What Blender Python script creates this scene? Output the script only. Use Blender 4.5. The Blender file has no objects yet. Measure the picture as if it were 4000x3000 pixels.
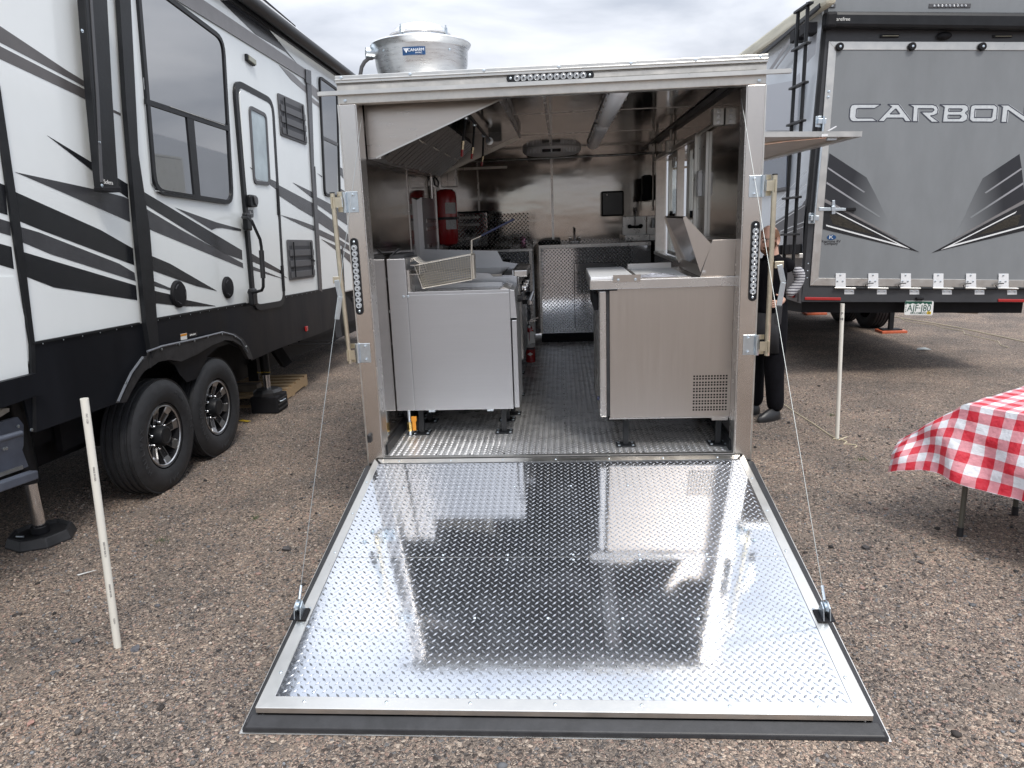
import bpy, bmesh, math, random
import numpy as np
from mathutils import Vector as V, Matrix, noise
random.seed(7); rng = np.random.default_rng(7)
S = bpy.context.scene; COL = S.collection
R = math.radians
# ---------------------------------------------------------------- camera
CP = V((0.0506, -3.9201, 1.7512)); YAW, PIT, ROL, FPX = -0.0729, -0.2295, -0.0364, 2815.1
fy = V((math.sin(YAW)*math.cos(PIT), math.cos(YAW)*math.cos(PIT), math.sin(PIT)))
rt = V((math.cos(YAW), -math.sin(YAW), 0)); up_ = rt.cross(fy)
CR = rt*math.cos(ROL) + up_*math.sin(ROL); CU = up_*math.cos(ROL) - rt*math.sin(ROL)
cam = bpy.data.cameras.new('camera'); co = bpy.data.objects.new('camera', cam); COL.objects.link(co)
cam.sensor_width = 36; cam.lens = FPX/4000*36; cam.clip_start = .05; cam.clip_end = 2000
M4 = Matrix((CR, CU, -fy)).transposed().to_4x4(); M4.translation = CP; co.matrix_world = M4
S.camera = co
# ---------------------------------------------------------------- world: broken overcast over a Nishita sky
W = bpy.data.worlds.new('World'); S.world = W; W.use_nodes = True
nt = W.node_tree; nt.nodes.clear(); N = nt.nodes.new; LK = nt.links.new
SUN_EL, SUN_AZ = 55, 150          # azimuth clockwise from +Y: behind the camera, to the right
out = N('ShaderNodeOutputWorld'); mixs = N('ShaderNodeMixShader'); b1 = N('ShaderNodeBackground'); b2 = N('ShaderNodeBackground')
sky = N('ShaderNodeTexSky'); sky.sky_type = 'NISHITA'; sky.sun_disc = False
sky.sun_elevation = R(SUN_EL); sky.sun_rotation = R(SUN_AZ); sky.altitude = 1800
LK(sky.outputs[0], b1.inputs[0]); b1.inputs[1].default_value = 0.10
tc = N('ShaderNodeTexCoord'); mp = N('ShaderNodeMapping'); mp.inputs['Scale'].default_value = (1.1, 1.1, 3.2)
LK(tc.outputs['Generated'], mp.inputs[0])
n1 = N('ShaderNodeTexNoise'); n1.inputs['Scale'].default_value = 2.9; n1.inputs['Detail'].default_value = 6; n1.inputs['Roughness'].default_value = .52; n1.inputs['Distortion'].default_value = .3
LK(mp.outputs[0], n1.inputs['Vector'])
cr = N('ShaderNodeValToRGB'); cr.color_ramp.elements[0].position = .36; cr.color_ramp.elements[1].position = .64
cr.color_ramp.elements[0].color = (.50, .545, .63, 1); cr.color_ramp.elements[1].color = (.90, .93, 1.0, 1)
LK(n1.outputs['Fac'], cr.inputs[0]); sx = N('ShaderNodeSeparateXYZ'); LK(tc.outputs['Generated'], sx.inputs[0])
el = N('ShaderNodeMapRange'); el.inputs[1].default_value = 0; el.inputs[2].default_value = 1; el.inputs[3].default_value = .44; el.inputs[4].default_value = 1.9; LK(sx.outputs['Z'], el.inputs[0])   # overcast: the zenith is over twice as bright as the horizon
vs = N('ShaderNodeVectorMath'); vs.operation = 'SCALE'; LK(cr.outputs[0], vs.inputs[0]); LK(el.outputs[0], vs.inputs['Scale']); LK(vs.outputs[0], b2.inputs[0]); b2.inputs[1].default_value = 0.95
cr2 = N('ShaderNodeValToRGB'); cr2.color_ramp.elements[0].position = .36; cr2.color_ramp.elements[1].position = .5
cr2.color_ramp.elements[0].color = (.72,)*3+(1,); cr2.color_ramp.elements[1].color = (1, 1, 1, 1)
n2 = N('ShaderNodeTexNoise'); n2.inputs['Scale'].default_value = 1.3; n2.inputs['Detail'].default_value = 5
LK(mp.outputs[0], n2.inputs['Vector']); LK(n2.outputs['Fac'], cr2.inputs[0]); LK(cr2.outputs[0], mixs.inputs[0])
LK(b1.outputs[0], mixs.inputs[1]); LK(b2.outputs[0], mixs.inputs[2]); LK(mixs.outputs[0], out.inputs[0])
# ---------------------------------------------------------------- veiled sun
sl = bpy.data.lights.new('sun', 'SUN'); so = bpy.data.objects.new('sun', sl); COL.objects.link(so)
sl.energy = 1.5; sl.angle = R(14); sl.color = (1, .95, .88)
sd = V((math.sin(R(SUN_AZ))*math.cos(R(SUN_EL)), math.cos(R(SUN_AZ))*math.cos(R(SUN_EL)), math.sin(R(SUN_EL))))
so.rotation_euler = sd.to_track_quat('Z', 'Y').to_euler()
S.view_settings.view_transform = 'Standard'; S.view_settings.look = 'None'
S.view_settings.exposure = 0.72; S.view_settings.gamma = 1; S.view_settings.use_curve_mapping = False
S.cycles.max_bounces = 10; S.cycles.glossy_bounces = 6; S.cycles.diffuse_bounces = 3; S.cycles.caustics_reflective = True
S.cycles.sample_clamp_indirect = 6

# ---------------------------------------------------------------- measuring: sight lines cut with real planes
def K(x0, y0, s): return lambda x, y: ((x0+x/s)*.553, (y0+y/s)*.553)
def ray(q): return fy + CR*((q[0]/.553-2000)/FPX) - CU*((q[1]/.553-1500)/FPX)
def on_pl(q, P, n): d = ray(q); return CP + d*((V(P)-CP).dot(n)/d.dot(n))
def on_x(q, x): return on_pl(q, (x, 0, 0), V((1, 0, 0)))
def on_y(q, y): return on_pl(q, (0, y, 0), V((0, 1, 0)))
def on_z(q, z): return on_pl(q, (0, 0, z), V((0, 0, 1)))
GSL = .015
def gz(x, y): return -GSL*(y+1.77)
def on_g(q): return on_pl(q, (0, -1.77, 0), V((0, GSL, 1)))
class Plane:                                   # a wall: origin, along, outward normal
    def __init__(s, P, u, n):
        s.P = V(P); s.u = V(u).normalized(); s.n = V(n).normalized(); s.v = s.n.cross(s.u)
        if s.v.z < 0: s.v = -s.v
    def at(s, q, d=0.0): return on_pl(q, s.P+s.n*d, s.n)
    def pt(s, u, v, d=0.0): return s.P+s.u*u+s.v*v+s.n*d
    def uv(s, p): w = p-s.P; return w.dot(s.u), w.dot(s.v)

# ---------------------------------------------------------------- mesh builder
class MB:
    def __init__(s): s.v = []; s.f = []
    def add(s, vs, fs):
        k = len(s.v); s.v += [tuple(p) for p in vs]; s.f += [tuple(i+k for i in f) for f in fs]; return s
    def hexa(s, p):                            # 8 corners: bottom loop then top loop
        return s.add(p, [(3, 2, 1, 0), (4, 5, 6, 7), (0, 1, 5, 4), (1, 2, 6, 5), (2, 3, 7, 6), (3, 0, 4, 7)])
    def box(s, a, b):
        (x, y, z), (X, Y, Z) = a, b
        return s.hexa([(x, y, z), (X, y, z), (X, Y, z), (x, Y, z), (x, y, Z), (X, y, Z), (X, Y, Z), (x, Y, Z)])
    def fbox(s, P, u0, u1, v0, v1, d0, d1):    # box in a Plane's frame
        return s.hexa([P.pt(u0, v0, d1), P.pt(u1, v0, d1), P.pt(u1, v0, d0), P.pt(u0, v0, d0), P.pt(u0, v1, d1), P.pt(u1, v1, d1), P.pt(u1, v1, d0), P.pt(u0, v1, d0)])
    def bar(s, a, b, w, h, up=(0, 0, 1)):
        a, b = V(a), V(b); t = (b-a).normalized(); x = t.cross(V(up))
        if x.length < 1e-4: x = t.cross(V((1, 0, 0)))
        x.normalize(); y = x.cross(t); x *= w/2; y *= h/2
        return s.hexa([a-x-y, a+x-y, b+x-y, b-x-y, a-x+y, a+x+y, b+x+y, b-x+y])
    def prism(s, pts, e):
        pts = [V(p) for p in pts]; e = V(e); n = len(pts)
        nn = V((0, 0, 0))
        for i in range(n): nn += (pts[i]-pts[0]).cross(pts[(i+1) % n]-pts[0])
        if nn.dot(e) > 0: pts.reverse()
        vs = pts+[p+e for p in pts]
        return s.add(vs, [tuple(range(n)), tuple(range(2*n-1, n-1, -1))]+[(i+n, (i+1) % n+n, (i+1) % n, i) for i in range(n)])
    def tube(s, pts, r, n=8, caps=True):
        pts = [V(p) for p in pts]; rs = r if isinstance(r, (list, tuple)) else [r]*len(pts)
        k = len(s.v); L = len(pts); x = None
        for i, p in enumerate(pts):
            t = (pts[min(i+1, L-1)]-pts[max(i-1, 0)]).normalized()
            if x is None: x = t.cross(V((0, 0, 1)) if abs(t.z) < .9 else V((1, 0, 0))).normalized()
            else: x = (x-t*x.dot(t)).normalized()
            y = t.cross(x)
            for j in range(n):
                a = 2*math.pi*j/n; s.v.append(tuple(p+(x*math.cos(a)+y*math.sin(a))*rs[i]))
        for i in range(L-1):
            for j in range(n):
                a = k+i*n+j; b = k+i*n+(j+1) % n; s.f.append((a, b, b+n, a+n))
        if caps: s.f.append(tuple(range(k+n-1, k-1, -1))); s.f.append(tuple(range(k+(L-1)*n, k+L*n)))
        return s
    def lathe(s, prof, P, ax=(0, 0, 1), n=24, caps=True):      # profile [(r, h)...] about the axis ax through P
        ax = V(ax).normalized(); x = (ax.cross(V((0, 1, 0)) if abs(ax.y) < .9 else V((1, 0, 0)))).normalized(); y = ax.cross(x); P = V(P); k = len(s.v); L = len(prof)
        for r, h in prof:
            for j in range(n):
                a = 2*math.pi*j/n; s.v.append(tuple(P+ax*h+(x*math.cos(a)+y*math.sin(a))*r))
        for i in range(L-1):
            for j in range(n):
                a = k+i*n+j; b = k+i*n+(j+1) % n; s.f.append((a, b, b+n, a+n))
        if caps and prof[0][0] > 0: s.f.append(tuple(range(k+n-1, k-1, -1)))
        if caps and prof[-1][0] > 0: s.f.append(tuple(range(k+(L-1)*n, k+L*n)))
        return s
    def quad(s, *p): return s.add(p, [tuple(range(len(p)))])
    def ell(s, c, r, n=12, m=8, ax=None):
        c = V(c); k = len(s.v)
        for i in range(m+1):
            th = math.pi*i/m
            for j in range(n):
                a = 2*math.pi*j/n; s.v.append((c.x+r[0]*math.sin(th)*math.cos(a), c.y+r[1]*math.sin(th)*math.sin(a), c.z-r[2]*math.cos(th)))
        for i in range(m):
            for j in range(n):
                a = k+i*n+j; b = k+i*n+(j+1) % n; s.f.append((a, b, b+n, a+n))
        return s
    def mesh(s, name, smooth=False):
        me = bpy.data.meshes.new(name); me.from_pydata(s.v, [], s.f); me.validate(); me.update()
        if smooth:
            me.polygons.foreach_set('use_smooth', [True]*len(me.polygons))
            me.set_sharp_from_angle(angle=R(38))
        return me
def Wm(o):
    if not o.parent: return o.matrix_basis.copy()
    return Wm(o.parent) @ o.matrix_parent_inverse @ o.matrix_basis
def par(o, p):
    if p is not None: o.parent = p; o.matrix_parent_inverse = Wm(p).inverted()
def obj(name, mb, m, parent=None, smooth=False, bev=0, kind=None, label=None, cat=None, group=None):
    me = mb.mesh(name, smooth) if isinstance(mb, MB) else mb
    if m is not None and not me.materials: me.materials.append(m)
    o = bpy.data.objects.new(name, me); COL.objects.link(o); par(o, parent)
    if bev:
        b = o.modifiers.new('edge', 'BEVEL'); b.width = bev; b.segments = 2; b.limit_method = 'ANGLE'; b.angle_limit = R(40)
    if kind: o['kind'] = kind
    if label: o['label'] = label
    if cat: o['category'] = cat
    if group: o['group'] = group
    return o
def thing(name, label, cat, loc=(0, 0, 0), group=None):
    o = bpy.data.objects.new(name, None); COL.objects.link(o); o.location = loc; o.empty_display_size = .1
    o['label'] = label; o['category'] = cat
    if group: o['group'] = group
    return o
def inst(name, me, mat4, parent):              # one more object sharing a mesh
    o = bpy.data.objects.new(name, me); COL.objects.link(o); o.matrix_basis = mat4; par(o, parent); return o
def fr(P, x, z):                               # frame matrix: local X along x, local Z along z
    z = V(z).normalized(); x = V(x); x = (x-z*x.dot(z)).normalized(); y = z.cross(x)
    m = Matrix((x, y, z)).transposed().to_4x4(); m.translation = V(P); return m
def text(name, s, m, mat4, size, parent=None, ext=.0008, ax='CENTER', sx=1.0):
    c = bpy.data.curves.new(name, 'FONT'); c.body = s; c.size = size; c.align_x = ax; c.align_y = 'CENTER'; c.extrude = ext; c.resolution_u = 3
    t = bpy.data.objects.new(name, c); me = bpy.data.meshes.new_from_object(t); me.name = name; bpy.data.objects.remove(t); bpy.data.curves.remove(c); me.materials.clear(); me.materials.append(m)
    o = bpy.data.objects.new(name, me); COL.objects.link(o)
    o.matrix_basis = mat4 @ Matrix.Diagonal((sx, 1, 1, 1)); par(o, parent); return o

# ---------------------------------------------------------------- materials
def mat(name, col, rough=.5, metal=0., spec=.5, nscale=0, namt=.0, bump=0., bscale=60, stretch=(1, 1, 1), rvar=0., ior=None, coat=0.):
    m = bpy.data.materials.new(name); m.use_nodes = True; t = m.node_tree; b = t.nodes['Principled BSDF']
    b.inputs['Base Color'].default_value = (*col, 1); b.inputs['Roughness'].default_value = rough; b.inputs['Metallic'].default_value = metal
    b.inputs['Specular IOR Level'].default_value = spec
    if ior: b.inputs['IOR'].default_value = ior
    if coat: b.inputs['Coat Weight'].default_value = coat; b.inputs['Coat Roughness'].default_value = .08
    if nscale or bump or rvar:
        tc = t.nodes.new('ShaderNodeTexCoord'); mp = t.nodes.new('ShaderNodeMapping'); mp.inputs['Scale'].default_value = stretch
        t.links.new(tc.outputs['Object'], mp.inputs[0])
    if nscale:
        n = t.nodes.new('ShaderNodeTexNoise'); n.inputs['Scale'].default_value = nscale; n.inputs['Detail'].default_value = 5; n.inputs['Roughness'].default_value = .6
        t.links.new(mp.outputs[0], n.inputs['Vector'])
        mr = t.nodes.new('ShaderNodeMapRange'); mr.inputs[1].default_value = .3; mr.inputs[2].default_value = .7; mr.inputs[3].default_value = 1-namt; mr.inputs[4].default_value = 1+namt*.6
        mx = t.nodes.new('ShaderNodeVectorMath'); mx.operation = 'SCALE'; mx.inputs[0].default_value = col
        t.links.new(n.outputs['Fac'], mr.inputs[0]); t.links.new(mr.outputs[0], mx.inputs['Scale']); t.links.new(mx.outputs[0], b.inputs['Base Color'])
        if rvar:
            r2 = t.nodes.new('ShaderNodeMapRange'); r2.inputs[1].default_value = .3; r2.inputs[2].default_value = .7; r2.inputs[3].default_value = rough-rvar; r2.inputs[4].default_value = rough+rvar
            t.links.new(n.outputs['Fac'], r2.inputs[0]); t.links.new(r2.outputs[0], b.inputs['Roughness'])
    if bump:
        n = t.nodes.new('ShaderNodeTexNoise'); n.inputs['Scale'].default_value = bscale; n.inputs['Detail'].default_value = 3
        bp = t.nodes.new('ShaderNodeBump'); bp.inputs['Strength'].default_value = bump; bp.inputs['Distance'].default_value = .01
        t.links.new(mp.outputs[0], n.inputs['Vector']); t.links.new(n.outputs['Fac'], bp.inputs['Height']); t.links.new(bp.outputs[0], b.inputs['Normal'])
    return m
M = dict(
 steel=mat('brushed steel', (.60, .58, .56), .27, 1, nscale=3, namt=.05, bump=.006, bscale=30, rvar=.04),
 fryst=mat('satin steel', (.52, .525, .54), .42, 1, nscale=3, namt=.025, bump=.004, bscale=60, stretch=(1, 1, 40), rvar=.02),
 frist=mat('fridge steel', (.48, .435, .395), .36, 1, nscale=3, namt=.025, bump=.004, bscale=60, stretch=(40, 1, 1), rvar=.02),
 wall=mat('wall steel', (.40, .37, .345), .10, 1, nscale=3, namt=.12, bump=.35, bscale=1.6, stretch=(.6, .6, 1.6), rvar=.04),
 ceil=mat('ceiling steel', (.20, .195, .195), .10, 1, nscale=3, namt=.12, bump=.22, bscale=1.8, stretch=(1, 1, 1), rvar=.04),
 plate=mat('bright tread plate', (.56, .58, .615), .075, 1, nscale=14, namt=.06, bump=.02, bscale=26, rvar=.02),
 floorp=mat('worn tread plate', (.78, .78, .78), .28, 1, nscale=7, namt=.25, bump=.05, bscale=30, rvar=.08),
 lug=mat('tread lug', (.50, .51, .53), .24, 1),
 fslat=mat('filter slat steel', (.09, .09, .09), .26, 1),
 lugf=mat('floor tread lug', (.84, .84, .84), .30, 1),
 alu=mat('mill aluminium', (.66, .65, .62), .34, 1, nscale=12, namt=.07, bump=.012, bscale=40, stretch=(1, 1, 1), rvar=.07),
 alud=mat('weathered aluminium', (.62, .60, .56), .42, 1, nscale=10, namt=.22, bump=.04, bscale=50, rvar=.1),
 post=mat('polished post steel', (.68, .64, .60), .22, 1, nscale=3, namt=.08, bump=.10, bscale=4, stretch=(1, 1, .5), rvar=.05),
 zinc=mat('zinc plate', (.66, .73, .78), .32, 1, nscale=25, namt=.12),
 yzinc=mat('yellow zinc', (.70, .64, .50), .34, 1, nscale=20, namt=.15),
 gel=mat('white gelcoat', (.78, .81, .81), .16, nscale=1.1, namt=.05, bump=.03, bscale=1.5, coat=.3),
 black=mat('black trim', (.012, .013, .015), .42, spec=.3, nscale=9, namt=.3, bump=.05, bscale=40),
 blackm=mat('matt black', (.010, .010, .012), .65, spec=.25, nscale=9, namt=.3),
 skirt=mat('black skirt panel', (.009, .010, .013), .42, spec=.14, nscale=2.5, namt=.4, bump=.03, bscale=14, stretch=(1, 1, .25), rvar=.1),
 gdark=mat('black vinyl graphic', (.016, .017, .020), .22, nscale=6, namt=.2),
 gmid=mat('charcoal vinyl graphic', (.055, .056, .062), .26, nscale=6, namt=.2),
 ggrey=mat('grey vinyl graphic', (.20, .19, .19), .3, nscale=6, namt=.12),
 glass=mat('tinted glass', (.012, .013, .016), .03, spec=1, ior=2.7, bump=.012, bscale=3),
 tyre=mat('tyre rubber', (.020, .021, .024), .6, nscale=20, namt=.3, bump=.08, bscale=60),
 rub=mat('black rubber', (.022, .022, .024), .48, nscale=14, namt=.4, bump=.08, bscale=40),
 dplas=mat('grey plastic', (.075, .075, .08), .45, nscale=10, namt=.1),
 rimb=mat('black wheel paint', (.016, .016, .018), .25),
 rims=mat('machined wheel face', (.52, .52, .53), .3, 1),
 chrome=mat('chrome', (.82, .82, .83), .08, 1),
 pvc=mat('white pvc', (.72, .70, .63), .38, nscale=12, namt=.06, bump=.03, bscale=30, stretch=(1, 1, .2)),
 red=mat('red enamel', (.30, .012, .014), .2, coat=.4),
 redl=mat('red lens', (.35, .02, .02), .15, coat=.3),
 orange=mat('orange plastic', (.55, .12, .05), .5, nscale=20, namt=.2),
 yellow=mat('yellow sleeve', (.62, .42, .03), .4),
 amber=mat('orange valve handle', (.60, .24, .02), .4),
 wood=mat('pallet wood', (.42, .29, .16), .75, nscale=14, namt=.3, bump=.2, bscale=30, stretch=(3, 14, 3)),
 beam=mat('weathered beam', (.17, .14, .11), .8, nscale=12, namt=.35, bump=.2, bscale=30),
 paper=mat('white label', (.70, .70, .68), .6, nscale=30, namt=.05),
 ink=mat('printing ink', (.03, .03, .035), .6),
 blue=mat('blue badge', (.01, .06, .17), .3),
 bluep=mat('blue grip', (.012, .018, .06), .35),
 wplas=mat('white plastic', (.74, .75, .76), .4, nscale=15, namt=.05),
 greyg=mat('grey painted door', (.205, .217, .226), .30, nscale=3, namt=.09, bump=.05, bscale=2.2, stretch=(1.5, 1.5, .5)),
 charc=mat('charcoal panel', (.045, .047, .052), .4, nscale=6, namt=.2),
 lens=mat('clear lamp lens', (.36, .38, .40), .1, spec=.8, coat=.5),
 diff=mat('lamp diffuser', (.90, .92, .95), .3),
 wire=mat('basket wire', (.66, .62, .55), .42, .7),
 cable=mat('steel cable', (.34, .36, .36), .5, 1),
 cord=mat('pale cord', (.55, .48, .34), .8),
 skin=mat('skin', (.56, .34, .26), .5, nscale=30, namt=.08),
 hair=mat('cropped hair', (.16, .075, .035), .7, nscale=60, namt=.4),
 cloth_b=mat('black cotton', (.006, .006, .008), .9, spec=.12, nscale=20, namt=.3, bump=.3, bscale=12),
 shoe=mat('black leather', (.012, .012, .013), .4),
 olive=mat('bronze table leg', (.10, .095, .075), .4),
 plasg=mat('dark grey steel step', (.075, .085, .11), .45, nscale=8, namt=.3),
)

def clear_glass():
    m = bpy.data.materials.new('window glass'); m.use_nodes = True; t = m.node_tree; b = t.nodes['Principled BSDF']
    b.inputs['Base Color'].default_value = (.9, .95, .93, 1); b.inputs['Roughness'].default_value = .01; b.inputs['Transmission Weight'].default_value = 1; b.inputs['IOR'].default_value = 1.45
    return m
M['wglass'] = clear_glass()

def hazy(m, r2, w, patch=0):                            # brushed or worn metal: a sharp lobe plus a broad scratch haze
    t = m.node_tree; b = t.nodes['Principled BSDF']; o = t.nodes['Material Output']
    b2 = t.nodes.new('ShaderNodeBsdfPrincipled'); b2.inputs['Metallic'].default_value = 1; b2.inputs['Roughness'].default_value = r2; b2.inputs['Base Color'].default_value = b.inputs['Base Color'].default_value
    for l in list(b.inputs['Base Color'].links): t.links.new(l.from_socket, b2.inputs['Base Color'])
    mx = t.nodes.new('ShaderNodeMixShader'); mx.inputs[0].default_value = w; t.links.new(b.outputs[0], mx.inputs[1])
    if patch:                                  # dusty, foot-scuffed areas
        tc = t.nodes.new('ShaderNodeTexCoord'); n = t.nodes.new('ShaderNodeTexNoise'); n.inputs['Scale'].default_value = 4.5; n.inputs['Detail'].default_value = 7; n.inputs['Roughness'].default_value = .68; n.inputs['Distortion'].default_value = .0; t.links.new(tc.outputs['Object'], n.inputs['Vector'])
        mr = t.nodes.new('ShaderNodeMapRange'); mr.inputs[1].default_value = .48; mr.inputs[2].default_value = .72; mr.inputs[3].default_value = w; mr.inputs[4].default_value = w+patch; t.links.new(n.outputs['Fac'], mr.inputs[0]); t.links.new(mr.outputs[0], mx.inputs[0])
    t.links.new(b2.outputs[0], mx.inputs[2]); t.links.new(mx.outputs[0], o.inputs['Surface'])
hazy(M['plate'], .55, .10, .12); hazy(M['floorp'], .6, .60, .06); hazy(M['wall'], .5, .07); hazy(M['ceil'], .5, .05); hazy(M['steel'], .55, .3)
# ================================================================ GROUND
def ground_mat():
    m = bpy.data.materials.new('gravel'); m.use_nodes = True; t = m.node_tree; b = t.nodes['Principled BSDF']; n = t.nodes.new; l = t.links.new
    tc = n('ShaderNodeTexCoord'); b.inputs['Roughness'].default_value = .85; b.inputs['Specular IOR Level'].default_value = .25
    warp = n('ShaderNodeTexNoise'); warp.inputs['Scale'].default_value = 40; l(tc.outputs['Object'], warp.inputs['Vector'])
    ad = n('ShaderNodeMixRGB'); ad.blend_type = 'LINEAR_LIGHT'; ad.inputs[0].default_value = .012; l(tc.outputs['Object'], ad.inputs[1]); l(warp.outputs['Color'], ad.inputs[2])
    def vor(sc):
        v = n('ShaderNodeTexVoronoi'); v.inputs['Scale'].default_value = sc; v.inputs['Randomness'].default_value = 1; l(ad.outputs[0], v.inputs['Vector'])
        sp = n('ShaderNodeSeparateColor'); l(v.outputs['Color'], sp.inputs[0]); return v, sp
    v1, s1 = vor(92); v2, s2 = vor(215)
    def ramp(src, stops):
        r = n('ShaderNodeValToRGB'); r.color_ramp.interpolation = 'CONSTANT'
        while len(r.color_ramp.elements) < len(stops): r.color_ramp.elements.new(.5)
        for e, (p, c) in zip(r.color_ramp.elements, stops): e.position = p; e.color = (*c, 1)
        l(src, r.inputs[0]); return r
    pal = [(0, (.060, .052, .048)), (.20, (.155, .132, .114)), (.40, (.225, .190, .160)), (.56, (.105, .098, .094)), (.68, (.32, .262, .215)), (.79, (.265, .195, .162)), (.87, (.155, .157, .160)), (.93, (.42, .365, .305))]
    r1 = ramp(s1.outputs[0], pal); r2 = ramp(s2.outputs[1], pal)
    mx = n('ShaderNodeMixRGB'); l(r1.outputs[0], mx.inputs[1]); l(r2.outputs[0], mx.inputs[2])
    gt = n('ShaderNodeMath'); gt.operation = 'GREATER_THAN'; gt.inputs[1].default_value = .45; l(s1.outputs[2], gt.inputs[0]); l(gt.outputs[0], mx.inputs[0])
    big = n('ShaderNodeTexNoise'); big.inputs['Scale'].default_value = 1.4; big.inputs['Detail'].default_value = 6; big.inputs['Roughness'].default_value = .65; l(tc.outputs['Object'], big.inputs['Vector'])
    rb = n('ShaderNodeValToRGB'); rb.color_ramp.elements[0].position = .38; rb.color_ramp.elements[1].position = .64
    rb.color_ramp.elements[0].color = (.80, .78, .77, 1); rb.color_ramp.elements[1].color = (1.32, 1.21, 1.12, 1); l(big.outputs['Fac'], rb.inputs[0])
    mu = n('ShaderNodeMixRGB'); mu.blend_type = 'MULTIPLY'; mu.inputs[0].default_value = 1; l(mx.outputs[0], mu.inputs[1]); l(rb.outputs[0], mu.inputs[2])
    dn = n('ShaderNodeTexNoise'); dn.inputs['Scale'].default_value = 2.3; dn.inputs['Detail'].default_value = 7; dn.inputs['Roughness'].default_value = .7; l(tc.outputs['Object'], dn.inputs['Vector'])
    dr = n('ShaderNodeValToRGB'); dr.color_ramp.elements[0].position = .56; dr.color_ramp.elements[1].position = .70; dr.color_ramp.elements[1].color = (.75,)*3+(1,); l(dn.outputs['Fac'], dr.inputs[0])
    md = n('ShaderNodeMixRGB'); md.inputs[2].default_value = (.185, .152, .125, 1); l(dr.outputs[0], md.inputs[0]); l(mu.outputs[0], md.inputs[1]); hs = n('ShaderNodeHueSaturation'); hs.inputs['Saturation'].default_value = 1.0; hs.inputs['Value'].default_value = 1.04; l(md.outputs[0], hs.inputs['Color']); l(hs.outputs[0], b.inputs['Base Color'])
    inv = n('ShaderNodeMath'); inv.operation = 'MULTIPLY_ADD'; inv.inputs[1].default_value = -.7; l(v1.outputs['Distance'], inv.inputs[0])
    i2 = n('ShaderNodeMath'); i2.operation = 'MULTIPLY'; i2.inputs[1].default_value = -.35; l(v2.outputs['Distance'], i2.inputs[0]); l(i2.outputs[0], inv.inputs[2])
    bp = n('ShaderNodeBump'); bp.inputs['Strength'].default_value = .9; bp.inputs['Distance'].default_value = .012; l(inv.outputs[0], bp.inputs['Height']); l(bp.outputs[0], b.inputs['Normal'])
    return m
def gh(x, y):
    f = 1/(1+((x/7)**2+(y/7)**2))
    return gz(x, y) + f*(.012*noise.noise(V((x*.8, y*.8, 3))) + .006*noise.noise(V((x*3, y*3, 9))))
xs = np.unique(np.concatenate([np.linspace(-7, 7, 141), np.geomspace(7, 220, 16), -np.geomspace(7, 220, 16)]))
ys = np.unique(np.concatenate([np.linspace(-7, 9, 161), np.geomspace(9, 230, 16), -np.geomspace(7, 220, 16)]))
b = MB(); b.v = [(x, y, gh(x, y)) for y in ys for x in xs]; nx = len(xs)
b.f = [(j*nx+i, j*nx+i+1, (j+1)*nx+i+1, (j+1)*nx+i) for j in range(len(ys)-1) for i in range(nx-1)]
GM = ground_mat(); obj('ground', b, GM, smooth=True, kind='structure')

# loose stones: real pebbles lying on the sheet, coloured one by one
def pebble_mat():
    m = bpy.data.materials.new('pebble'); m.use_nodes = True; t = m.node_tree; b = t.nodes['Principled BSDF']
    a = t.nodes.new('ShaderNodeAttribute'); a.attribute_name = 'tint'; t.links.new(a.outputs['Color'], b.inputs['Base Color']); b.inputs['Roughness'].default_value = .8; b.inputs['Specular IOR Level'].default_value = .25
    return m
def ico():
    bm = bmesh.new(); bmesh.ops.create_icosphere(bm, subdivisions=1, radius=1); v = np.array([p.co for p in bm.verts]); f = np.array([[q.index for q in p.verts] for p in bm.faces]); bm.free(); return v, f
IV, IF = ico()
PAL = np.array([(.06, .052, .048), (.17, .142, .122), (.26, .215, .18), (.11, .102, .098), (.34, .27, .225), (.29, .20, .165), (.16, .163, .17), (.36, .312, .265), (.05, .047, .047), (.22, .185, .155)])
def pebbles(name, n, area, smin, smax, tone=1.0):
    x0, x1, y0, y1 = area
    X = rng.uniform(x0, x1, n); Y = y0+(y1-y0)*rng.uniform(0, 1, n)**1.7
    ok = ~((np.abs(X) < 1.13) & (Y > -1.93) & (Y < 4.5)); X, Y = X[ok], Y[ok]; n = len(X)
    sz = smin*(smax/smin)**(rng.uniform(0, 1, n)**2.2)
    sc = sz[:, None]*rng.uniform(.55, 1.1, (n, 3)); sc[:, 2] *= .62
    vs = IV[None]*(1+rng.uniform(-.22, .22, (n, len(IV), 1)))*sc[:, None]
    a = rng.uniform(0, 6.28, n); c, s_ = np.cos(a)[:, None], np.sin(a)[:, None]
    x = vs[..., 0]*c-vs[..., 1]*s_; y = vs[..., 0]*s_+vs[..., 1]*c
    Z = np.array([gh(p, q) for p, q in zip(X, Y)])
    P = np.stack([x+X[:, None], y+Y[:, None], vs[..., 2]+(Z+sc[:, 2]*.45)[:, None]], -1).reshape(-1, 3)
    F = (IF[None]+(np.arange(n)*len(IV))[:, None, None]).reshape(-1, 3)
    me = bpy.data.meshes.new(name); me.vertices.add(len(P)); me.vertices.foreach_set('co', P.ravel()); me.loops.add(F.size); me.loops.foreach_set('vertex_index', F.ravel())
    me.polygons.add(len(F)); me.polygons.foreach_set('loop_start', np.arange(len(F))*3); me.polygons.foreach_set('loop_total', np.full(len(F), 3)); me.update(); me.validate()
    col = PAL[rng.integers(0, len(PAL), n)]*rng.uniform(.85, 1.35, (n, 1)); col = (.03*col.mean(1, keepdims=True)+.97*col)*tone
    at = me.color_attributes.new('tint', 'FLOAT_COLOR', 'POINT'); at.data.foreach_set('color', np.repeat(np.c_[col, np.ones(n)], len(IV), 0).ravel())
    return obj(name, me, PM, kind='stuff')
PM = pebble_mat()
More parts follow.
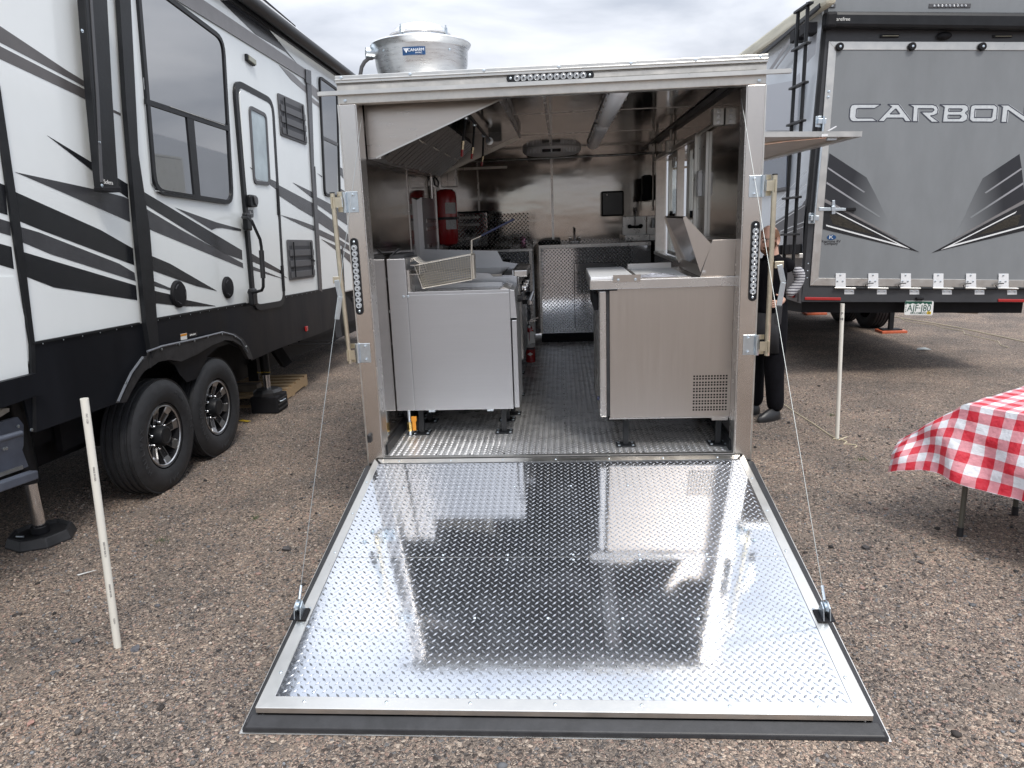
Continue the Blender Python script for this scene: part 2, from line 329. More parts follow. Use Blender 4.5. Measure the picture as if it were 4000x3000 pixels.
pebbles('gravel', 70000, (-3.4, 3.3, -2.75, 3.4), .0035, .0105)
pebbles('coarse_gravel', 700, (-3.4, 3.3, -2.7, 4.5), .011, .022, .62)
# stones big enough to point at
def stone(q, r, tone, label):
    p = on_g(q); v = IV*(1+rng.uniform(-.25, .25, (len(IV), 1)))*np.array([r, r*.8, r*.5])
    bm = bmesh.new(); vs = [bm.verts.new(a) for a in v]; [bm.faces.new([vs[i] for i in f]) for f in IF]
    bmesh.ops.subdivide_edges(bm, edges=bm.edges[:], cuts=1, use_grid_fill=True)
    for w in bm.verts: w.co *= 1+.12*noise.noise(w.co*40+V((r*99, 0, 0)))
    me = bpy.data.meshes.new('stone'); bm.to_mesh(me); bm.free()
    m = mat('stone tone', tone, .85, nscale=60, namt=.35, bump=.3, bscale=90)
    o = obj('stone', me, m, label=label, cat='stone', group='larger stones in the gravel'); o.location = (p.x, p.y, gh(p.x, p.y)+r*.22); o.rotation_euler = (0, 0, r*300)
for q, r, c, l in [((620, 1187), .030, (.075, .07, .07), 'dark grey stone left of the ramp, near the left cable'), ((291, 1403), .026, (.10, .10, .11), 'blue grey stone just right of the foot of the left white pole'),
    ((165, 1388), .024, (.085, .085, .09), 'dark grey stone lying left of the foot of the left white pole'), ((67, 1565), .017, (.36, .21, .17), 'pink stone at the lower left corner of the gravel'),
    ((341, 1309), .020, (.09, .09, .10), 'grey stone in the gravel right of the leaning white pole'), ((1870, 1184), .026, (.06, .055, .055), 'dark stone left of the table leg, below the checked cloth'),
    ((1506, 1196), .02, (.07, .06, .06), 'dark stone beside the right edge of the ramp'), ((1990, 1216), .018, (.06, .055, .055), 'dark stone right of the right ramp cable, under the table'),
    ((1850, 952), .014, (.32, .29, .25), 'pale stone near the foot of the right white pole'), ((1862, 1271), .017, (.30, .2, .17), 'pinkish stone right of the ramp corner'),
    ((558, 1240), .02, (.26, .17, .14), 'reddish stone near the left ramp edge, left of the cable'), ((385, 1352), .015, (.35, .3, .26), 'pale stone between the left pole and the ramp')]:
    stone(q, r, c, l)
# thin grass tufts
gm = mat('sparse grass', (.055, .085, .03), .7)
for q, l in [((1860, 995), 'small tuft of green grass behind the checked table'), ((552, 1120), 'small tuft of green grass left of the ramp cable'), ((350, 1168), 'small tuft of grass in the open gravel right of the left pole'), ((1795, 898), 'tiny tuft of grass left of the right white pole')]:
    p = on_g(q); b = MB()
    for i in range(46):
        a = random.uniform(0, 6.3); r = random.gauss(0, .035); x, y = p.x+r*math.cos(a), p.y+r*math.sin(a)*.8; z = gh(x, y)
        h = random.uniform(.012, .035); dx, dy = random.uniform(-.02, .02), random.uniform(-.02, .02)
        b.add([(x-.0012, y, z-.002), (x+.0012, y, z-.002), (x+dx, y+dy, z+h)], [(0, 1, 2)])
    obj('grass_tuft', b, gm, label=l, cat='grass tuft', group='weeds in the gravel')

# ================================================================ FOOD TRAILER
HF = .4057; ZT = 2.481; ZB = 2.3442; XI = 1.002; XO = 1.09; YB = 4.35; ZC = 2.41
T = thing('food_trailer', 'open backed stainless steel food trailer with its ramp door lowered onto the gravel', 'food trailer', (0, 2.2, 0))
LUGH = .0030
def lugs(name, P, u, v, n, U, Vv, p, m, parent, L=.0135, w=.0046, skip=None, h=.003):
    P, u, v, n = V(P), V(u).normalized(), V(v).normalized(), V(n).normalized(); b = MB(); k = 0
    nu, nv = int(U/p), int(Vv/p)
    for j in range(nv):
        for i in range(nu):
            if (i+j) % 2: continue
            cu, cv = (i+.5)*p, (j+.5)*p
            if skip and skip(cu, cv): continue
            sg = 1 if j % 2 else -1
            t = (u*sg+v).normalized(); s = n.cross(t); c = P+u*cu+v*cv
            b.add([c-t*L, c-s*w, c+s*w, c+t*L, c-t*L*.45+n*h, c+t*L*.45+n*h], [(0, 1, 4), (4, 1, 5), (1, 3, 5), (0, 4, 2), (2, 4, 5), (2, 5, 3)])
    o = obj(name, b, m, parent); o['kind'] = 'stuff'; return o
# --- ramp door
RO = V((0, -.012, .400)); RE = V((0, -1.744, .070)); RD = (RE-RO); RL = RD.length; RD.normalize(); RX = V((1, 0, 0)); RN = RX.cross(-RD)
if RN.z < 0: RN = -RN
def rp(x, s, d=0): return RO+RX*x+RD*s+RN*d
def rbox(b, x0, x1, s0, s1, d0, d1): return b.hexa([rp(x0, s1, d0), rp(x1, s1, d0), rp(x1, s0, d0), rp(x0, s0, d0), rp(x0, s1, d1), rp(x1, s1, d1), rp(x1, s0, d1), rp(x0, s0, d1)])
ramp = obj('ramp_door', rbox(MB(), -1.045, 1.045, .004, RL-.006, -.052, -.0035), M['rub'], T, label='bright tread plate ramp door folded down to the gravel')
wt = 1.0665
obj('outer_skin', rbox(MB(), -1.115, 1.115, .0, RL+.062, -.066, -.0535), M['alu'], ramp)
g = MB()
for s in (-1, 1): g.hexa([rp(s*1.112 if s < 0 else 1.07, RL+.05, -.053), rp(s*1.07 if s < 0 else 1.112, RL+.05, -.053), rp(s*1.07 if s < 0 else 1.112, .01, -.053), rp(s*1.112 if s < 0 else 1.07, .01, -.053), rp(s*1.10 if s < 0 else 1.068, RL+.03, -.03), rp(s*1.068 if s < 0 else 1.10, RL+.03, -.03), rp(s*1.068 if s < 0 else 1.10, .01, -.03), rp(s*1.10 if s < 0 else 1.068, .01, -.03)])
g.hexa([rp(-1.108, RL+.058, -.053), rp(1.108, RL+.058, -.053), rp(1.108, RL+.004, -.053), rp(-1.108, RL+.004, -.053), rp(-1.095, RL+.05, -.036), rp(1.095, RL+.05, -.036), rp(1.085, RL+.004, -.022), rp(-1.085, RL+.004, -.022)])
obj('rubber_seal', g, M['rub'], ramp, bev=.004)
seam = .905
for s0, s1 in ((.05, seam-.0018), (seam+.0018, RL-.045)):
    obj('tread_sheet', rbox(MB(), -1.02, 1.02, s0, s1, -.003, 0), M['plate'], ramp)
lugs('tread_lugs', rp(-1.014, RL-.052, .0002), RX, -RD, RN, 2.03, RL-.10, .0182, M['lug'], ramp)
trims = MB()
for s in (-1, 1):
    a = lambda x, q, d: rp(s*x, q, d)
    p = [a(wt, RL, .003), a(1.017, RL-.052, .003), a(1.017, .046, .003), a(wt-.02, 0, .003)]
    obj('edge_trim', MB().prism(p, -RN*.0045), M['alu'], ramp)
    q = [a(wt, RL, .003), a(wt-.02, 0, .003), a(wt-.02, 0, -.03), a(wt, RL, -.03)]
    obj('edge_trim', MB().prism(q, RX*s*.003), M['alud'], ramp)
obj('edge_trim', MB().prism([rp(-wt, RL, .004), rp(wt, RL, .004), rp(1.017, RL-.052, .004), rp(-1.017, RL-.052, .004)], -RN*.0045), M['alu'], ramp, bev=.0015)
obj('edge_trim', MB().prism([rp(-wt, RL, .004), rp(wt, RL, .004), rp(wt, RL+.004, -.014), rp(-wt, RL+.004, -.014)], RD*.003), M['alu'], ramp)
obj('edge_trim', MB().prism([rp(-1.03, .002, .004), rp(1.03, .002, .004), rp(1.0, .046, .004), rp(-1.0, .046, .004)], -RN*.0045), M['alu'], ramp)
scr = MB().lathe([(.0065, 0), (.0065, .0015), (.004, .0035), (0, .004)], (0, 0, 0), n=8).mesh('screw', True); scr.materials.append(M['zinc'])
for x in (-.9, -.6, -.3, 0, .3, .6, .9):
    inst('screw', scr, fr(rp(x, RL-.03, .004), RX, RN), ramp); inst('screw', scr, fr(rp(x+.02, RL-.075, .0005), RX, RN), ramp)
    for s in (seam-.018, seam+.018, .3, 1.3): inst('screw', scr, fr(rp(x+(.08 if s < 1 else -.03), s, .0005), RX, RN), ramp)
    inst('screw', scr, fr(rp(x, .025, .004), RX, RN), ramp)
for s in (-1, 1):
    for q in (.25, .55, .87, 1.25, 1.6): inst('screw', scr, fr(rp(s*1.034, q, .004), RX, RN), ramp)
bolt = MB().lathe([(.017, 0), (.017, .003), (.010, .003), (.010, .010), (.004, .012), (0, .012)], (0, 0, 0), n=12).mesh('carriage_bolt', True); bolt.materials.append(M['zinc'])
for s in (-1, 1):
    inst('carriage_bolt', bolt, fr(rp(s*.895, .70, .0005), RX, RN) @ Matrix.Scale(.7, 4), ramp); inst('carriage_bolt', bolt, fr(rp(s*.915, .785, .0005), RX, RN) @ Matrix.Scale(.7, 4), ramp)
CEND = {}
for s in (-1, 1):
    q = 1.285; c = rp(s*1.062, q, .012)
    br = obj('cable_bracket', rbox(MB(), s*1.062-.034, s*1.062+.034, q-.03, q+.04, .0045, .0105), M['blackm'], ramp, bev=.002)
    e = MB()
    for dx in (-.014, .011): e.prism([rp(s*1.062+dx, q-.025, .011), rp(s*1.062+dx, q+.04, .011), rp(s*1.062+dx, q+.02, .055), rp(s*1.062+dx, q-.012, .062)], RX*.004)
    obj('clevis', e, M['zinc'], ramp); obj('sheave', MB().lathe([(.006, -.007), (.026, -.007), (.02, 0), (.026, .007), (.006, .007)], rp(s*1.062, q, .048), RX, 16), M['zinc'], ramp, True)
    CEND[s] = rp(s*1.062, q-.015, .07)
    obj('cable_ferrule', MB().tube([CEND[s], CEND[s]+(V((s*.985, .05, 2.30))-CEND[s]).normalized()*.055], .006), M['zinc'], ramp)
    obj('cable', MB().tube([CEND[s], V((s*.985, .06, 2.29))], .0015, 6), M['cable'], T)
obj('sheet_seam', rbox(MB(), -1.016, 1.016, seam-.0015, seam+.0015, -.003, .0007), M['alu'], ramp)
# --- floor, sill
fl = obj('floor', MB().box((-XI, .0, HF-.05), (XI, YB, HF)), M['floorp'], T)
lugs('floor_lugs', (-.99, .03, HF+.0002), (1, 0, 0), (0, 1, 0), (0, 0, 1), 1.98, 4.25, .0182, M['lugf'], fl, skip=lambda u, v: (u < .70 or u > 1.35) and v > .9, w=.0048, L=.014, h=.0022)
obj('sill_trim', MB().box((-1.0, -.006, HF+.0005), (1.0, .022, HF+.006)), M['alu'], T)
obj('sill_seal', MB().box((-1.0, -.012, HF-.035), (1.0, -.0065, HF+.001)), M['rub'], T)
dot = MB().lathe([(.006, 0), (.005, .002), (0, .0025)], (0, 0, 0), n=6).mesh('floor_screw'); dot.materials.append(M['blackm'])
for y in np.arange(.5, 3.7, .16): inst('floor_screw', dot, Matrix.Translation((.055, y, HF+.0005)), fl)
for x in np.arange(-.9, .95, .2): inst('floor_screw', dot, Matrix.Translation((x, .05, HF+.0005)), fl)
# --- rear posts, header
for s in (-1, 1):
    po = obj('rear_post', MB().box((min(s*XI, s*XO), 0, HF-.10), (max(s*XI, s*XO), .055, ZB)), M['post'], T, bev=.003)
    obj('post_edge', MB().box((min(s*1.087, s*1.094), -.004, HF-.11), (max(s*1.087, s*1.094), .06, ZB)), M['alu'], po)
    obj('inner_return', MB().box((min(s*.996, s*1.0015), .004, HF), (max(s*.996, s*1.0015), .12, ZB)), M['steel'], po)
hd = obj('header', MB().box((-XO, -.002, ZB), (XO, .055, 2.395)), M['alud'], T, bev=.004)
obj('fascia', MB().box((-XO, .004, 2.396), (XO, .055, 2.446)), M['alud'], hd)
obj('rain_gutter', MB().box((-1.185, -.030, 2.388), (1.205, -.003, 2.393)).box((-1.185, -.030, 2.393), (1.205, -.0265, 2.406)).box((-1.185, -.0065, 2.393), (1.205, -.003, 2.412)), M['alu'], hd)
obj('roof_trim', MB().box((-XO-.004, -.006, 2.447), (XO+.004, .02, 2.484)).box((-XO-.004, -.011, 2.459), (XO+.004, -.0065, 2.467)).box((-XO-.004, .0205, 2.480), (XO+.004, .07, 2.486)), M['alu'], hd, bev=.002)
obj('sealant_line', MB().box((-XO, .0005, 2.4395), (XO, .0035, 2.4455)).box((-.2, -.0005, 2.413), (XO-.05, .0035, 2.4165)), mat('grey sealant', (.26, .25, .23), .7, nscale=40, namt=.3), hd)
hexb = MB().lathe([(.009, 0), (.009, .005), (.005, .006), (0, .006)], (0, 0, 0), n=6).mesh('hex_screw'); hexb.materials.append(M['zinc'])
for x in (-1.06, -.70, -.32, .06, .42, .74, 1.055): inst('hex_screw', hexb, fr((x, -.006, 2.473), (1, 0, 0), (0, -1, 0)), hd)
for x in (-1.05, 1.055): inst('hex_screw', hexb, fr((x, -.002, 2.362), (1, 0, 0), (0, -1, 0)), hd)
# --- led bars
ln = MB().lathe([(.0165, 0), (.0165, .004), (.0145, .007), (.011, .005), (.0065, .0075), (0, .009)], (0, 0, 0), n=14).mesh('lens', True); ln.materials.append(M['lens'])
pip = MB().lathe([(.005, 0), (.0035, .002), (0, .0022)], (0, 0, 0), n=8).mesh('led_chip'); pip.materials.append(M['ink'])
def ledbar(a, b_, nrm, lab):
    a, b_ = V(a), V(b_); d = (b_-a).normalized(); nrm = V(nrm); w = d.cross(nrm).normalized(); r = .021
    pts = [a+(w*math.cos(t)-d*math.sin(t))*r for t in np.linspace(0, math.pi, 9)]+[b_+(-w*math.cos(t)+d*math.sin(t))*r for t in np.linspace(0, math.pi, 9)]
    o = obj('led_bar', MB().prism([p+nrm*.0006 for p in pts], nrm*.008), M['black'], T, label=lab)
    for i in range(11):
        p = a+(b_-a)*((i+1)/12)+nrm*.0088; inst('lens', ln, fr(p, d, nrm), o); inst('led_chip', pip, fr(p+nrm*.0088, d, nrm), o)
    for p in (a, b_): inst('screw', scr, fr(p+nrm*.009, d, nrm), o)
Lc, Rc = K(1250, 700, 3.016), K(2880, 650, 2.765)
ledbar(on_y((1103, 170), .004), on_y((1274, 162.6), .004), (0, -1, 0), 'clear lamp bar over the opening')
ledbar(on_y(Lc(403, 738), 0), on_y(Lc(470, 1552), 0), (0, -1, 0), 'clear lamp bar on the left post')
ledbar(on_y(Rc(196, 632), 0), on_y(Rc(161, 1412), 0), (0, -1, 0), 'clear lamp bar on the right post')
# --- lock rods, keepers, handles
def lockset(s, top, bot, hz):
    x = s*1.155; y = -.045
    rod = obj('lock_rod', MB().tube([top, bot], .0135, 12), M['yzinc'], T, True)
    obj('rod_cap', MB().tube([top, V(top)+V((0, 0, .006))], .0137, 12), M['black'], rod)
    for z in hz:
        f = (z-bot[2])/(top[2]-bot[2]); c = V(bot)+(V(top)-V(bot))*f
        h = obj('rod_keeper', MB().box((min(s*1.025, s*1.096), -.004, z-.055), (max(s*1.025, s*1.096), -.0005, z+.055)), M['zinc'], T, bev=.002)
        obj('keeper_barrel', MB().tube([(s*1.096, -.012, z-.054), (s*1.096, -.012, z+.054)], .0115, 10), M['zinc'], h, True)
        obj('keeper_arm', MB().box((min(s*1.10, c.x), c.y-.010, z-.026), (max(s*1.10, c.x), c.y-.006, z+.026)).box((min(c.x-.004, c.x+.004), c.y-.03, z-.03), (max(c.x-.004, c.x+.004), c.y+.03, z+.03)), M['yzinc'], h)
        for dz in (-.05, .03): obj('keeper_tab', MB().box((min(s*1.100, s*1.135), -.008, z+dz), (max(s*1.100, s*1.135), -.005, z+dz+.026)), M['yzinc'], h)
        for dz in (-.038, .038): inst('carriage_bolt', bolt, fr((s*1.052, -.004, z+dz), (1, 0, 0), (0, -1, 0)) @ Matrix.Scale(.7, 4), h)
    return rod
for s, (t, bq), zq, hq in ((-1, ((717.5, 418), (756, 785)), (((750, 437)), (775, 763)), ((727, 605), (735, 640), (728, 690))), (1, ((1674, 378), (1656.5, 768)), ((1648, 402), (1632, 745)), ((1684, 572), (1692, 610), (1683, 660)))):
    top, bot = on_y(t, -.045), on_y(bq, -.045)
    rod = lockset(s, top, bot, [on_y(q, -.004).z for q in zq])
    a, b_, c = [on_y(q, -.06) for q in hq]
    hn = obj('lock_handle', MB().bar(a, b_, .028, .006, (0, -1, 0)).bar(b_, c, .028, .006, (0, -1, 0)), M['zinc'], T, bev=.002)
    obj('handle_grip', MB().bar(c, c+V((-.004*s, 0, -.10)), .034, .014, (0, -1, 0)), M['rub'], hn, bev=.003)
    obj('handle_pivot', MB().box((a.x-.022, -.058, a.z-.018), (a.x+.022, -.045, a.z+.018)), M['yzinc'], hn, bev=.002)
p = on_y((799, 940), 0)
obj('ramp_hook', MB().lathe([(.012, 0), (.012, .02), (.008, .026), (0, .028)], (p.x, 0, p.z), (0, -1, 0), 12).box((p.x-.012, -.02, p.z-.04), (p.x+.010, -.003, p.z-.004)), M['rub'], T, bev=.003)
# --- shell
sw = M['wall']
for x0, x1 in ((-1.06, -1.003),):
    for y0, y1 in ((.056, 1.219), (1.221, 2.439), (2.441, YB)): obj('wall_panel', MB().box((x0, y0, HF+.06), (x1, y1, ZC)), sw, T)
    for y in (1.22, 2.44): obj('seam_strip', MB().box((-1.0028, y-.012, HF+.06), (-.9995, y+.012, ZC)), M['steel'], T)
obj('outer_wall', MB().box((-1.088, .0565, HF-.2), (-1.0605, YB+.1, 2.45)), M['alu'], T)
for s in (-1, 1): obj('kick_board', MB().box((min(s*.985, s*1.06), .056, HF), (max(s*.985, s*1.06), YB, HF+.0595)), M['black'], T)
WY0, WY1, WZ0, WZ1 = 1.25, 3.42, 1.36, 2.215           # serving opening in the right wall
for (y0, y1, z0, z1) in ((.056, WY0, HF+.06, ZC), (WY0, WY1, HF+.06, WZ0), (WY0, WY1, WZ1, ZC), (WY1, YB, HF+.06, ZC)):
    obj('wall_panel', MB().box((1.003, y0+.0006, z0), (1.06, y1-.0006, z1)), sw, T)
for (y0, y1, z0, z1) in ((.0565, WY0, HF-.2, 2.45), (WY0, WY1, HF-.2, WZ0), (WY0, WY1, WZ1, 2.45), (WY1, YB+.1, HF-.2, 2.45)):
    obj('outer_wall', MB().box((1.0605, y0, z0), (1.088, y1, z1)), M['alu'], T)
for x0, x1 in ((-1.003, -.031), (-.029, 1.003)): obj('back_panel', MB().box((x0, YB, HF+.06), (x1, YB+.05, ZC)), sw, T)
obj('seam_strip', MB().box((-.043, YB-.004, 1.4), (-.017, YB-.0005, ZC-.05)), M['steel'], T)
obj('seam_strip', MB().box((-.86, YB-.004, 1.4), (-.84, YB-.0005, ZC-.05)), M['steel'], T)
for y in (1.0, 1.5, 1.9): inst('hex_screw', hexb, fr((-.03, YB-.004, y+.45), (1, 0, 0), (0, -1, 0)), T)
ys_ = [.056, 1.19, 2.5, 3.75, YB]
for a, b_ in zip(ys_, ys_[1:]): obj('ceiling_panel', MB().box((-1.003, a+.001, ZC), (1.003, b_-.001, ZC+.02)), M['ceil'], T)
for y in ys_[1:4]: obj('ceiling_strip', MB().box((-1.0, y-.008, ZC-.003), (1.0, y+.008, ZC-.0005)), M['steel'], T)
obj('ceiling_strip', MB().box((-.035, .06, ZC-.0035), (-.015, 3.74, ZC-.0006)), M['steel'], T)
obj('roof', MB().box((-1.085, .02, 2.455), (1.085, YB+.1, 2.4785)), M['alu'], T)
for x0, x1 in ((-1.0, -.95), (.955, 1.0)): obj('corner_angle', MB().box((x0, .06, ZC-.012), (x1, 4.34, ZC-.0045)), M['charc'], T)
# serving window frame in the right wall
wf = obj('serving_frame', MB().box((.985, .95, 1.36), (1.002, 1.25, 2.225)).box((.965, 1.235, 1.36), (.984, 1.262, 2.235)), M['alu'], T)
obj('serving_frame', MB().box((.975, 1.262, 2.218), (1.07, 3.43, 2.25)).box((.975, 1.262, 1.33), (1.07, 3.43, 1.359)).box((.985, 3.40, 1.36), (1.07, 3.43, 2.217)).box((.99, 1.263, 1.36), (1.07, 1.28, 2.217)), M['alud'], T)
riv = MB().lathe([(.005, 0), (.003, .0015), (0, .002)], (0, 0, 0), n=6).mesh('rivet'); riv.materials.append(M['blackm'])
for z in (1.42, 1.5, 1.62, 1.75, 2.14):
    for y in (1.03, 1.17): inst('rivet', riv, fr((.985, y, z), (0, 1, 0), (-1, 0, 0)), wf)
obj('frame_latch', MB().box((.955, 1.04, 1.83), (.984, 1.10, 1.98)).box((.962, 1.05, 1.98), (.984, 1.15, 1.995)), M['wplas'], T, bev=.004)
for y0, y1 in ((1.28, 1.72), (2.26, 2.76)):                # sliding sashes
    sh = obj('window_sash', MB().box((1.01, y0, 1.37), (1.045, y0+.035, 2.21)).box((1.01, y1-.035, 1.37), (1.045, y1, 2.21)).box((1.01, y0+.035, 1.37), (1.045, y1-.035, 1.40)).box((1.01, y0+.035, 2.17), (1.045, y1-.035, 2.21)).box((1.004, y0+.035, 1.68), (1.045, y1-.035, 1.72)), M['alu'], T)
    obj('pane', MB().box((1.025, y0+.035, 1.40), (1.03, y1-.035, 2.17)), M['wglass'] if 'wglass' in M else M['glass'], sh)
    obj('sash_latch', MB().box((.985, y0+.06, 1.70), (1.003, y0+.19, 1.715)).box((.98, y0+.16, 1.69), (1.003, y0+.19, 1.74)), M['blackm'], sh)
    obj('sash_latch', MB().box((.99, y0+.1, 2.10), (1.009, y0+.13, 2.17)).box((.99, y0+.15, 2.09), (1.009, y0+.17, 2.16)), M['steel'], sh)
obj('mullion', MB().box((1.003, 1.735, 1.36), (1.06, 1.765, 2.217)), M['alu'], T)
obj('mullion', MB().box((1.003, 2.215, 1.36), (1.06, 2.245, 2.217)), M['alud'], T)
# serving hatch propped open on the right side
HX0, HX1, HY0, HY1, HZ0, HZ1 = 1.095, 2.04, 1.2, 3.48, 2.245, 2.208
def hz(x, d=0): return HZ0+(HZ1-HZ0)*(x-HX0)/(HX1-HX0)+d
def hb(b, x0, x1, y0, y1, d0, d1): return b.hexa([(x0, y0, hz(x0, d0)), (x1, y0, hz(x1, d0)), (x1, y1, hz(x1, d0)), (x0, y1, hz(x0, d0)), (x0, y0, hz(x0, d1)), (x1, y0, hz(x1, d1)), (x1, y1, hz(x1, d1)), (x0, y1, hz(x0, d1))])
ha = obj('serving_hatch', hb(MB(), HX0, HX1, HY0, HY1, -.004, 0), M['alu'], T, label='serving hatch propped open over the window')
hf = MB(); hb(hf, HX0, HX1, HY0, HY0+.035, -.034, -.0045); hb(hf, HX0, HX1, HY1-.035, HY1, -.034, -.0045); hb(hf, HX0, HX0+.04, HY0+.036, HY1-.036, -.034, -.0045); hb(hf, HX1-.06, HX1, HY0+.036, HY1-.036, -.034, -.0045)
obj('hatch_frame', hf, M['alu'], ha); hp = MB(); hb(hp, HX0+.04, HX1-.06, HY0+.036, HY1-.036, -.018, -.0045); obj('hatch_liner', hp, mat('hatch liner', (.56, .53, .49), .5, nscale=5, namt=.1), ha)
for y in (HY0+.07, HY1-.09):
    st = obj('gas_strut', MB().tube([(1.10, y, 2.13), (1.55, y, 2.17)], .009, 8).tube([(1.55, y, 2.17), (1.86, y, 2.185)], .005, 8), M['yzinc'], ha, True)
    obj('strut_bracket', MB().box((1.84, y-.012, 2.165), (1.90, y+.012, 2.19)), M['zinc'], ha)
obj('hatch_catch', MB().bar((1.82, HY0, hz(1.82, .002)), (1.87, HY0, hz(1.87, .03)), .02, .006).box((1.78, HY0-.004, 2.185), (1.82, HY0+.02, 2.2)), M['wplas'], ha)
# --- running gear under the trailer
ch = obj('chassis', MB().box((-.95, .06, .22), (-.87, 4.4, .354)).box((.87, .06, .22), (.95, 4.4, .354)).box((-.869, .08, .26), (.869, .16, .354)).box((-.869, 2.3, .24), (.869, 2.38, .33)), M['blackm'], T)
obj('tongue', MB().bar((-.6, 4.4, .3), (-.03, 5.7, .36), .08, .1).bar((.6, 4.4, .3), (.03, 5.7, .36), .08, .1), M['blackm'], T)
def wheel_profile(r, w): return [(r*.55, -w/2), (r*.80, -w/2-.006), (r*.93, -w/2+.006), (r*.985, -w/2+.03), (r, -w/2+.05), (r, w/2-.05), (r*.985, w/2-.03), (r*.93, w/2-.006), (r*.80, w/2+.006), (r*.55, w/2)]
for s in (-1, 1):
    w = obj('wheel', MB().lathe(wheel_profile(.30, .2), (s*.80, 2.3, gh(s*.8, 2.3)+.295), (1, 0, 0), 28, caps=False), M['tyre'], T, True)
    obj('rim', MB().lathe([(0, .09), (.06, .09), (.07, .05), (.17, .06), (.17, -.09)], (s*.80, 2.3, gh(s*.8, 2.3)+.295), (s, 0, 0), 24), M['alu'], w, True)
jk = gh(0, 5.65)
obj('tongue_jack', MB().tube([(0, 5.65, jk+.02), (0, 5.65, .9)], .03, 12).box((-.09, 5.56, jk), (.09, 5.74, jk+.02)), M['blackm'], T)
# ================================================================ COOKING LINE, LEFT
def post_leg(b, x, y, z, h=.04): b.box((x-h/2, y-h/2, HF+.008), (x+h/2, y+h/2, z))
def foot(name, x, y, z, parent, m=None, w=.032):
    lg = obj('leg', MB().box((x-w/2, y-w/2, HF+.009), (x+w/2, y+w/2, z)), M['black'], parent, bev=.002)
    obj('foot_plate', MB().box((x-.055, y-.045, HF+.002), (x+.055, y+.045, HF+.0085)), M['black'], lg, bev=.001)
    for dx in (-.04, .04):
        for dy in (-.03, .03): inst('hex_screw', hexb, Matrix.Translation((x+dx, y+dy, HF+.0086)), lg)
F0, F1 = .42, .82
fry = thing('deep_fryer', 'satin steel deep fryer standing left of the aisle, nearest the ramp', 'deep fryer', (-.6, .62, HF))
obj('cabinet', MB().box((-.884, F0, .575), (-.262, F1, 1.302)), M['fryst'], fry, bev=.002)
obj('flue_column', MB().prism([(-1.0, F0-.002, .575), (-.8845, F0-.002, .575), (-.8845, F0-.002, 1.522), (-.998, F0-.002, 1.522)], (0, F1-F0, 0)), M['fryst'], fry, bev=.004)
obj('flue_cap', MB().box((-.985, F0+.05, 1.523), (-.90, F1-.03, 1.545)).bar((-.99, F0+.07, 1.53), (-.93, F0+.07, 1.58), .05, .006, (1, 0, 0)), M['charc'], fry)
obj('top_rail', MB().box((-.883, F0+.001, 1.3025), (-.262, F0+.02, 1.320)).box((-.883, F1-.02, 1.3025), (-.262, F1, 1.320)), M['fryst'], fry, bev=.002)
obj('fry_tank', MB().box((-.883, F0+.0205, 1.3025), (-.868, F1-.0205, 1.45)).prism([(-.34, F0+.021, 1.3025), (-.262, F0+.021, 1.3025), (-.262, F0+.021, 1.318), (-.30, F0+.021, 1.335)], (0, F1-F0-.042, 0)).box((-.8675, F0+.0205, 1.3025), (-.3405, F1-.0205, 1.306)), M['steel'], fry)
obj('tank_lip', MB().box((-.867, F1-.05, 1.3065), (-.33, F1-.021, 1.335)), M['fryst'], fry)
obj('control_panel', MB().prism([(-.2615, F0+.002, 1.145), (-.222, F0+.002, 1.145), (-.232, F0+.002, 1.314), (-.2615, F0+.002, 1.319)], (0, F1-F0-.004, 0)), M['fryst'], fry, bev=.003)
obj('door', MB().box((-.2555, F0+.006, .582), (-.224, F1-.006, 1.132)), M['fryst'], fry, bev=.004)
obj('control_knob', MB().lathe([(.022, 0), (.02, .03), (0, .03)], (-.222, F0+.12, 1.25), (1, 0, 0), 14), M['blackm'], fry, True)
for x, z in ((-.905, 1.294), (-.885+.008, 1.294)): inst('hex_screw', hexb, fr((x-.004, F0-.002, z), (1, 0, 0), (0, -1, 0)), fry)
for z in (.62, .8, 1.0, 1.2, 1.4): inst('hex_screw', hexb, fr((-.999, F0+.03, z), (0, 1, 0), (-1, 0, 0)), fry)
for x in (-.86, -.33):
    for y in (F0+.06, F1-.06): foot('leg', x, y, .573, fry)
for x in (-.78, -.41): obj('leg_bracket', MB().box((x-.02, F0+.01, .56), (x+.02, F0+.05, .5745)), M['zinc'], fry)
obj('basket_hanger', MB().box((-.868, F0+.06, 1.42), (-.81, F1-.06, 1.424)).box((-.814, F0+.06, 1.424), (-.81, F1-.06, 1.475)).box((-.8675, F0+.06, 1.475), (-.83, F1-.06, 1.479)), M['steel'], fry)
# gas pipe and valve by the left wall
gv = thing('gas_valve', 'orange handled gas valve on a short pipe behind the fryer leg', 'valve', (-.93, .46, HF))
obj('pipe', MB().tube([(-.93, .44, HF+.005), (-.93, .44, .575)], .011, 10), M['zinc'], gv, True)
obj('valve_body', MB().lathe([(.014, 0), (.018, .01), (.018, .05), (.014, .06)], (-.93, .44, HF+.03), (0, 0, 1), 8), mat('brass', (.55, .40, .16), .3, 1), gv)
obj('valve_handle', MB().box((-.912, .425, HF+.035), (-.888, .437, HF+.125)).box((-.917, .4255, HF+.095), (-.882, .4365, HF+.128)), M['amber'], gv, bev=.003)
obj('gas_hose', MB().tube([(-.985, .75, .45), (-.985, .7, .7), (-.99, .6, .95), (-.985, .52, .8), (-.98, .5, .6), (-.97, .55, .5)], .014, 8), M['blackm'], None, True, label='black gas hose looped behind the fryer along the left wall', cat='hose')
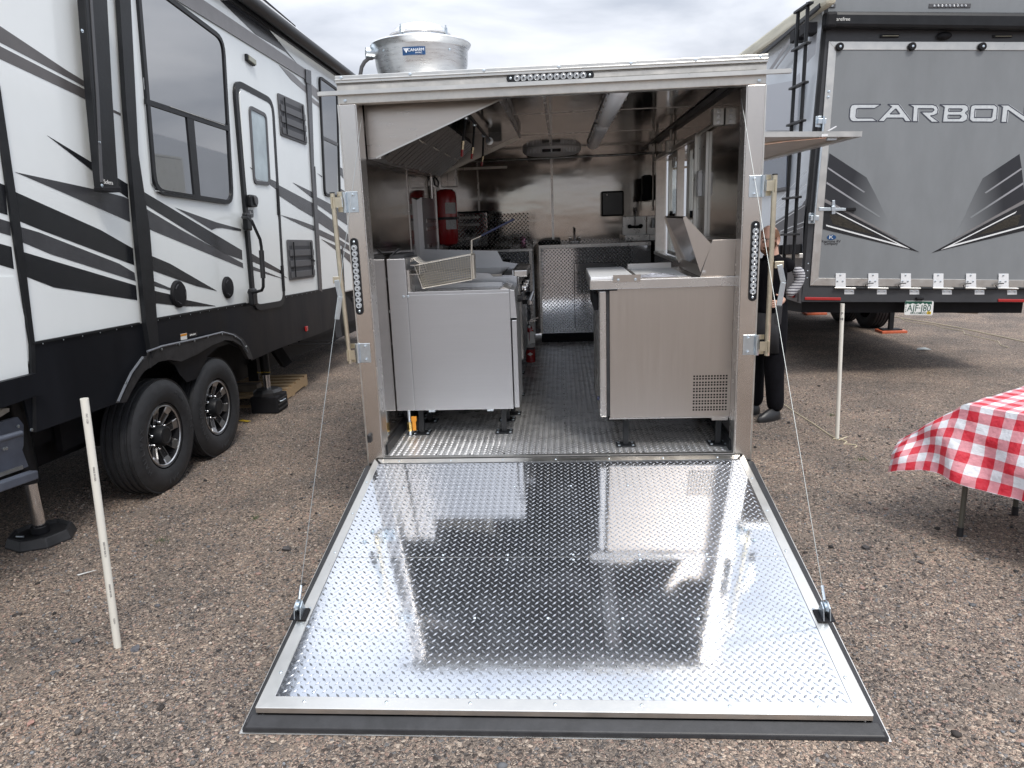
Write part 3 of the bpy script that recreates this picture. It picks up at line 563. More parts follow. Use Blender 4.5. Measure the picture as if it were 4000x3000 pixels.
# fry basket
Bk = K(1300, 600, 2.765); BY = .50
bt = thing('fry_basket', 'wire fry basket with blue grips hooked on the fryer', 'fry basket', (-.69, .6, 1.33))
TL, TR, BL_, BR = [on_y(Bk(*q), BY) for q in ((880, 1210), (1488, 1092), (970, 1456), (1500, 1362))]
DP = V((0, .19, 0)); fw = MB(); mw = MB()
c8 = [TL, TR, BR, BL_]
def wires(A, B, C, D, nu, nv, r=.0018):
    for i in range(nu+1):
        t = i/nu; mw.tube([A+(B-A)*t, D+(C-D)*t], r, 3, False)
    for j in range(nv+1):
        t = j/nv; mw.tube([A+(D-A)*t, B+(C-B)*t], r, 3, False)
wires(TL, TR, BR, BL_, 22, 10); wires(TL+DP, TR+DP, BR+DP, BL_+DP, 22, 10); wires(TL, TL+DP, BL_+DP, BL_, 9, 10); wires(TR, TR+DP, BR+DP, BR, 9, 10); wires(BL_, BR, BR+DP, BL_+DP, 22, 9)
o = obj('wire_mesh', mw, M['wire'], bt); o['kind'] = 'stuff'
for a in (V((0, 0, 0)), DP):
    fw.tube([TL+a, TR+a], .003, 8); fw.tube([BL_+a, BR+a], .0028, 8); fw.tube([TL+a, BL_+a], .002, 6); fw.tube([TR+a, BR+a], .003, 6)
for p in c8: fw.tube([p, p+DP], .0028, 8)
obj('frame', fw, M['wire'], bt, True)
for k in range(4):
    a = TL+(TR-TL)*.02+DP*(.1+.27*k)
    obj('hook', MB().tube([a+(TR-TL)*.10+V((0, 0, -.004)), a+V((.0, 0, .03)), a+V((-.012, 0, .043)), a+V((-.027, 0, .04)), a+V((-.033, 0, .02))], .0026, 6), M['wire'], bt, True)
h1, h2, h3 = [on_y(Bk(*q), BY+.07) for q in ((1500, 1090), (1500, 935), (1600, 890))]; h4 = on_y(Bk(1955, 708), BY+.03)
for dy in (-.022, .022):
    d = V((0, dy, 0)); obj('handle', MB().tube([BR+DP*.5+d, TR+DP*.5+d, h1+d, h2+d, h3+d*.7, h4+d*.35], .0034, 7), M['wire'], bt, True)
    obj('grip', MB().tube([h3+(h4-h3)*.03+d*.7, h4+d*.35], .0062, 8), M['bluep'], bt, True)
obj('back_plate', MB().box((TR.x-.004, BY+.05, BR.z), (TR.x+.012, BY+.14, TR.z-.005)), M['wire'], bt)
# griddle
G0, G1 = .86, 1.50
gr = thing('flat_griddle', 'countertop steel griddle with splash guards right behind the fryer', 'griddle', (-.6, 1.2, HF))
Q = K(1550, 950, 3.687)
obj('body', MB().box((-.98, G0, 1.20), (-.24, G1, 1.362)), M['fryst'], gr, bev=.004)
sg = [on_y(Q(*q), G0-.004) for q in ((900, 410), (1330, 435), (1400, 490), (1610, 490), (1600, 565), (880, 565))]; zt = sg[0].z
obj('splash_guard', MB().prism([(-.97, G0-.004, sg[5].z), (-.97, G0-.004, zt+.02)]+[tuple(p) for p in sg[:5]], (0, .006, 0)), M['fryst'], gr)
obj('splash_guard', MB().prism([(-.97, G1+.002, 1.363), (-.97, G1+.002, 1.53), (-.42, G1+.002, 1.50), (-.38, G1+.002, 1.42), (-.26, G1+.002, 1.40), (-.26, G1+.002, 1.363)], (0, .006, 0)), M['fryst'], gr)
obj('cook_plate', MB().box((-.965, G0+.01, 1.3625), (-.34, G1, 1.378)), mat('seasoned plate', (.34, .33, .31), .28, 1, nscale=8, namt=.2), gr)
obj('grease_trough', MB().box((-.338, G0+.004, 1.363), (-.27, G1, 1.369)).box((-.27, G0+.004, 1.363), (-.262, G1, 1.40)), M['fryst'], gr)
obj('bull_nose', MB().box((-.2605, G0, 1.355), (-.17, G1, 1.40)).box((-.239, G0, 1.22), (-.225, G1, 1.3545)), M['steel'], gr, bev=.008)
for y in (1.0, 1.22, 1.42):
    kn = obj('control_knob', MB().lathe([(.02, 0), (.024, .008), (.022, .035), (.012, .042), (0, .042)], (-.224, y, 1.27), (1, 0, 0), 16), M['chrome'], gr, True)
    obj('knob_skirt', MB().lathe([(.03, 0), (.03, .006), (.0205, .006)], (-.2245, y, 1.27), (1, 0, 0), 16), M['blackm'], kn)
obj('stand', MB().box((-.98, G0+.01, .60), (-.262, G1, .62)).box((-.98, G0+.01, 1.16), (-.262, G1, 1.1995)), M['steel'], gr)
for x in (-.95, -.30):
    for y in (G0+.05, G1-.05): foot('leg', x, y, 1.16, gr)
# range with oven
R0, R1 = 1.53, 2.30
rg = thing('oven_range', 'steel range with a tall back guard and an oven door with a round bar handle', 'range', (-.6, 1.9, HF))
obj('body', MB().box((-.98, R0, .58), (-.290, R1, 1.36)), M['fryst'], rg, bev=.004)
obj('oven_door', MB().box((-.2895, R0+.03, .66), (-.250, R1-.03, 1.16)), M['steel'], rg, bev=.005)
hd2 = obj('oven_handle', MB().tube([(-.196, R0+.05, 1.10), (-.196, R1-.05, 1.10)], .019, 14), M['chrome'], rg, True)
obj('handle_bracket', MB().box((-.2495, R0+.07, 1.085), (-.197, R0+.11, 1.115)).box((-.2495, R1-.11, 1.085), (-.197, R1-.07, 1.115)), M['blackm'], hd2)
obj('front_panel', MB().prism([(-.2895, R0, 1.18), (-.240, R0, 1.18), (-.26, R0, 1.36), (-.2895, R0, 1.36)], (0, R1-R0, 0)), M['fryst'], rg, bev=.003)
for y in np.linspace(R0+.1, R1-.1, 5): obj('control_knob', MB().lathe([(.022, 0), (.024, .01), (.02, .035), (0, .036)], (-.249, y, 1.27), (1, 0, .1), 14), M['blackm'], rg, True)
Gd = K(1300, 600, 2.765)
a, b_, c = on_y(Gd(872, 515), 1.52), on_y(Gd(957, 470), 1.52), on_y(Gd(957, 520), 1.52)
obj('back_guard', MB().prism([(a.x, 1.52, 1.36), (b_.x, 1.52, 1.36), (b_.x, 1.52, b_.z), (b_.x-.035, 1.52, a.z+.01), (a.x, 1.52, a.z)], (0, .78, 0)), M['fryst'], rg, bev=.002)
for i, z in enumerate((1.72, 1.66, 1.53)): obj('guard_louvre', MB().box((b_.x+.0005, 1.66, z), (b_.x+.004, 2.2, z+.03)), M['steel'], rg, bev=.001)
for i in range(3):
    for j in range(2):
        x, y = -.82+j*.30, R0+.13+i*.25; gt = obj('burner_grate', MB().box((x-.14, y-.10, 1.372), (x+.14, y-.09, 1.39)).box((x-.14, y+.09, 1.372), (x+.14, y+.10, 1.39)).box((x-.005, y-.09, 1.372), (x+.005, y+.09, 1.388)).box((x-.14, y-.005, 1.3605), (x+.14, y+.005, 1.3715)), M['blackm'], rg)
for x in (-.93, -.34):
    for y in (R0+.06, R1-.06): foot('leg', x, y, .58, rg)
# fire suppression tank on the left wall
tk = thing('suppression_tank', 'tall dark red suppression cylinder strapped upright to the left wall', 'tank', (-.89, 2.2, 1.53))
p0, p1 = on_y(Gd(1217, 380), 2.2), on_y(Gd(1235, 1000), 2.2); rr = .088
obj('cylinder', MB().lathe([(0, 0), (.05, .004), (.078, .02), (rr, .055), (rr, p0.z-p1.z-.07), (.08, p0.z-p1.z-.03), (.055, p0.z-p1.z-.006), (0, p0.z-p1.z)], (p0.x, 2.2, p1.z), (0, 0, 1), 28), M['red'], tk, True)
zs = on_y(Gd(1225, 700), 2.2).z
obj('strap', MB().lathe([(rr+.003, -.011), (rr+.003, .011)], (p0.x, 2.2, zs), (0, 0, 1), 28), M['black'], tk, True)
def curved_label(name, c, r, a0, a1, z0, z1, m, parent, n=8):
    b = MB(); pts = [(c.x+r*math.sin(R(a0+(a1-a0)*i/n)), c.y-r*math.cos(R(a0+(a1-a0)*i/n))) for i in range(n+1)]
    for i in range(n): b.quad((*pts[i], z0), (*pts[i+1], z0), (*pts[i+1], z1), (*pts[i], z1))
    return obj(name, b, m, parent, True)
lm = mat('instruction label', (.50, .50, .50), .6, nscale=90, namt=.5, stretch=(1, 1, 4))
curved_label('instruction_label', p0, rr+.0015, 2, 66, on_y(Gd(1265, 648), 2.2).z, on_y(Gd(1265, 532), 2.2).z, lm, tk)
curved_label('instruction_label', p0, rr+.0015, 2, 66, on_y(Gd(1265, 815), 2.2).z, on_y(Gd(1265, 715), 2.2).z, lm, tk)
obj('wall_bracket', MB().box((-1.0, 2.12, 1.50), (p0.x-rr*.75, 2.30, 2.0)), M['steel'], tk)
obj('drain_hose', MB().tube([(p0.x+.01, 2.2, p1.z+.004), (p0.x+.005, 2.2, p1.z-.08), (p0.x, 2.22, p1.z-.2)], .008, 8), M['blackm'], tk)
cb = thing('control_box', 'steel control box on the left wall above the red cylinder', 'control box', (-.9, 2.3, 1.98))
a, b_ = on_y(K(1380, 350, 3.687)(1250, 1110), 2.28), on_y(K(1380, 350, 3.687)(1478, 1395), 2.28)
obj('case', MB().box((a.x, 2.28, b_.z), (b_.x, 2.42, a.z)), M['steel'], cb, bev=.003); obj('lid_seam', MB().box((a.x+(b_.x-a.x)*.45, 2.2785, b_.z), (a.x+(b_.x-a.x)*.47, 2.2797, a.z)), M['ink'], cb)
kc = K(1380, 350, 3.687); obj('cable_loop', MB().tube([on_y(kc(*q), 2.27) for q in ((1210, 1210), (1160, 1280), (1170, 1370), (1220, 1400), (1225, 1330), (1190, 1270), (1230, 1190))], .008, 8), M['blackm'], None, True, label='black cable loop hanging beside the steel control box', cat='cable')
cd = obj('conduit', MB().tube([(-.985, 2.08, 2.08), (-.985, 2.08, 1.2)], .012, 8), M['steel'], None, True, label='steel conduit running down the left wall beside the red cylinder', cat='conduit')
# exhaust hood
hd3 = thing('exhaust_hood', 'stainless exhaust hood with slatted grease filters along the left wall', 'exhaust hood', (-.65, 1.15, 2.09))
HY = .17; ep = [on_y(q, HY) for q in ((784, 229), (1079, 216), (813, 341), (783, 340.5))]
zt = ZC-.003
P = [(-.998, HY, ep[3].z), (ep[2].x, HY, ep[2].z), (ep[1].x, HY, ep[1].z), (ep[1].x, HY, zt), (-.998, HY, zt)]
obj('end_panel', MB().prism(P, (0, .003, 0)), mat('hood steel', (.52, .475, .435), .30, 1, nscale=6, namt=.06, bump=.05, bscale=5, stretch=(1, 1, 8), rvar=.04), hd3)
obj('end_panel', MB().prism([(x, 2.12, z) for x, y, z in P], (0, .003, 0)), M['steel'], hd3)
obj('panel_hem', MB().bar(V(P[1])+V((0, -.003, 0)), V(P[2])+V((0, -.003, 0)), .008, .006, (0, 1, 0)), M['alu'], hd3)
obj('panel_hem', MB().bar(V((P[1][0], 2.118, P[1][2])), V((P[2][0], 2.118, P[2][2])), .03, .02, (0, 1, 0)), M['alud'], hd3)
obj('front_lip', MB().box((ep[1].x-.002, HY+.004, ep[1].z-.005), (ep[1].x+.012, 2.118, zt)), M['steel'], hd3)
obj('hood_top', MB().box((-.998, HY+.004, zt-.002), (ep[1].x-.003, 2.118, zt)), M['wall'], hd3)
fa = V((-.935, 0, 2.105)); fb = on_y(kc(1690, 765), 2.05); fb = V((fb.x, 0, fb.z))
fn = (fb-fa).normalized().cross(V((0, 1, 0)));  fn = fn if fn.z < 0 else -fn
obj('filter_back', MB().hexa([fa+V((0, .18, 0)), fb+V((0, .18, 0)), fb+V((0, 2.11, 0)), fa+V((0, 2.11, 0)), fa+V((-.01, .18, .03)), fb+V((-.01, .18, .03)), fb+V((-.01, 2.11, .03)), fa+V((-.01, 2.11, .03))]), M['blackm'], hd3)
nf = 4; y0 = .20; fwid = (2.10-y0)/nf
slat = None
for k in range(nf):
    ya = y0+k*fwid; ff = MB(); th = .012
    fo = obj('grease_filter', MB().bar(fa+fn*.012+V((0, ya+.006, 0)), fb+fn*.012+V((0, ya+.006, 0)), .010, .012, fn), M['steel'], hd3); obj('filter_frame', MB().bar(fa+fn*.012+V((0, ya+fwid-.006, 0)), fb+fn*.012+V((0, ya+fwid-.006, 0)), .010, .012, fn), M['steel'], fo)
    ns = 4
    for i in range(ns):
        y = ya+.03+(fwid-.06)*(i+.5)/ns; c = fn*.016+V((0, y, 0))
        if slat is None:
            slat = MB().hexa([fa+V((0, -.020, 0)), fb+V((0, -.020, 0)), fb+V((0, .020, 0)), fa+V((0, .020, 0)), fa+fn*.028+V((0, -.010, 0)), fb+fn*.028+V((0, -.010, 0)), fb+fn*.028+V((0, .004, 0)), fa+fn*.028+V((0, .004, 0))]).mesh('filter_slat'); slat.materials.append(M['fslat'])
        inst('filter_slat', slat, Matrix.Translation(c), fo)
    for t in ((.30,) if k != 1 else (.3,)):
        m = fa+(fb-fa)*.55+fn*.03; yc = ya+fwid/2
        obj('filter_handle', MB().tube([m+V((0, yc-.06, 0)), m+fn*.03+V((.012, yc-.055, 0)), m+fn*.03+V((.012, yc+.055, 0)), m+V((0, yc+.06, 0))], .003, 6), M['wire'], fo, True)
obj('grease_gutter', MB().box((-.998, HY+.004, 2.082), (-.925, 2.118, 2.095)).box((-.93, HY+.004, 2.0955), (-.925, 2.118, 2.112)), M['steel'], hd3)
pn = thing('nozzle_pipe', 'black suppression pipe with three brass nozzle drops inside the hood', 'pipe', (-.45, 1.2, 2.25))
A, B_, = on_y(kc(1650, 350), .75), on_y(kc(1960, 730), 2.1)
obj('pipe_run', MB().tube([A, B_], .011, 10), M['black'], pn, True)
for q0, q1, q2, yy in (((1625, 400), (1580, 740), (1562, 965), .80), ((1745, 500), (1722, 830), (1703, 1000), 1.15), ((1875, 660), (1865, 960), (1845, 1100), 1.75)):
    a, b_, c = on_y(kc(*q0), yy), on_y(kc(*q1), yy), on_y(kc(*q2), yy)
    dr = obj('nozzle_drop', MB().tube([a, b_], .008, 8), M['black'], pn, True); L = c-b_
    obj('brass_fitting', MB().tube([b_, b_+L*.28], .0115, 6).tube([b_+L*.30, b_+L*.55], .0095, 6), mat('nickel brass', (.62, .54, .38), .25, 1), dr)
    obj('red_cap', MB().tube([b_+L*.56, c], .009, 8), M['red'], dr)
    obj('pipe_elbow', MB().ell(a, (.016, .016, .016)), M['zinc'], dr, True)
for q, yy in (((1830, 380), 2.11), ((1930, 470), 2.11), ((1960, 740), 2.11)):
    a = on_y(kc(*q), yy); obj('pipe_flange', MB().lathe([(.03, 0), (.03, .006), (.014, .01), (.014, .02)], (a.x, 2.118, a.z), (0, -1, 0), 14), M['zinc'], pn, True)
for q0, q1 in (((1960, 400), (2140, 580)), ((1945, 600), (2140, 745))):
    a, b_ = on_y(kc(*q0), 2.116), on_y(kc(*q1), 2.116); obj('sticker', MB().box((a.x, 2.1165, b_.z), (b_.x, 2.1185, a.z)), mat('worn sticker', (.16, .16, .155), .6, nscale=40, namt=.4), hd3)
# ================================================================ PREP TABLE, RIGHT
E0, E1 = .12, .86
fg = thing('prep_table', 'refrigerated prep table with raised lid on the right, nearest the ramp', 'prep table', (.66, .5, HF))
X0, X1, Z0, Z1 = .318, 1.0, .592, 1.333
vg = K(2150, 800, 1.6926)
g0, g1 = on_y(vg(938, 1120), E0), on_y(vg(1164, 1362), E0)
vx0, vx1, vz1, vz0 = g0.x, g1.x, g0.z, g1.z
obj('cabinet', MB().box((X0, E0+.045, Z0), (X1, E1, Z1)), M['frist'], fg)
obj('vent_dark_backing', MB().box((X0+.002, E0+.0125, Z0+.002), (X1-.002, E0+.0445, Z1-.002)), M['blackm'], fg)  # solid matt black slab: the shade behind the vent holes as colour
fp = MB()
for a, b_ in (((X0, Z0), (vx0, Z1)), ((vx1, Z0), (X1, Z1)), ((vx0, Z0), (vx1, vz0)), ((vx0, vz1), (vx1, Z1))): fp.quad((a[0], E0, a[1]), (b_[0], E0, a[1]), (b_[0], E0, b_[1]), (a[0], E0, b_[1]))
for x, d in ((X0, -1), (X1, 1)): fp.quad((x, E0, Z0), (x, E0+.0115, Z0), (x, E0+.0115, Z1), (x, E0, Z1))
fp.quad((X0, E0, Z1), (X1, E0, Z1), (X1, E0+.0115, Z1), (X0, E0+.0115, Z1)); fp.quad((X0, E0, Z0), (X1, E0, Z0), (X1, E0+.0115, Z0), (X0, E0+.0115, Z0))
obj('side_panel', fp, M['frist'], fg)
gp = MB(); nc, nr = 12, 12
cxs = [vx0+(vx1-vx0)*i/nc for i in range(nc+1)]; czs = []
pr = (vz1-vz0)/6
for r in range(6): czs += [vz0+pr*r+.0, vz0+pr*(r+.42)]
xs2 = sorted([vx0+(vx1-vx0)*(i+f)/nc for i in range(nc) for f in (.0, .38)]+[vx1]); zs2 = sorted([vz0+pr*(r+f) for r in range(6) for f in (.0, .10, .36, .52, .78)]+[vz1])
for i in range(len(xs2)-1):
    for j in range(len(zs2)-1):
        hole = (i % 2 == 1) and (j % 5 in (1, 3))
        if not hole: gp.quad((xs2[i], E0, zs2[j]), (xs2[i+1], E0, zs2[j]), (xs2[i+1], E0, zs2[j+1]), (xs2[i], E0, zs2[j+1]))
obj('vent_grille', gp, M['frist'], fg)
obj('cabinet_rim', MB().box((X0-.006, E0-.002, Z0-.008), (X1, E0+.012, Z0-.0005)), M['steel'], fg)
obj('door', MB().box((.259, E0+.002, Z0+.002), (.300, E1-.005, Z1-.005)), M['steel'], fg, bev=.010)
obj('door_gasket', MB().box((.3003, E0+.008, Z0+.01), (.3175, E1-.01, Z1-.01)), M['rub'], fg)
obj('door_handle', MB().box((.235, E0+.10, Z1-.13), (.2585, E1-.1, Z1-.03)), M['blackm'], fg, bev=.006)
obj('door_hinge', MB().box((.255, E0-.003, Z1-.008), (.36, E0+.02, Z1-.0005)), M['blackm'], fg)
obj('lock', MB().lathe([(.012, 0), (.012, .012), (0, .013)], (.2585, E0+.04, .70), (-1, 0, 0), 12), M['bluep'], fg)
obj('top_frame', MB().box((.213, E0-.012, Z1+.001), (1.0, E1, 1.386)), M['steel'], fg, bev=.003)
obj('frame_end', MB().box((.2095, E0-.0135, Z1+.003), (.2128, E1, 1.389)), M['alu'], fg)
obj('cutting_board', MB().box((.2135, E0-.006, 1.3865), (.452, E1-.02, 1.403)), M['wplas'], fg, bev=.003)
c0, c1 = on_y(vg(415, 468), E0-.015), on_y(vg(596, 506), E0-.015)
bk = obj('board_bracket', MB().box((c0.x, E0-.0165, c1.z), (c1.x, E0-.0125, c0.z+.002)), M['frist'], fg)
for x in (c0.x+.028, c1.x-.028): inst('carriage_bolt', bolt, fr((x, E0-.0167, c1.z+.012), (1, 0, 0), (0, -1, 0)) @ Matrix.Scale(.5, 4), bk)
obj('pan_rail', MB().box((.470, E0-.004, 1.3865), (.482, E1, 1.394)).box((.482, E0-.006, 1.3865), (.76, E0+.006, 1.3925)).box((.482, E1-.02, 1.3865), (.76, E1, 1.42)), M['steel'], fg)
obj('pan_well', MB().box((.4825, E0+.0065, 1.387), (.755, E1-.0205, 1.3885)), M['wplas'], fg)
bgm = mat('clear film', (.55, .56, .62), .12, spec=.9, nscale=18, namt=.3, bump=.9, bscale=22)
b = MB(); nn = 14
for j in range(nn+1):
    for i in range(nn+1): b.v.append((.50+.2*i/nn, E0+.04+.2*j/nn, 1.3895+.018*max(0, noise.noise(V((i*.5, j*.6, 2)))+.4)*math.sin(math.pi*i/nn)*math.sin(math.pi*j/nn)))
b.f = [(j*(nn+1)+i, j*(nn+1)+i+1, (j+1)*(nn+1)+i+1, (j+1)*(nn+1)+i) for j in range(nn) for i in range(nn)]
obj('plastic_wrap', b, bgm, None, True, label='crumpled clear plastic wrap lying in the open prep table well', cat='plastic wrap')
lq = [on_y(vg(*q), E0) for q in ((1072, 232), (1255, 230), (1255, 460), (990, 462))]
obj('lid_housing', MB().prism([(lq[0].x, E0, lq[0].z), (X1-.001, E0, lq[0].z), (X1-.001, E0, 1.3875), (lq[3].x, E0, 1.3875)], (0, E1-E0-.01, 0)), M['frist'], fg, bev=.002)
l1 = [on_y(vg(*q), E0-.004) for q in ((876, 84), (890, 78), (1064, 266), (992, 448))]
lid = obj('raised_lid', MB().prism(l1, (0, .004, 0)), M['frist'], fg)
obj('lid_side', MB().prism([p+V((0, E1-E0-.006, 0)) for p in l1], (0, .004, 0)), M['frist'], lid)
a, b_, c, d = l1; e = V((0, E1-E0-.006, 0)); f4 = V((0, .0045, 0))
obj('lid_top', MB().hexa([b_+f4, c+f4, c+e, b_+e, b_+f4+V((.004, 0, .002)), c+f4+V((.004, 0, .002)), c+e+V((.004, 0, .002)), b_+e+V((.004, 0, .002))]), M['frist'], lid)
obj('lid_liner', MB().prism([p+f4 for p in (b_+V((-.004, 0, -.01)), c+V((-.02, 0, -.01)), d+V((.015, 0, .03)))], e-f4), M['wall'], lid)
obj('lid_pivot', MB().lathe([(.012, 0), (.012, .004), (0, .005)], on_y(vg(1014, 446), E0-.005), (0, -1, 0), 14), M['steel'], lid, True)
rv2 = [(.765+.03*i, 1.40) for i in range(0)]
obj('wall_flashing', MB().box((X1-.004, E0-.003, .60), (X1+.0005, E0+.02, 1.53)), M['steel'], fg)
for x in (.412, .945): foot('leg', x, E0+.06, Z0-.008, fg)
for x in (.40, .945): foot('leg', x, E1-.10, Z0, fg)
obj('leg_channel', MB().box((.90, E0+.02, Z0-.03), (.99, E0+.12, Z0-.0085)), M['steel'], fg)
# ================================================================ FAR END COUNTERS
CY = 3.75
ct = thing('sink_counter', 'back counter faced with bright tread plate, holding two sinks', 'counter', (.4, 4.05, HF))
obj('front_panel', MB().box((-.172, CY, HF+.10), (.985, CY+.02, 1.40)), M['plate'], ct)
lugs('tread_lugs', (-.165, CY-.0002, HF+.11), (1, 0, 0), (0, 0, 1), (0, -1, 0), .97, .985, .019, M['lugf'], ct, w=.0065, L=.0155, h=.0045, skip=lambda u, v: .355 < u < .37 and v < .65)
obj('counter_top', MB().box((-.18, CY-.012, 1.4005), (.745, YB-.004, 1.44)).box((.7455, CY-.012, 1.4005), (.985, CY+.06, 1.44)), M['steel'], ct, bev=.003)
obj('kick_board', MB().box((-.17, CY+.03, HF), (.985, CY+.05, HF+.099)), M['blackm'], ct)
obj('corner_angle', MB().box((-.178, CY-.004, HF+.10), (-.155, CY-.0005, 1.40)), M['steel'], ct)
ax0, az0 = .195, .56; a1 = on_y(K(2000, 600, 2.458)(990, 1045), CY)
obj('access_door', MB().box((ax0, CY-.006, HF+.15), (.62, CY-.0005, a1.z)), M['plate'], ct)
obj('door_seam', MB().box((ax0-.008, CY-.004, HF+.15), (ax0-.001, CY-.0004, a1.z+.007)).box((ax0-.001, CY-.004, a1.z+.0005), (.62, CY-.0004, a1.z+.007)), M['ink'], ct)
lugs('tread_lugs', (ax0+.004, CY-.0062, HF+.155), (1, 0, 0), (0, 0, 1), (0, -1, 0), .42, .6, .019, M['lugf'], ct, w=.0065, L=.0155, h=.0045)
lc = thing('side_counter', 'lower left counter faced with tread plate under the countertop oven', 'counter', (-.6, 3.8, HF))
LY = 3.3
obj('front_panel', MB().box((-1.0, LY, HF+.10), (-.236, LY+.02, 1.40)), M['plate'], lc)
lugs('tread_lugs', (-.995, LY-.0002, HF+.4), (1, 0, 0), (0, 0, 1), (0, -1, 0), .755, .97, .019, M['lugf'], lc, w=.0065, L=.0155, h=.0045)
obj('side_panel', MB().box((-.256, LY+.0205, HF+.10), (-.236, CY+.09, 1.40)), M['plate'], lc)
lugs('tread_lugs', (-.2358, LY+.03, HF+.11), (0, 1, 0), (0, 0, 1), (1, 0, 0), .40, .98, .019, M['lugf'], lc, w=.0065, L=.0155, h=.0045)
obj('counter_top', MB().box((-1.0, LY-.01, 1.4005), (-.226, YB-.004, 1.43)), M['steel'], lc, bev=.003)
obj('corner_angle', MB().box((-.262, LY-.004, HF+.10), (-.233, LY-.0005, 1.4)), M['steel'], lc)
obj('kick_board', MB().box((-1.0, LY+.04, HF), (-.25, CY+.02, HF+.099)), M['blackm'], lc)
# countertop oven
ovy = 3.50; q0, q1 = on_y(Gd(1335, 628), ovy), on_y(Gd(1700, 1003), ovy); oz = 1.432
ov = thing('countertop_oven', 'small stainless countertop oven with black sides on the left counter', 'countertop oven', (-.82, 3.7, oz))
ox0, ox1, ozt = -1.0, q1.x, q0.z
obj('case', MB().box((ox0, ovy+.004, oz+.03), (ox1-.02, 3.98, ozt)), M['blackm'], ov, bev=.006)
obj('front_face', MB().box((ox0, ovy, oz+.03), (ox1-.02, ovy+.0035, ozt-.02)), M['chrome'], ov)
obj('side_cover', MB().box((ox1-.0195, ovy-.01, oz+.03), (ox1, 3.98, ozt)), M['blackm'], ov, bev=.004)
for z in (.30, .23, .09): obj('door_slot', MB().box((ox0+.03, ovy-.002, oz+z), (ox1-.10, ovy-.0003, oz+z+.028)), M['steel'], ov, bev=.001)
obj('door_pull', MB().prism([(ox1-.20+.055*math.cos(t), ovy-.012, oz+.19-.04*math.sin(t)) for t in np.linspace(0, math.pi, 9)], (0, .011, 0)), M['blackm'], ov)
obj('side_knob', MB().lathe([(.03, 0), (.026, .06), (0, .06)], (ox1, ovy+.1, oz+.24), (1, 0, 0), 12), M['blackm'], ov, True)
for x in (ox0+.06, ox1-.08, ox1-.02):
    obj('leg', MB().lathe([(.012, 0), (.012, .03)], (x, ovy+.03, oz-.001), (0, 0, 1), 10), M['blackm'], ov); obj('leg', MB().lathe([(.012, 0), (.012, .03)], (x, 3.93, oz-.001), (0, 0, 1), 10), M['blackm'], ov)
# clear bag, can
bc = on_y(Gd(1865, 990), 3.46); b = MB().ell((bc.x, 3.46, oz+.045), (.085, .08, .058), 18, 12)
b.v = [tuple(V(p)+V((noise.noise(V(p)*22), noise.noise(V(p)*22+V((9, 0, 0))), noise.noise(V(p)*18+V((0, 7, 0)))*1.2+.15))*.022) for p in b.v]
b.v = [(x, y, max(z, oz+.001)) for x, y, z in b.v]
obj('plastic_bag', b, mat('wrinkled clear bag', (.30, .29, .26), .15, spec=.9, nscale=25, namt=.5, bump=.9, bscale=30), None, label='crumpled clear plastic bag on the left counter beside the oven', cat='plastic bag')
cc = on_y(Gd(2055, 990), 3.42); cc = V((cc.x, 3.42, oz))
can = obj('drink_can', MB().lathe([(.024, 0), (.03, .006), (.031, .012), (.031, .098), (.0265, .108), (.027, .111), (.024, .108), (0, .107)], cc, (0, 0, 1), 20), mat('pink can', (.36, .17, .26), .25, .6, nscale=55, namt=.9), None, True, label='pink printed drink can on the left counter right of the plastic bag', cat='drink can')
# sinks
sk = thing('hand_sink', 'wall hung steel hand sink with gooseneck tap in the far right corner', 'hand sink', (.88, 4.2, 1.44))
s2 = K(2000, 600, 2.458); a, b_ = on_y(s2(1060, 605), YB-.01), on_y(s2(1308, 775), YB-.01)
obj('backsplash', MB().box((a.x, YB-.02, 1.442), (1.0, YB-.004, a.z)), M['steel'], sk, bev=.004)
obj('basin', MB().box((a.x, 4.02, 1.4415), (1.0, 4.035, 1.50)).box((a.x, 4.036, 1.4415), (a.x+.015, YB-.021, 1.50)).box((.985, 4.036, 1.4415), (1.0, YB-.021, 1.50)).box((a.x+.016, 4.036, 1.4415), (.984, YB-.021, 1.45)), M['steel'], sk)
fx = on_y(s2(1180, 700), YB-.03); ft = on_y(s2(1180, 520), YB-.08)
tp = obj('tap', MB().tube([(fx.x, YB-.06, fx.z), (fx.x, YB-.06, ft.z-.03), (fx.x, YB-.075, ft.z-.008), (fx.x, YB-.10, ft.z), (fx.x, YB-.125, ft.z-.008), (fx.x, YB-.14, ft.z-.04)], .008, 10), M['chrome'], sk, True)
obj('tap_body', MB().box((fx.x-.055, YB-.07, fx.z-.018), (fx.x+.055, YB-.0205, fx.z+.012)), M['blackm'], sk, bev=.006)
for s in (-1, 1): obj('tap_handle', MB().lathe([(.02, 0), (.024, .015), (.016, .045), (0, .045)], (fx.x+s*.055, YB-.045, fx.z), (s*.3, -1, .2), 12), M['blackm'], sk, True)
mt = on_y(s2(603, 830), 4.1); mt = V((mt.x, 4.1, 1.4405)); ftz = on_y(s2(603, 718), 4.1).z
tf = thing('sink_tap', 'small chrome twin handle tap on the back counter, right of the black tray', 'tap', mt)
obj('tap_base', MB().box((mt.x-.055, 4.08, 1.4405), (mt.x+.055, 4.12, 1.46)), M['chrome'], tf, bev=.006)
obj('spout', MB().tube([(mt.x, 4.1, 1.46), (mt.x, 4.1, ftz-.02), (mt.x, 4.085, ftz), (mt.x, 4.06, ftz-.004), (mt.x, 4.04, ftz-.03)], .009, 10), M['chrome'], tf, True)
for s in (-1, 1): obj('tap_handle', MB().lathe([(.012, 0), (.016, .02), (.01, .03)], (mt.x+s*.045, 4.1, 1.46), (0, 0, 1), 10).bar((mt.x+s*.035, 4.1, 1.493), (mt.x+s*.068, 4.1, 1.497), .012, .006), M['chrome'], tf, True)
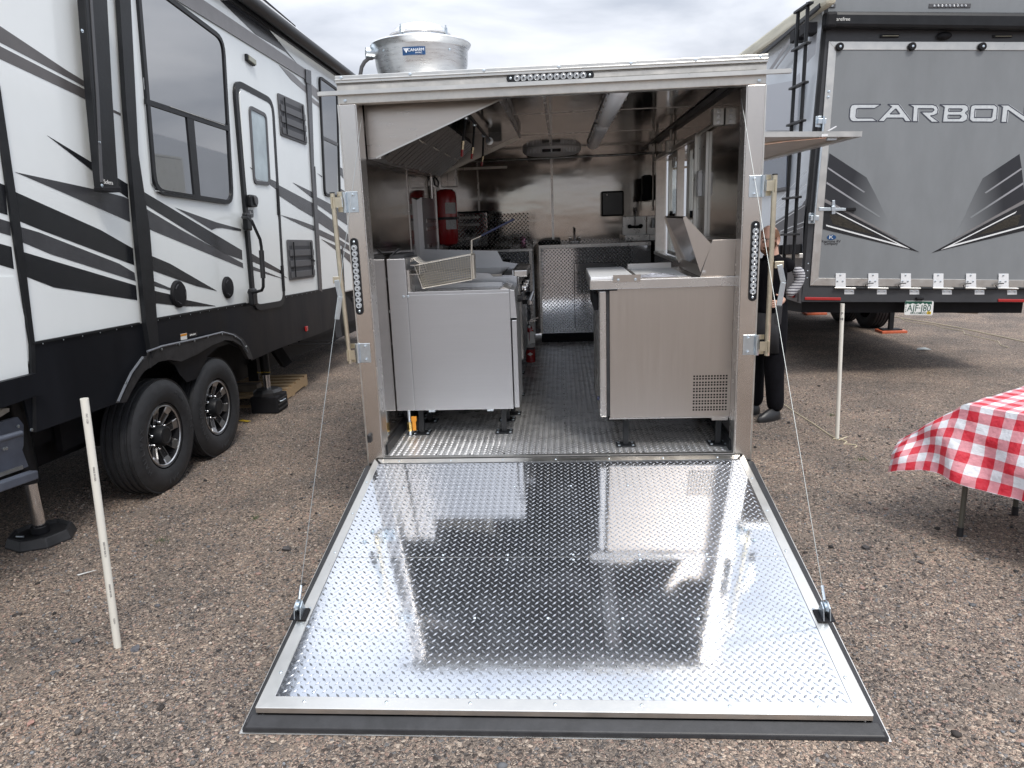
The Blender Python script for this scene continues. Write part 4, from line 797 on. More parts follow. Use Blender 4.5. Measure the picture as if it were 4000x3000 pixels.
ta, tb = on_y(s2(245, 840), 3.85), on_y(s2(465, 790), 3.85)
tr = obj('sink_tray', MB().prism([(ta.x, 3.85, 1.4405), (tb.x, 3.85, 1.4405), (tb.x, 3.85, 1.475), (tb.x-.01, 3.85, 1.48), (ta.x+.07, 3.85, 1.485), (ta.x, 3.85, 1.465)], (0, .22, 0)), M['black'], None, bev=.012, label='black plastic tray upside down on the back counter', cat='tray')
# dispensers
a, b_ = on_y(s2(856, 362), YB-.12), on_y(s2(1076, 598), YB-.12)
td = thing('towel_dispenser', 'black paper towel dispenser mounted on the back wall', 'towel dispenser', ((a.x+b_.x)/2, YB-.1, b_.z))
obj('cover', MB().box((a.x, YB-.12, b_.z), (b_.x, YB-.002, a.z)), mat('gloss black plastic', (.012, .012, .014), .22), td, bev=.018)
obj('lock_button', MB().lathe([(.008, 0), (.006, .003), (0, .003)], on_y(s2(913, 398), YB-.1205), (0, -1, 0), 10), M['steel'], td)
a, b_ = on_y(s2(1250, 205), 3.86), on_y(s2(1365, 445), 3.86)
td2 = thing('soap_dispenser', 'black dispenser on the right wall above the corner sink', 'soap dispenser', (.95, 3.95, b_.z))
obj('cover', MB().box((a.x+.01, 3.86, b_.z), (.998, 4.05, a.z)), M['blackm'], td2, bev=.014); obj('pump_bar', MB().box((a.x, 3.88, b_.z-.004), (a.x+.0095, 4.0, b_.z+.06)), M['blackm'], td2)
a, b_ = on_y(s2(1343, 617), 3.70), on_y(s2(1383, 713), 3.70)
ob = thing('outlet_box', 'white socket box on the right wall by the corner sink', 'socket', (.98, 3.72, b_.z)); obj('case', MB().box((a.x, 3.70, b_.z), (b_.x+.003, 3.80, a.z)), M['wplas'], ob, bev=.004); obj('socket_face', MB().box((a.x-.003, 3.72, b_.z+.02), (a.x-.0004, 3.78, a.z-.02)), M['paper'], ob)
# conduits, boxes
def conduit(pts, lab): return obj('conduit', MB().tube(pts, .011, 8), M['alud'], None, True, label=lab, cat='conduit', group='electrical conduits')
za, zb = 2.345, 2.355
conduit([(-.99, YB-.02, za), (1.0, YB-.02, zb)], 'long level conduit under the ceiling along the back wall')
conduit([(.985, 3.62, 2.40), (.985, 3.62, 1.75)], 'vertical conduit on the right wall beside the black dispenser')
conduit([(.985, .60, 2.245), (.985, 1.20, 2.235)], 'short conduit on the right wall leading to the nearest junction box')
conduit([(.985, 2.46, 2.40), (.985, 2.46, 2.29)], 'short vertical conduit dropping from the ceiling above the serving window')
def jbox(c, s, lab, dx=.045):
    t = thing('junction_box', lab, 'junction box', c, 'steel junction boxes'); obj('case', MB().box((c[0]-dx, c[1]-s, c[2]-s*1.1), (.999, c[1]+s, c[2]+s*1.1)), M['alud'], t, bev=.002)
    for i in (-1, 0, 1): obj('knockout', MB().lathe([(.011, 0), (.009, .0012), (0, .0012)], (c[0]-dx*.35, c[1]-s, c[2]+i*s*.7), (0, -1, 0), 12), M['steel'], t)
jbox((.985, .56, 2.262), .042, 'junction box high on the right wall nearest the open rear'); jbox((.985, 2.44, 2.265), .04, 'junction box over the serving window'); jbox((.985, 3.62, 2.35), .032, 'junction box in the far right corner under the ceiling')
rp_ = obj('wall_rail', MB().box((-1.0, YB-.02, 2.26), (-.52, YB-.004, 2.285)), M['alud'], None, label='short pale metal rail on the back wall behind the hood', cat='rail')
# ceiling lamps and air vent
lmesh = None
for y0, y1, l in ((.16, 1.67, 'nearer of two long ceiling strip lamps'), (1.87, 3.52, 'farther of two long ceiling strip lamps')):
    t = thing('strip_lamp', l, 'ceiling lamp', (.385, (y0+y1)/2, 2.36), 'ceiling strip lamps'); n = 10
    pr = [(.385+.052*math.cos(a), 2.385-.036*math.sin(a)) for a in np.linspace(0, math.pi, n)]
    b = MB(); L = []
    for y, k in ((y0, .35), (y0+.02, .8), (y0+.05, 1), (y1-.05, 1), (y1-.02, .8), (y1, .35)):
        L.append([(.385+(x-.385)*k, y, 2.385+(z-2.385)*k) for x, z in pr])
    for r in L: b.v += r
    b.f = [(i*n+j, i*n+j+1, (i+1)*n+j+1, (i+1)*n+j) for i in range(5) for j in range(n-1)]+[tuple(range(n)), tuple(range(6*n-1, 5*n-1, -1))]
    obj('diffuser', b, M['diff'], t, True); obj('lamp_body', MB().box((.325, y0+.01, 2.386), (.445, y1-.01, 2.406)), mat('lamp grey', (.5, .51, .53), .4), t, bev=.003)
    for k in range(6):
        y = y0+.12+(y1-y0-.24)*k/5
        for s in (-1, 1): obj('clip', MB().box((.385+s*.057-.004, y-.018, 2.374), (.385+s*.057+.004, y+.018, 2.398)), M['steel'], t)
    obj('end_gland', MB().lathe([(.013, 0), (.013, .035)], (.385, y1 if y1 < 2 else y0, 2.395), (0, 1 if y1 < 2 else -1, 0), 10), M['blackm'], t)
vt = thing('air_vent', 'oval white ceiling vent with fin grilles near the far end', 'ceiling vent', (-.02, 3.85, 2.33)); vn = 40
def oval(rx, ry, z): return [(-.02+rx*math.cos(2*math.pi*i/vn), 3.85+ry*math.sin(2*math.pi*i/vn), z) for i in range(vn)]
b = MB(); rings = [oval(.30, .30, ZC-.001), oval(.30, .30, 2.385), oval(.285, .285, 2.36), oval(.24, .24, 2.342)]
for r in rings: b.v += r
b.f = [(k*vn+i, k*vn+(i+1) % vn, (k+1)*vn+(i+1) % vn, (k+1)*vn+i) for k in range(3) for i in range(vn)]+[tuple(range(3*vn, 4*vn))]
obj('housing', b, mat('vent plastic', (.84, .85, .85), .45), vt, True)
for i in range(-8, 9):
    if abs(i) < 3: continue
    x = -.02+i*.03; dy = .30*math.sqrt(max(0, 1-((x+.02)/.30)**2))
    obj('fin', MB().box((x-.005, 3.85-dy-.004, 2.35), (x+.005, 3.85-dy+.05, 2.395)), M['diff'], vt)
for x in (-.07, .03): obj('outlet_slot', MB().box((x-.042, 3.545, 2.352), (x+.042, 3.58, 2.378)), M['ink'], vt)
# extinguisher by the side counter
eb = on_z(K(1400, 950, 2.0733)(1392, 962), HF); ex = thing('fire_extinguisher', 'small red fire extinguisher with hanging tags hung at the end of the side counter', 'fire extinguisher', (-.205, 3.02, HF+.02))
ey = 2.55; ecx = on_y(K(1550, 950, 3.687)(1925, 1600), ey).x; z0, z1 = on_y(K(1400, 950, 2.0733)(1392, 960), ey).z, on_y(K(1550, 950, 3.687)(1920, 1190), ey).z
ex.location = (ecx, ey, z0); er = .045
obj('cylinder', MB().lathe([(er*.9, 0), (er, .008), (er, (z1-z0)*.74), (er*.8, (z1-z0)*.86), (er*.35, z1-z0)], (ecx, ey, z0), (0, 0, 1), 22), M['red'], ex, True)
obj('valve_head', MB().lathe([(.014, 0), (.016, .02), (.012, .04)], (ecx, ey, z1), (0, 0, 1), 12).bar((ecx-.04, ey, z1+.03), (ecx+.06, ey, z1+.05), .016, .008), M['steel'], ex)
obj('lever', MB().bar((ecx-.02, ey-.005, z1+.045), (ecx+.08, ey-.005, z1+.075), .014, .006), M['chrome'], ex)
obj('gauge', MB().lathe([(.012, 0), (.012, .006), (0, .007)], (ecx-.002, ey-.02, z1-.005), (0, -1, 0), 12), M['wplas'], ex)
obj('hose', MB().tube([(ecx-.015, ey, z1+.02), (ecx-.05, ey, z1-.01), (ecx-.055, ey, z1-.12), (ecx-.05, ey, z1-.22)], .007, 8), M['blackm'], ex, True)
el = V((ecx, ey, 0)); hz_ = z1-z0
curved_label('white_band', el, er+.001, -70, 70, z0+hz_*.42, z0+hz_*.60, lm, ex); curved_label('black_band', el, er+.001, -75, 75, z0+hz_*.36, z0+hz_*.415, M['ink'], ex)
obj('diamond_mark', MB().prism([(ecx-.026, ey-er-.0015, z0+hz_*.24), (ecx, ey-er-.0015, z0+hz_*.19), (ecx+.026, ey-er-.0015, z0+hz_*.24), (ecx, ey-er-.0015, z0+hz_*.29)], (0, .0005, 0)), M['paper'], ex)
for dx, t in ((.022, .1), (-.03, -.12)): obj('inspection_tag', MB().prism([(ecx+dx-.024, ey-er-.006, z0+hz_*.53), (ecx+dx+.026, ey-er-.006, z0+hz_*(.53+t*.2)), (ecx+dx+.022, ey-er-.004, z0+hz_*.84), (ecx+dx, ey-er-.003, z0+hz_*.88), (ecx+dx-.022, ey-er-.004, z0+hz_*.84)], (0, .001, 0)), M['paper'], ex)
# ================================================================ ROOF FAN
fc = V((-.812, 1.0, 0)); fq = K(1250, 0, 2.2116)
fn_ = thing('roof_fan', 'round spun aluminium exhaust fan on the trailer roof', 'exhaust fan', (fc.x, 1.0, 2.48))
zr = on_y(fq(1295, 380), 1.0).z; rF = .312
fnm = mat('spun aluminium', (.74, .75, .76), .30, 1, nscale=10, namt=.12, bump=.05, bscale=14, stretch=(1, 1, 9), rvar=.06)
obj('bowl', MB().lathe([(.20, 2.50-zr), (.24, 2.56-zr), (.272, 2.62-zr), (.292, 2.70-zr), (.297, 2.78-zr), (.299, zr-.03-zr), (.312, -.012), (.319, 0), (.314, .008), (.302, .004), (.29, -.02)], (fc.x, fc.y, zr), (0, 0, 1), 56), fnm, fn_, True)
obj('curb', MB().box((fc.x-.25, .75, 2.4787), (fc.x+.25, 1.25, 2.53)), M['alu'], fn_)
obj('deck', MB().lathe([(.29, -.02), (.20, .005), (.19, .06), (0, .06)], (fc.x, fc.y, zr), (0, 0, 1), 40), fnm, fn_, True)
obj('cap', MB().lathe([(.196, .045), (.196, .062), (.19, .066), (.175, .072), (.16, .10), (.13, .118), (.07, .127), (0, .13)], (fc.x, fc.y, zr), (0, 0, 1), 48), fnm, fn_, True)
obj('clamp_band', MB().lathe([(.1965, .046), (.2, .052), (.1965, .060)], (fc.x, fc.y, zr), (0, 0, 1), 48), M['steel'], fn_, True)
for a in (-28, -115, 65, 152):
    d = V((math.cos(R(a-0)), math.sin(R(a)), 0)); p = fc+V((0, 0, zr+.05))+d*.203
    obj('cap_latch', MB().bar(p+V((0, 0, -.012)), p+V((0, 0, .03)), .014, .012, d).tube([p+V((0, 0, .03)), p+V((0, 0, .045))], .005, 6), M['zinc'], fn_)
ba, bb = on_y(fq(708, 402), .70), on_y(fq(910, 472), .70)
def onbowl(x, z, d=0): rr_ = .2965+d; dx = x-fc.x; return V((x, fc.y-math.sqrt(rr_*rr_-dx*dx), z))
bz0, bz1 = on_y(fq(810, 474), .703).z, on_y(fq(810, 402), .703).z; bx0, bx1 = ba.x, bb.x
b = MB(); nb = 10
for j in range(2):
    for i in range(nb+1): b.v.append(tuple(onbowl(bx0+(bx1-bx0)*i/nb, bz0 if j == 0 else bz1, .004)))
b.f = [(i, i+1, nb+2+i, nb+1+i) for i in range(nb)]
bd = obj('name_badge', b, M['blue'], fn_, True)
cxm = (bx0+bx1)/2; nrm = V((cxm-fc.x, -1, 0)); pp = onbowl(cxm, (bz0+bz1)/2, .006); nd = (pp-V((fc.x, fc.y, pp.z))).normalized()
ux = V((0, 0, 1)).cross(nd); ux = ux if ux.x > 0 else -ux
wm = mat('badge white', (.85, .87, .9), .4); bh = bz1-bz0; bw = bx1-bx0
text('badge_lettering', 'CANARM', wm, fr(pp+ux*bw*.10+V((0, 0, bh*.08)), ux, nd), bh*.52, bd)
text('badge_lettering', 'HVAC', wm, fr(pp+ux*bw*.22-V((0, 0, bh*.27)), ux, nd), bh*.27, bd, sx=1.25)
mk_ = MB()
for i in range(3):
    x0 = -.44+i*.055; mk_.prism([pp+nd*.0004+ux*bw*(x0)+V((0, 0, bh*.32)), pp+nd*.0004+ux*bw*(x0+.035)+V((0, 0, bh*.32)), pp+nd*.0004+ux*bw*(-.33+i*.012)+V((0, 0, -bh*.25)), pp+nd*.0004+ux*bw*(-.345+i*.012)+V((0, 0, -bh*.18))], nd*.0008)
mk_.prism([pp+nd*.0004+ux*bw*-.27+V((0, 0, bh*.32)), pp+nd*.0004+ux*bw*-.235+V((0, 0, bh*.32)), pp+nd*.0004+ux*bw*-.31+V((0, 0, -bh*.25))], nd*.0008)
obj('badge_emblem', mk_, wm, bd)
for q in ((540, 430), (1112, 412)):
    p = on_y(fq(*q), .75); p = onbowl(p.x, p.z, .001); d = (p-V((fc.x, fc.y, p.z))).normalized(); inst('carriage_bolt', bolt, fr(p, d.cross(V((0, 0, 1))), d) @ Matrix.Scale(.45, 4), fn_)
sx0 = on_y(fq(480, 470), .9)
el_ = obj('conduit_box', MB().tube([V((fc.x-.285, .92, sx0.z+.01)), V((fc.x-.335, .90, sx0.z+.012))], .034, 14), M['zinc'], fn_, True)
cpt = [on_y(fq(*q), .9) for q in ((455, 500), (420, 505), (385, 535), (360, 580), (348, 650), (345, 700))]
obj('flexible_conduit', MB().tube(cpt, .012, 10), M['dplas'], fn_, True)
from mathutils.geometry import tessellate_polygon
def flat(P, qs, m, name, parent, d=.0012, th=.0009, holes=(), proj=None):      # printed shape laid on a wall
    f = proj or (lambda q: P.at(q, 0)); loops = [[f(q) for q in qs]]+[[f(q) for q in h] for h in holes]
    n = P.n; tri = tessellate_polygon([[p for p in l] for l in loops]); pts = [p+n*(d+th) for l in loops for p in l]; base = [p+n*(d-.001) for l in loops for p in l]
    b = MB(); b.add(pts+base, [tuple(t) for t in tri]); k = 0; L = len(pts)
    for l in loops:
        m_ = len(l)
        for i in range(m_): b.f.append((k+i, k+(i+1) % m_, L+k+(i+1) % m_, L+k+i))
        k += m_
    return obj(name, b, m, parent)
def rrect(P, tl, tr, br, bl, r, n=5):          # rounded quad on a plane from four sight lines; returns points
    c = [P.at(q, 0) if not isinstance(q, V) else q for q in (tl, tr, br, bl)]; out = []
    for i in range(4):
        a, b_, p = c[i-1], c[(i+1) % 4], c[i]; d0 = (a-p).normalized()*r; d1 = (b_-p).normalized()*r
        for k in range(n+1):
            t = k/n; out.append((p+d0)*(1-t)**2+p*2*t*(1-t)+(p+d1)*t*t)
    return out
def ring(pts, P, w, d0, d1):                   # frame of width w around a loop, depth d0..d1
    c = sum(pts, V((0, 0, 0)))/len(pts); b = MB(); n = len(pts); inn = []
    for i, p in enumerate(pts):
        t = (pts[(i+1) % n]-pts[i-1]).normalized(); s = P.n.cross(t); s = s if s.dot(c-p) > 0 else -s; inn.append(p+s*w)
    vs = [p+P.n*d0 for p in pts]+[p+P.n*d1 for p in pts]+[p+P.n*d1 for p in inn]+[p+P.n*d0 for p in inn]
    fs = []
    for k in range(3): fs += [(k*n+i, k*n+(i+1) % n, (k+1)*n+(i+1) % n, (k+1)*n+i) for i in range(n)]
    return b.add(vs, fs), inn
A_, B_c, C_c, D_c, E_c = K(0, 0, 1.659), K(0, 900, 1.659), K(800, 0, 2.212), K(900, 1050, 2.2114), K(880, 650, 3.017)
Wq = K(340, 1350, 2.7645)
# ================================================================ LEFT MOTOR HOME TRAILER
OLp = on_g((640*.553, 1925*.553)); EU = V((0, .9992, -.039)); LP = Plane(OLp, EU, (1, -.001, -.017))
lv = thing('travel_trailer', 'white travel trailer with black swoosh graphics on the left', 'travel trailer', OLp)
U0, U1, VT = -3.2, 7.4, 3.86
mwall = M['gel']
body = obj('body', MB().fbox(LP, U0, U1, 1.08, VT, -2.45, 0), mwall, lv, bev=.02)
flat(LP, [K(0, 900, 1.659)(*q) for q in ((-900, 320), (92, 300), (150, 560), (178, 930), (-900, 1190))], mwall, 'lower_panel', lv, d=.002, th=.004)
obj('roof', MB().fbox(LP, U0-.01, U1+.01, VT+.001, VT+.05, -2.47, .012), M['wplas'], lv, bev=.01)
obj('underbelly', MB().fbox(LP, U0+.05, U1-.05, .52, 1.035, -2.3, -.36), M['blackm'], lv)
obj('frame_rail', MB().fbox(LP, U0, U1-.4, .36, .515, -.55, -.45), M['blackm'], lv)
# skirt with wheel arches
sk_pts = [B_c(205, 735), B_c(900, 604), B_c(985, 579), B_c(1590, 473), E_c(690, 1535), E_c(1090, 1462), E_c(1330, 1412), D_c(1085, 345), D_c(1180, 325), D_c(1180, 405), D_c(940, 481), D_c(770, 556), D_c(400, 690), D_c(172, 792),
          B_c(1617, 836), B_c(1590, 790), B_c(1545, 765), B_c(1475, 735), B_c(1400, 757), B_c(1335, 815), B_c(1295, 900), B_c(1265, 960), B_c(1200, 985), B_c(1150, 930), B_c(1120, 872), B_c(1070, 842), B_c(1000, 855), B_c(940, 893), B_c(880, 945), B_c(820, 1030), B_c(775, 1118), B_c(755, 1116), B_c(215, 1310)]
flat(LP, sk_pts, M['skirt'], 'skirt_panel', lv, d=.008, th=.006)
obj('wheel_well', MB().fbox(LP, -.52, 1.42, .45, 1.02, -.34, -.30).fbox(LP, -.52, 1.42, 1.02, 1.05, -.34, -.002), M['blackm'], lv)
flat(LP, [B_c(-900, 1191), B_c(175, 926), B_c(203, 1000), B_c(215, 1060), B_c(-900, 1440)], M['skirt'], 'basement_rail', lv, d=.02, th=.03)
obj('skirt_flap', MB().prism([LP.at(q, .0) for q in (B_c(150, 1010), B_c(205, 1000), B_c(222, 1312), B_c(195, 1305), B_c(140, 1090))], LP.n*.012), M['skirt'], lv)
# seam rail above the skirt
for a, b_ in ((B_c(205, 733), B_c(900, 602)), (B_c(985, 577), B_c(1590, 472)), (E_c(690, 1533), E_c(1090, 1460))):
    obj('skirt_rail', MB().bar(LP.at(a, .012), LP.at(b_, .012), .012, .02, LP.n), M['black'], lv)
    pa, pb = LP.at(a, .02), LP.at(b_, .02); nn_ = int((pb-pa).length/.14)
    for i in range(nn_): inst('screw', scr, fr(pa+(pb-pa)*((i+.5)/nn_)+LP.v*-.012, LP.u, LP.n) @ Matrix.Scale(.55, 4), lv)
# fender flares
def flare(up, lo, d=.10):
    b = MB(); n = len(up)
    for i in range(n): pu = LP.at(up[i], .012); pl = LP.at(lo[i], .012); b.v += [tuple(pu), tuple(pu+LP.n*d), tuple(pl+LP.n*d), tuple(pl)]
    for i in range(n-1):
        for j in range(4): b.f.append((i*4+j, (i+1)*4+j, (i+1)*4+(j+1) % 4, i*4+(j+1) % 4))
    b.f += [(0, 1, 2, 3), (n*4-1, n*4-2, n*4-3, n*4-4)]; return b
obj('fender_flare', flare([B_c(748, 1118), B_c(785, 1035), B_c(835, 930), B_c(880, 865), B_c(925, 815)], [B_c(790, 1112), B_c(825, 1040), B_c(870, 965), B_c(905, 915), B_c(940, 890)], .03), M['rub'], lv, True)
obj('fender_flare', flare([B_c(950, 790), B_c(1045, 745), B_c(1150, 722), B_c(1260, 698), B_c(1350, 675), B_c(1440, 655), B_c(1500, 668), B_c(1550, 700), B_c(1590, 755), B_c(1620, 832)], [B_c(945, 892), B_c(1000, 852), B_c(1070, 838), B_c(1150, 850), B_c(1260, 800), B_c(1350, 745), B_c(1440, 710), B_c(1490, 716), B_c(1545, 750), B_c(1592, 835)], .03), M['rub'], lv, True)
flr = mat('flare edge', (.13, .14, .16), .35, nscale=30, namt=.2)
for qs in ([B_c(765, 1110), B_c(800, 1030), B_c(850, 925), B_c(925, 822)], [B_c(955, 785), B_c(1045, 752), B_c(1260, 705), B_c(1440, 660), B_c(1510, 678), B_c(1560, 712), B_c(1605, 790)]):
    obj('flare_edge', MB().tube([LP.at(q, .045) for q in qs], .008, 6), flr, lv, True)
for q in (B_c(815, 990), B_c(908, 845), B_c(1045, 770), B_c(1160, 738), B_c(1258, 715), B_c(1345, 690), B_c(1438, 672), B_c(1522, 688), B_c(1595, 752)): inst('hex_screw', hexb, fr(LP.at(q, .046), LP.u, LP.n), lv)
# vinyl graphics
G = []
def g(mn, *q): G.append((mn, q))
def AA(*p): return [A_(*x) for x in p]
def BB(*p): return [B_c(*x) for x in p]
def CC(*p): return [C_c(*x) for x in p]
def EE(*p): return [E_c(*x) for x in p]
gm2 = mat('taupe vinyl graphic', (.105, .098, .098), .28, nscale=6, namt=.12)
for m_, pts in ((gm2, AA((-900, -400), (0, 170), (430, 455), (548, 527), (552, 562), (0, 275), (-900, -195))), (gm2, AA((-900, -165), (0, 300), (545, 578), (552, 640), (0, 382), (-900, -15))), (gm2, AA((675, 620), (725, 660), (680, 640))), (gm2, AA((675, 684), (780, 733), (782, 750), (675, 700))),
    (M['gdark'], AA((305, 878), (590, 1050), (826, 1193), (830, 1285), (720, 1205), (592, 1102))), (M['gmid'], AA((97, 1115), (605, 1225), (800, 1275), (832, 1290), (842, 1438), (400, 1245))),
    (M['gdark'], AA((78, 1235), (650, 1490), (860, 1610), (868, 1718), (270, 1493), (98, 1422))), (M['gdark'], AA((-900, 858), (30, 1200), (47, 1393), (-900, 1120))),
    (M['gmid'], BB((107, -30), (250, 12), (770, 215), (870, 275), (878, 328), (330, 155), (118, 66))), (M['gmid'], BB((-900, -350), (62, -55), (68, 35), (-900, -250))),
    (M['gdark'], BB((127, 133), (880, 357), (888, 452), (350, 370), (142, 290))), (M['gdark'], BB((-900, -170), (72, 107), (88, 250), (-900, -40))),
    (M['gdark'], AA((905, 1228), (1567, 1622), (1570, 1683), (1450, 1643), (910, 1307))), (M['gmid'], BB((912, -160), (1180, 0), (1572, 212), (1576, 244), (990, 2), (928, -27))),
    (M['gmid'], AA((1133, 1345), (1400, 1440), (1562, 1485), (1562, 1498), (1440, 1477), (1400, 1478), (1372, 1490))), (M['gdark'], BB((940, 148), (1100, 215), (1405, 392), (1270, 360), (952, 248))),
    (M['gmid'], BB((958, 312), (1105, 375), (1105, 388), (960, 350))), (M['gdark'], BB((968, 384), (1105, 415), (1195, 448), (1400, 490), (1190, 492), (972, 468))),
    (M['gdark'], CC((128, 0), (285, 0), (560, 262), (795, 548), (700, 452), (440, 300))), (M['ggrey'], CC((640, 562), (760, 640), (872, 750), (876, 803), (745, 690))), (M['ggrey'], CC((905, 715), (980, 780), (985, 870), (910, 802))), (M['ggrey'], CC((910, 828), (985, 893), (988, 928), (912, 870))),
    (M['gmid'], EE((603, 207), (1028, 432), (1036, 598), (870, 500), (622, 335))), (M['gmid'], EE((795, 190), (1018, 298), (1024, 372))), (M['gmid'], EE((1063, 352), (1480, 570), (1480, 720), (1235, 555), (1068, 440))), (M['gmid'], EE((1070, 490), (1262, 632), (1500, 850), (1500, 930), (1280, 785), (1085, 652))),
    (M['gmid'], EE((650, 572), (830, 622), (1040, 698), (1046, 758), (870, 680))), (M['gmid'], EE((1088, 735), (1280, 825), (1500, 955), (1500, 1020), (1370, 935), (1288, 892), (1092, 802))), (M['gmid'], EE((1130, 855), (1290, 930), (1500, 1060), (1500, 1165), (1390, 1050), (1302, 985))),
    (M['gmid'], EE((1080, 78), (1138, 115), (1140, 128))), (M['gmid'], EE((1335, 0), (1388, 30), (1400, 150), (1338, 75))), (M['gmid'], EE((1340, 250), (1420, 300), (1425, 380), (1345, 300))), (M['gmid'], EE((676, 1280), (727, 1313), (680, 1297)))):
    flat(LP, pts, m_, 'vinyl_graphic', lv)
flat(LP, CC((0, 16), (866, 600), (872, 692), (0, 158), (-420, -100), (-420, -250)), M['ggrey'], 'upper_trim_band', lv, d=.004, th=.008)
# vertical joint strips
for pts, d in ((AA((-75, 500), (-30, 500))+BB((117, 0), (207, 738), (217, 1308), (196, 1306), (178, 740), (65, 0)), .012), (AA((727, -60), (800, -60), (855, 1000))+BB((930, 0), (990, 745), (945, 830), (905, 600), (845, 0))+AA((775, 700)), .03), (CC((864, 600), (905, 612), (940, 1659))+EE((1043, 0), (1128, 1480), (1092, 1462), (1000, 0)), .012)):
    flat(LP, pts, M['gmid'] if d == .012 and pts[0][0] > 500 else M['black'], 'joint_strip', lv, d=d*.5, th=d)
obj('strip_cap', MB().prism([LP.at(q, .012) for q in CC((864, 598), (906, 610), (908, 735), (868, 712))], LP.n*.012), M['gmid'], lv)
# awning arm and roller
ar = AA((490, -80), (640, -80), (680, 640), (720, 1245), (608, 1228), (590, 1060), (545, 600))
am = obj('awning_arm', MB().prism([LP.at(q, .05) for q in ar], LP.n*.05), M['black'], lv, bev=.006)
obj('arm_groove', MB().prism([LP.at(q, .1005) for q in AA((575, -80), (590, -80), (640, 640), (665, 1180), (648, 1180), (622, 640))], LP.n*.004), M['dplas'], am)
obj('arm_foot', MB().prism([LP.at(q, .05) for q in AA((605, 1215), (722, 1212), (722, 1248), (668, 1250), (608, 1240))], LP.n*.06), M['blackm'], am, bev=.004)
for q in ((532, 200), (643, 922), (660, 1202)): inst('carriage_bolt', bolt, fr(LP.at(A_(*q), .1015), LP.u, LP.n) @ Matrix.Scale(.6, 4), am)
lb = LP.at(A_(652, 1090), .102); obj('warning_label', MB().prism([LP.at(q, .1015) for q in AA((642, 1010), (656, 1010), (668, 1165), (653, 1165))], LP.n*.001), M['paper'], am)
sm_ = LP.at(A_(702, 1182), .1025); text('maker_lettering', 'Solera', M['paper'], fr(sm_, LP.u, LP.n), .035, am)
ra, rb_ = LP.at(C_c(340, -30), .10), LP.at(C_c(1212, 625), .10); rdir = (rb_-ra).normalized()
rl = obj('awning_roller', MB().tube([ra-rdir*3.3, ra, rb_, rb_+rdir*1.4], .058, 18), M['black'], lv, True)
obj('awning_rail', MB().bar(ra-rdir*3.3-LP.n*.06-LP.v*.05, rb_+rdir*1.4-LP.n*.06-LP.v*.05, .03, .05), M['black'], lv)
for a, b_, d in ((C_c(440, -60), C_c(785, 235), -.25), (C_c(800, 268), C_c(1255, 618), -.25)):
    p, q = LP.at(a, d), LP.at(b_, d); k = LP.v*.018
    sp = thing('solar_panel', ('nearer' if d and a[1] < 20 else 'farther')+' dark solar panel on the roof of the left travel trailer', 'solar panel', p, 'roof solar panels')
    obj('panel_frame', MB().hexa([p-k, q-k, q-k-LP.n*.65, p-k-LP.n*.65, p+k, q+k, q+k-LP.n*.65, p+k-LP.n*.65]), M['blackm'], sp); k2 = LP.v*.021
    obj('cell_sheet', MB().hexa([p+k*1.02-LP.n*.03, q+k*1.02-LP.n*.03, q+k*1.02-LP.n*.62, p+k*1.02-LP.n*.62, p+k2-LP.n*.03, q+k2-LP.n*.03, q+k2-LP.n*.62, p+k2-LP.n*.62]), M['glass'], sp)
    for t in (.1, .85): c = p+(q-p)*t-LP.n*.1; obj('mount_bracket', MB().bar(c-LP.v*.16, c-k*1.01, .03, .03, LP.u), M['zinc'], sp)
# big window: upper pane, two lower sashes
def window(tl, tr, br, bl, r, w, splits, name='window', fd=.022):
    pts = rrect(LP, tl, tr, br, bl, r); fb_, inn = ring(pts, LP, w, .001, fd); o = obj(name, fb_, M['black'], lv, True)
    for s in splits: obj('pane', MB().prism([p+LP.n*.004 for p in s], LP.n*.006), M['glass'], o)
    return o, inn
wt_ = [A_(862, -190), A_(1440, 245), A_(1502, 1330), A_(985, 1255)]
wtl = [LP.at(q) for q in wt_]
wo, inn = window(wt_[0], wt_[1], wt_[2], wt_[3], .14, .035, [])
def Lq(*p): return [LP.at(A_(*x)) for x in p]
uc = [p for p in inn]
up_p = Lq((880, -165), (1432, 262), (1462, 820), (930, 650))
obj('pane', MB().prism([p+LP.n*.006 for p in rrect(LP, *up_p, .10)], LP.n*.006), M['glass'], wo)
obj('pane', MB().prism([p+LP.n*.0055 for p in Lq((932, 672), (1202, 762), (1250, 1272), (1010, 1232), (975, 1190))], LP.n*.006), M['glass'], wo)
obj('pane', MB().prism([p+LP.n*.0055 for p in Lq((1236, 775), (1466, 848), (1490, 1270), (1478, 1302), (1280, 1275))], LP.n*.006), M['glass'], wo)
obj('window_bar', MB().prism([p+LP.n*.004 for p in Lq((928, 640), (1466, 815), (1468, 850), (930, 675))], LP.n*.018), M['black'], wo)
obj('window_bar', MB().prism([p+LP.n*.004 for p in Lq((1195, 760), (1240, 775), (1285, 1280), (1245, 1274))], LP.n*.016), M['black'], wo)
obj('window_trim', MB().bar(LP.at(A_(1010, 1236), .016), LP.at(A_(1250, 1276), .016), .006, .012, LP.n), M['chrome'], wo)
obj('window_trim', MB().bar(LP.at(A_(1100, 690), .023), LP.at(A_(1455, 812), .023), .004, .008, LP.n), M['alud'], wo)
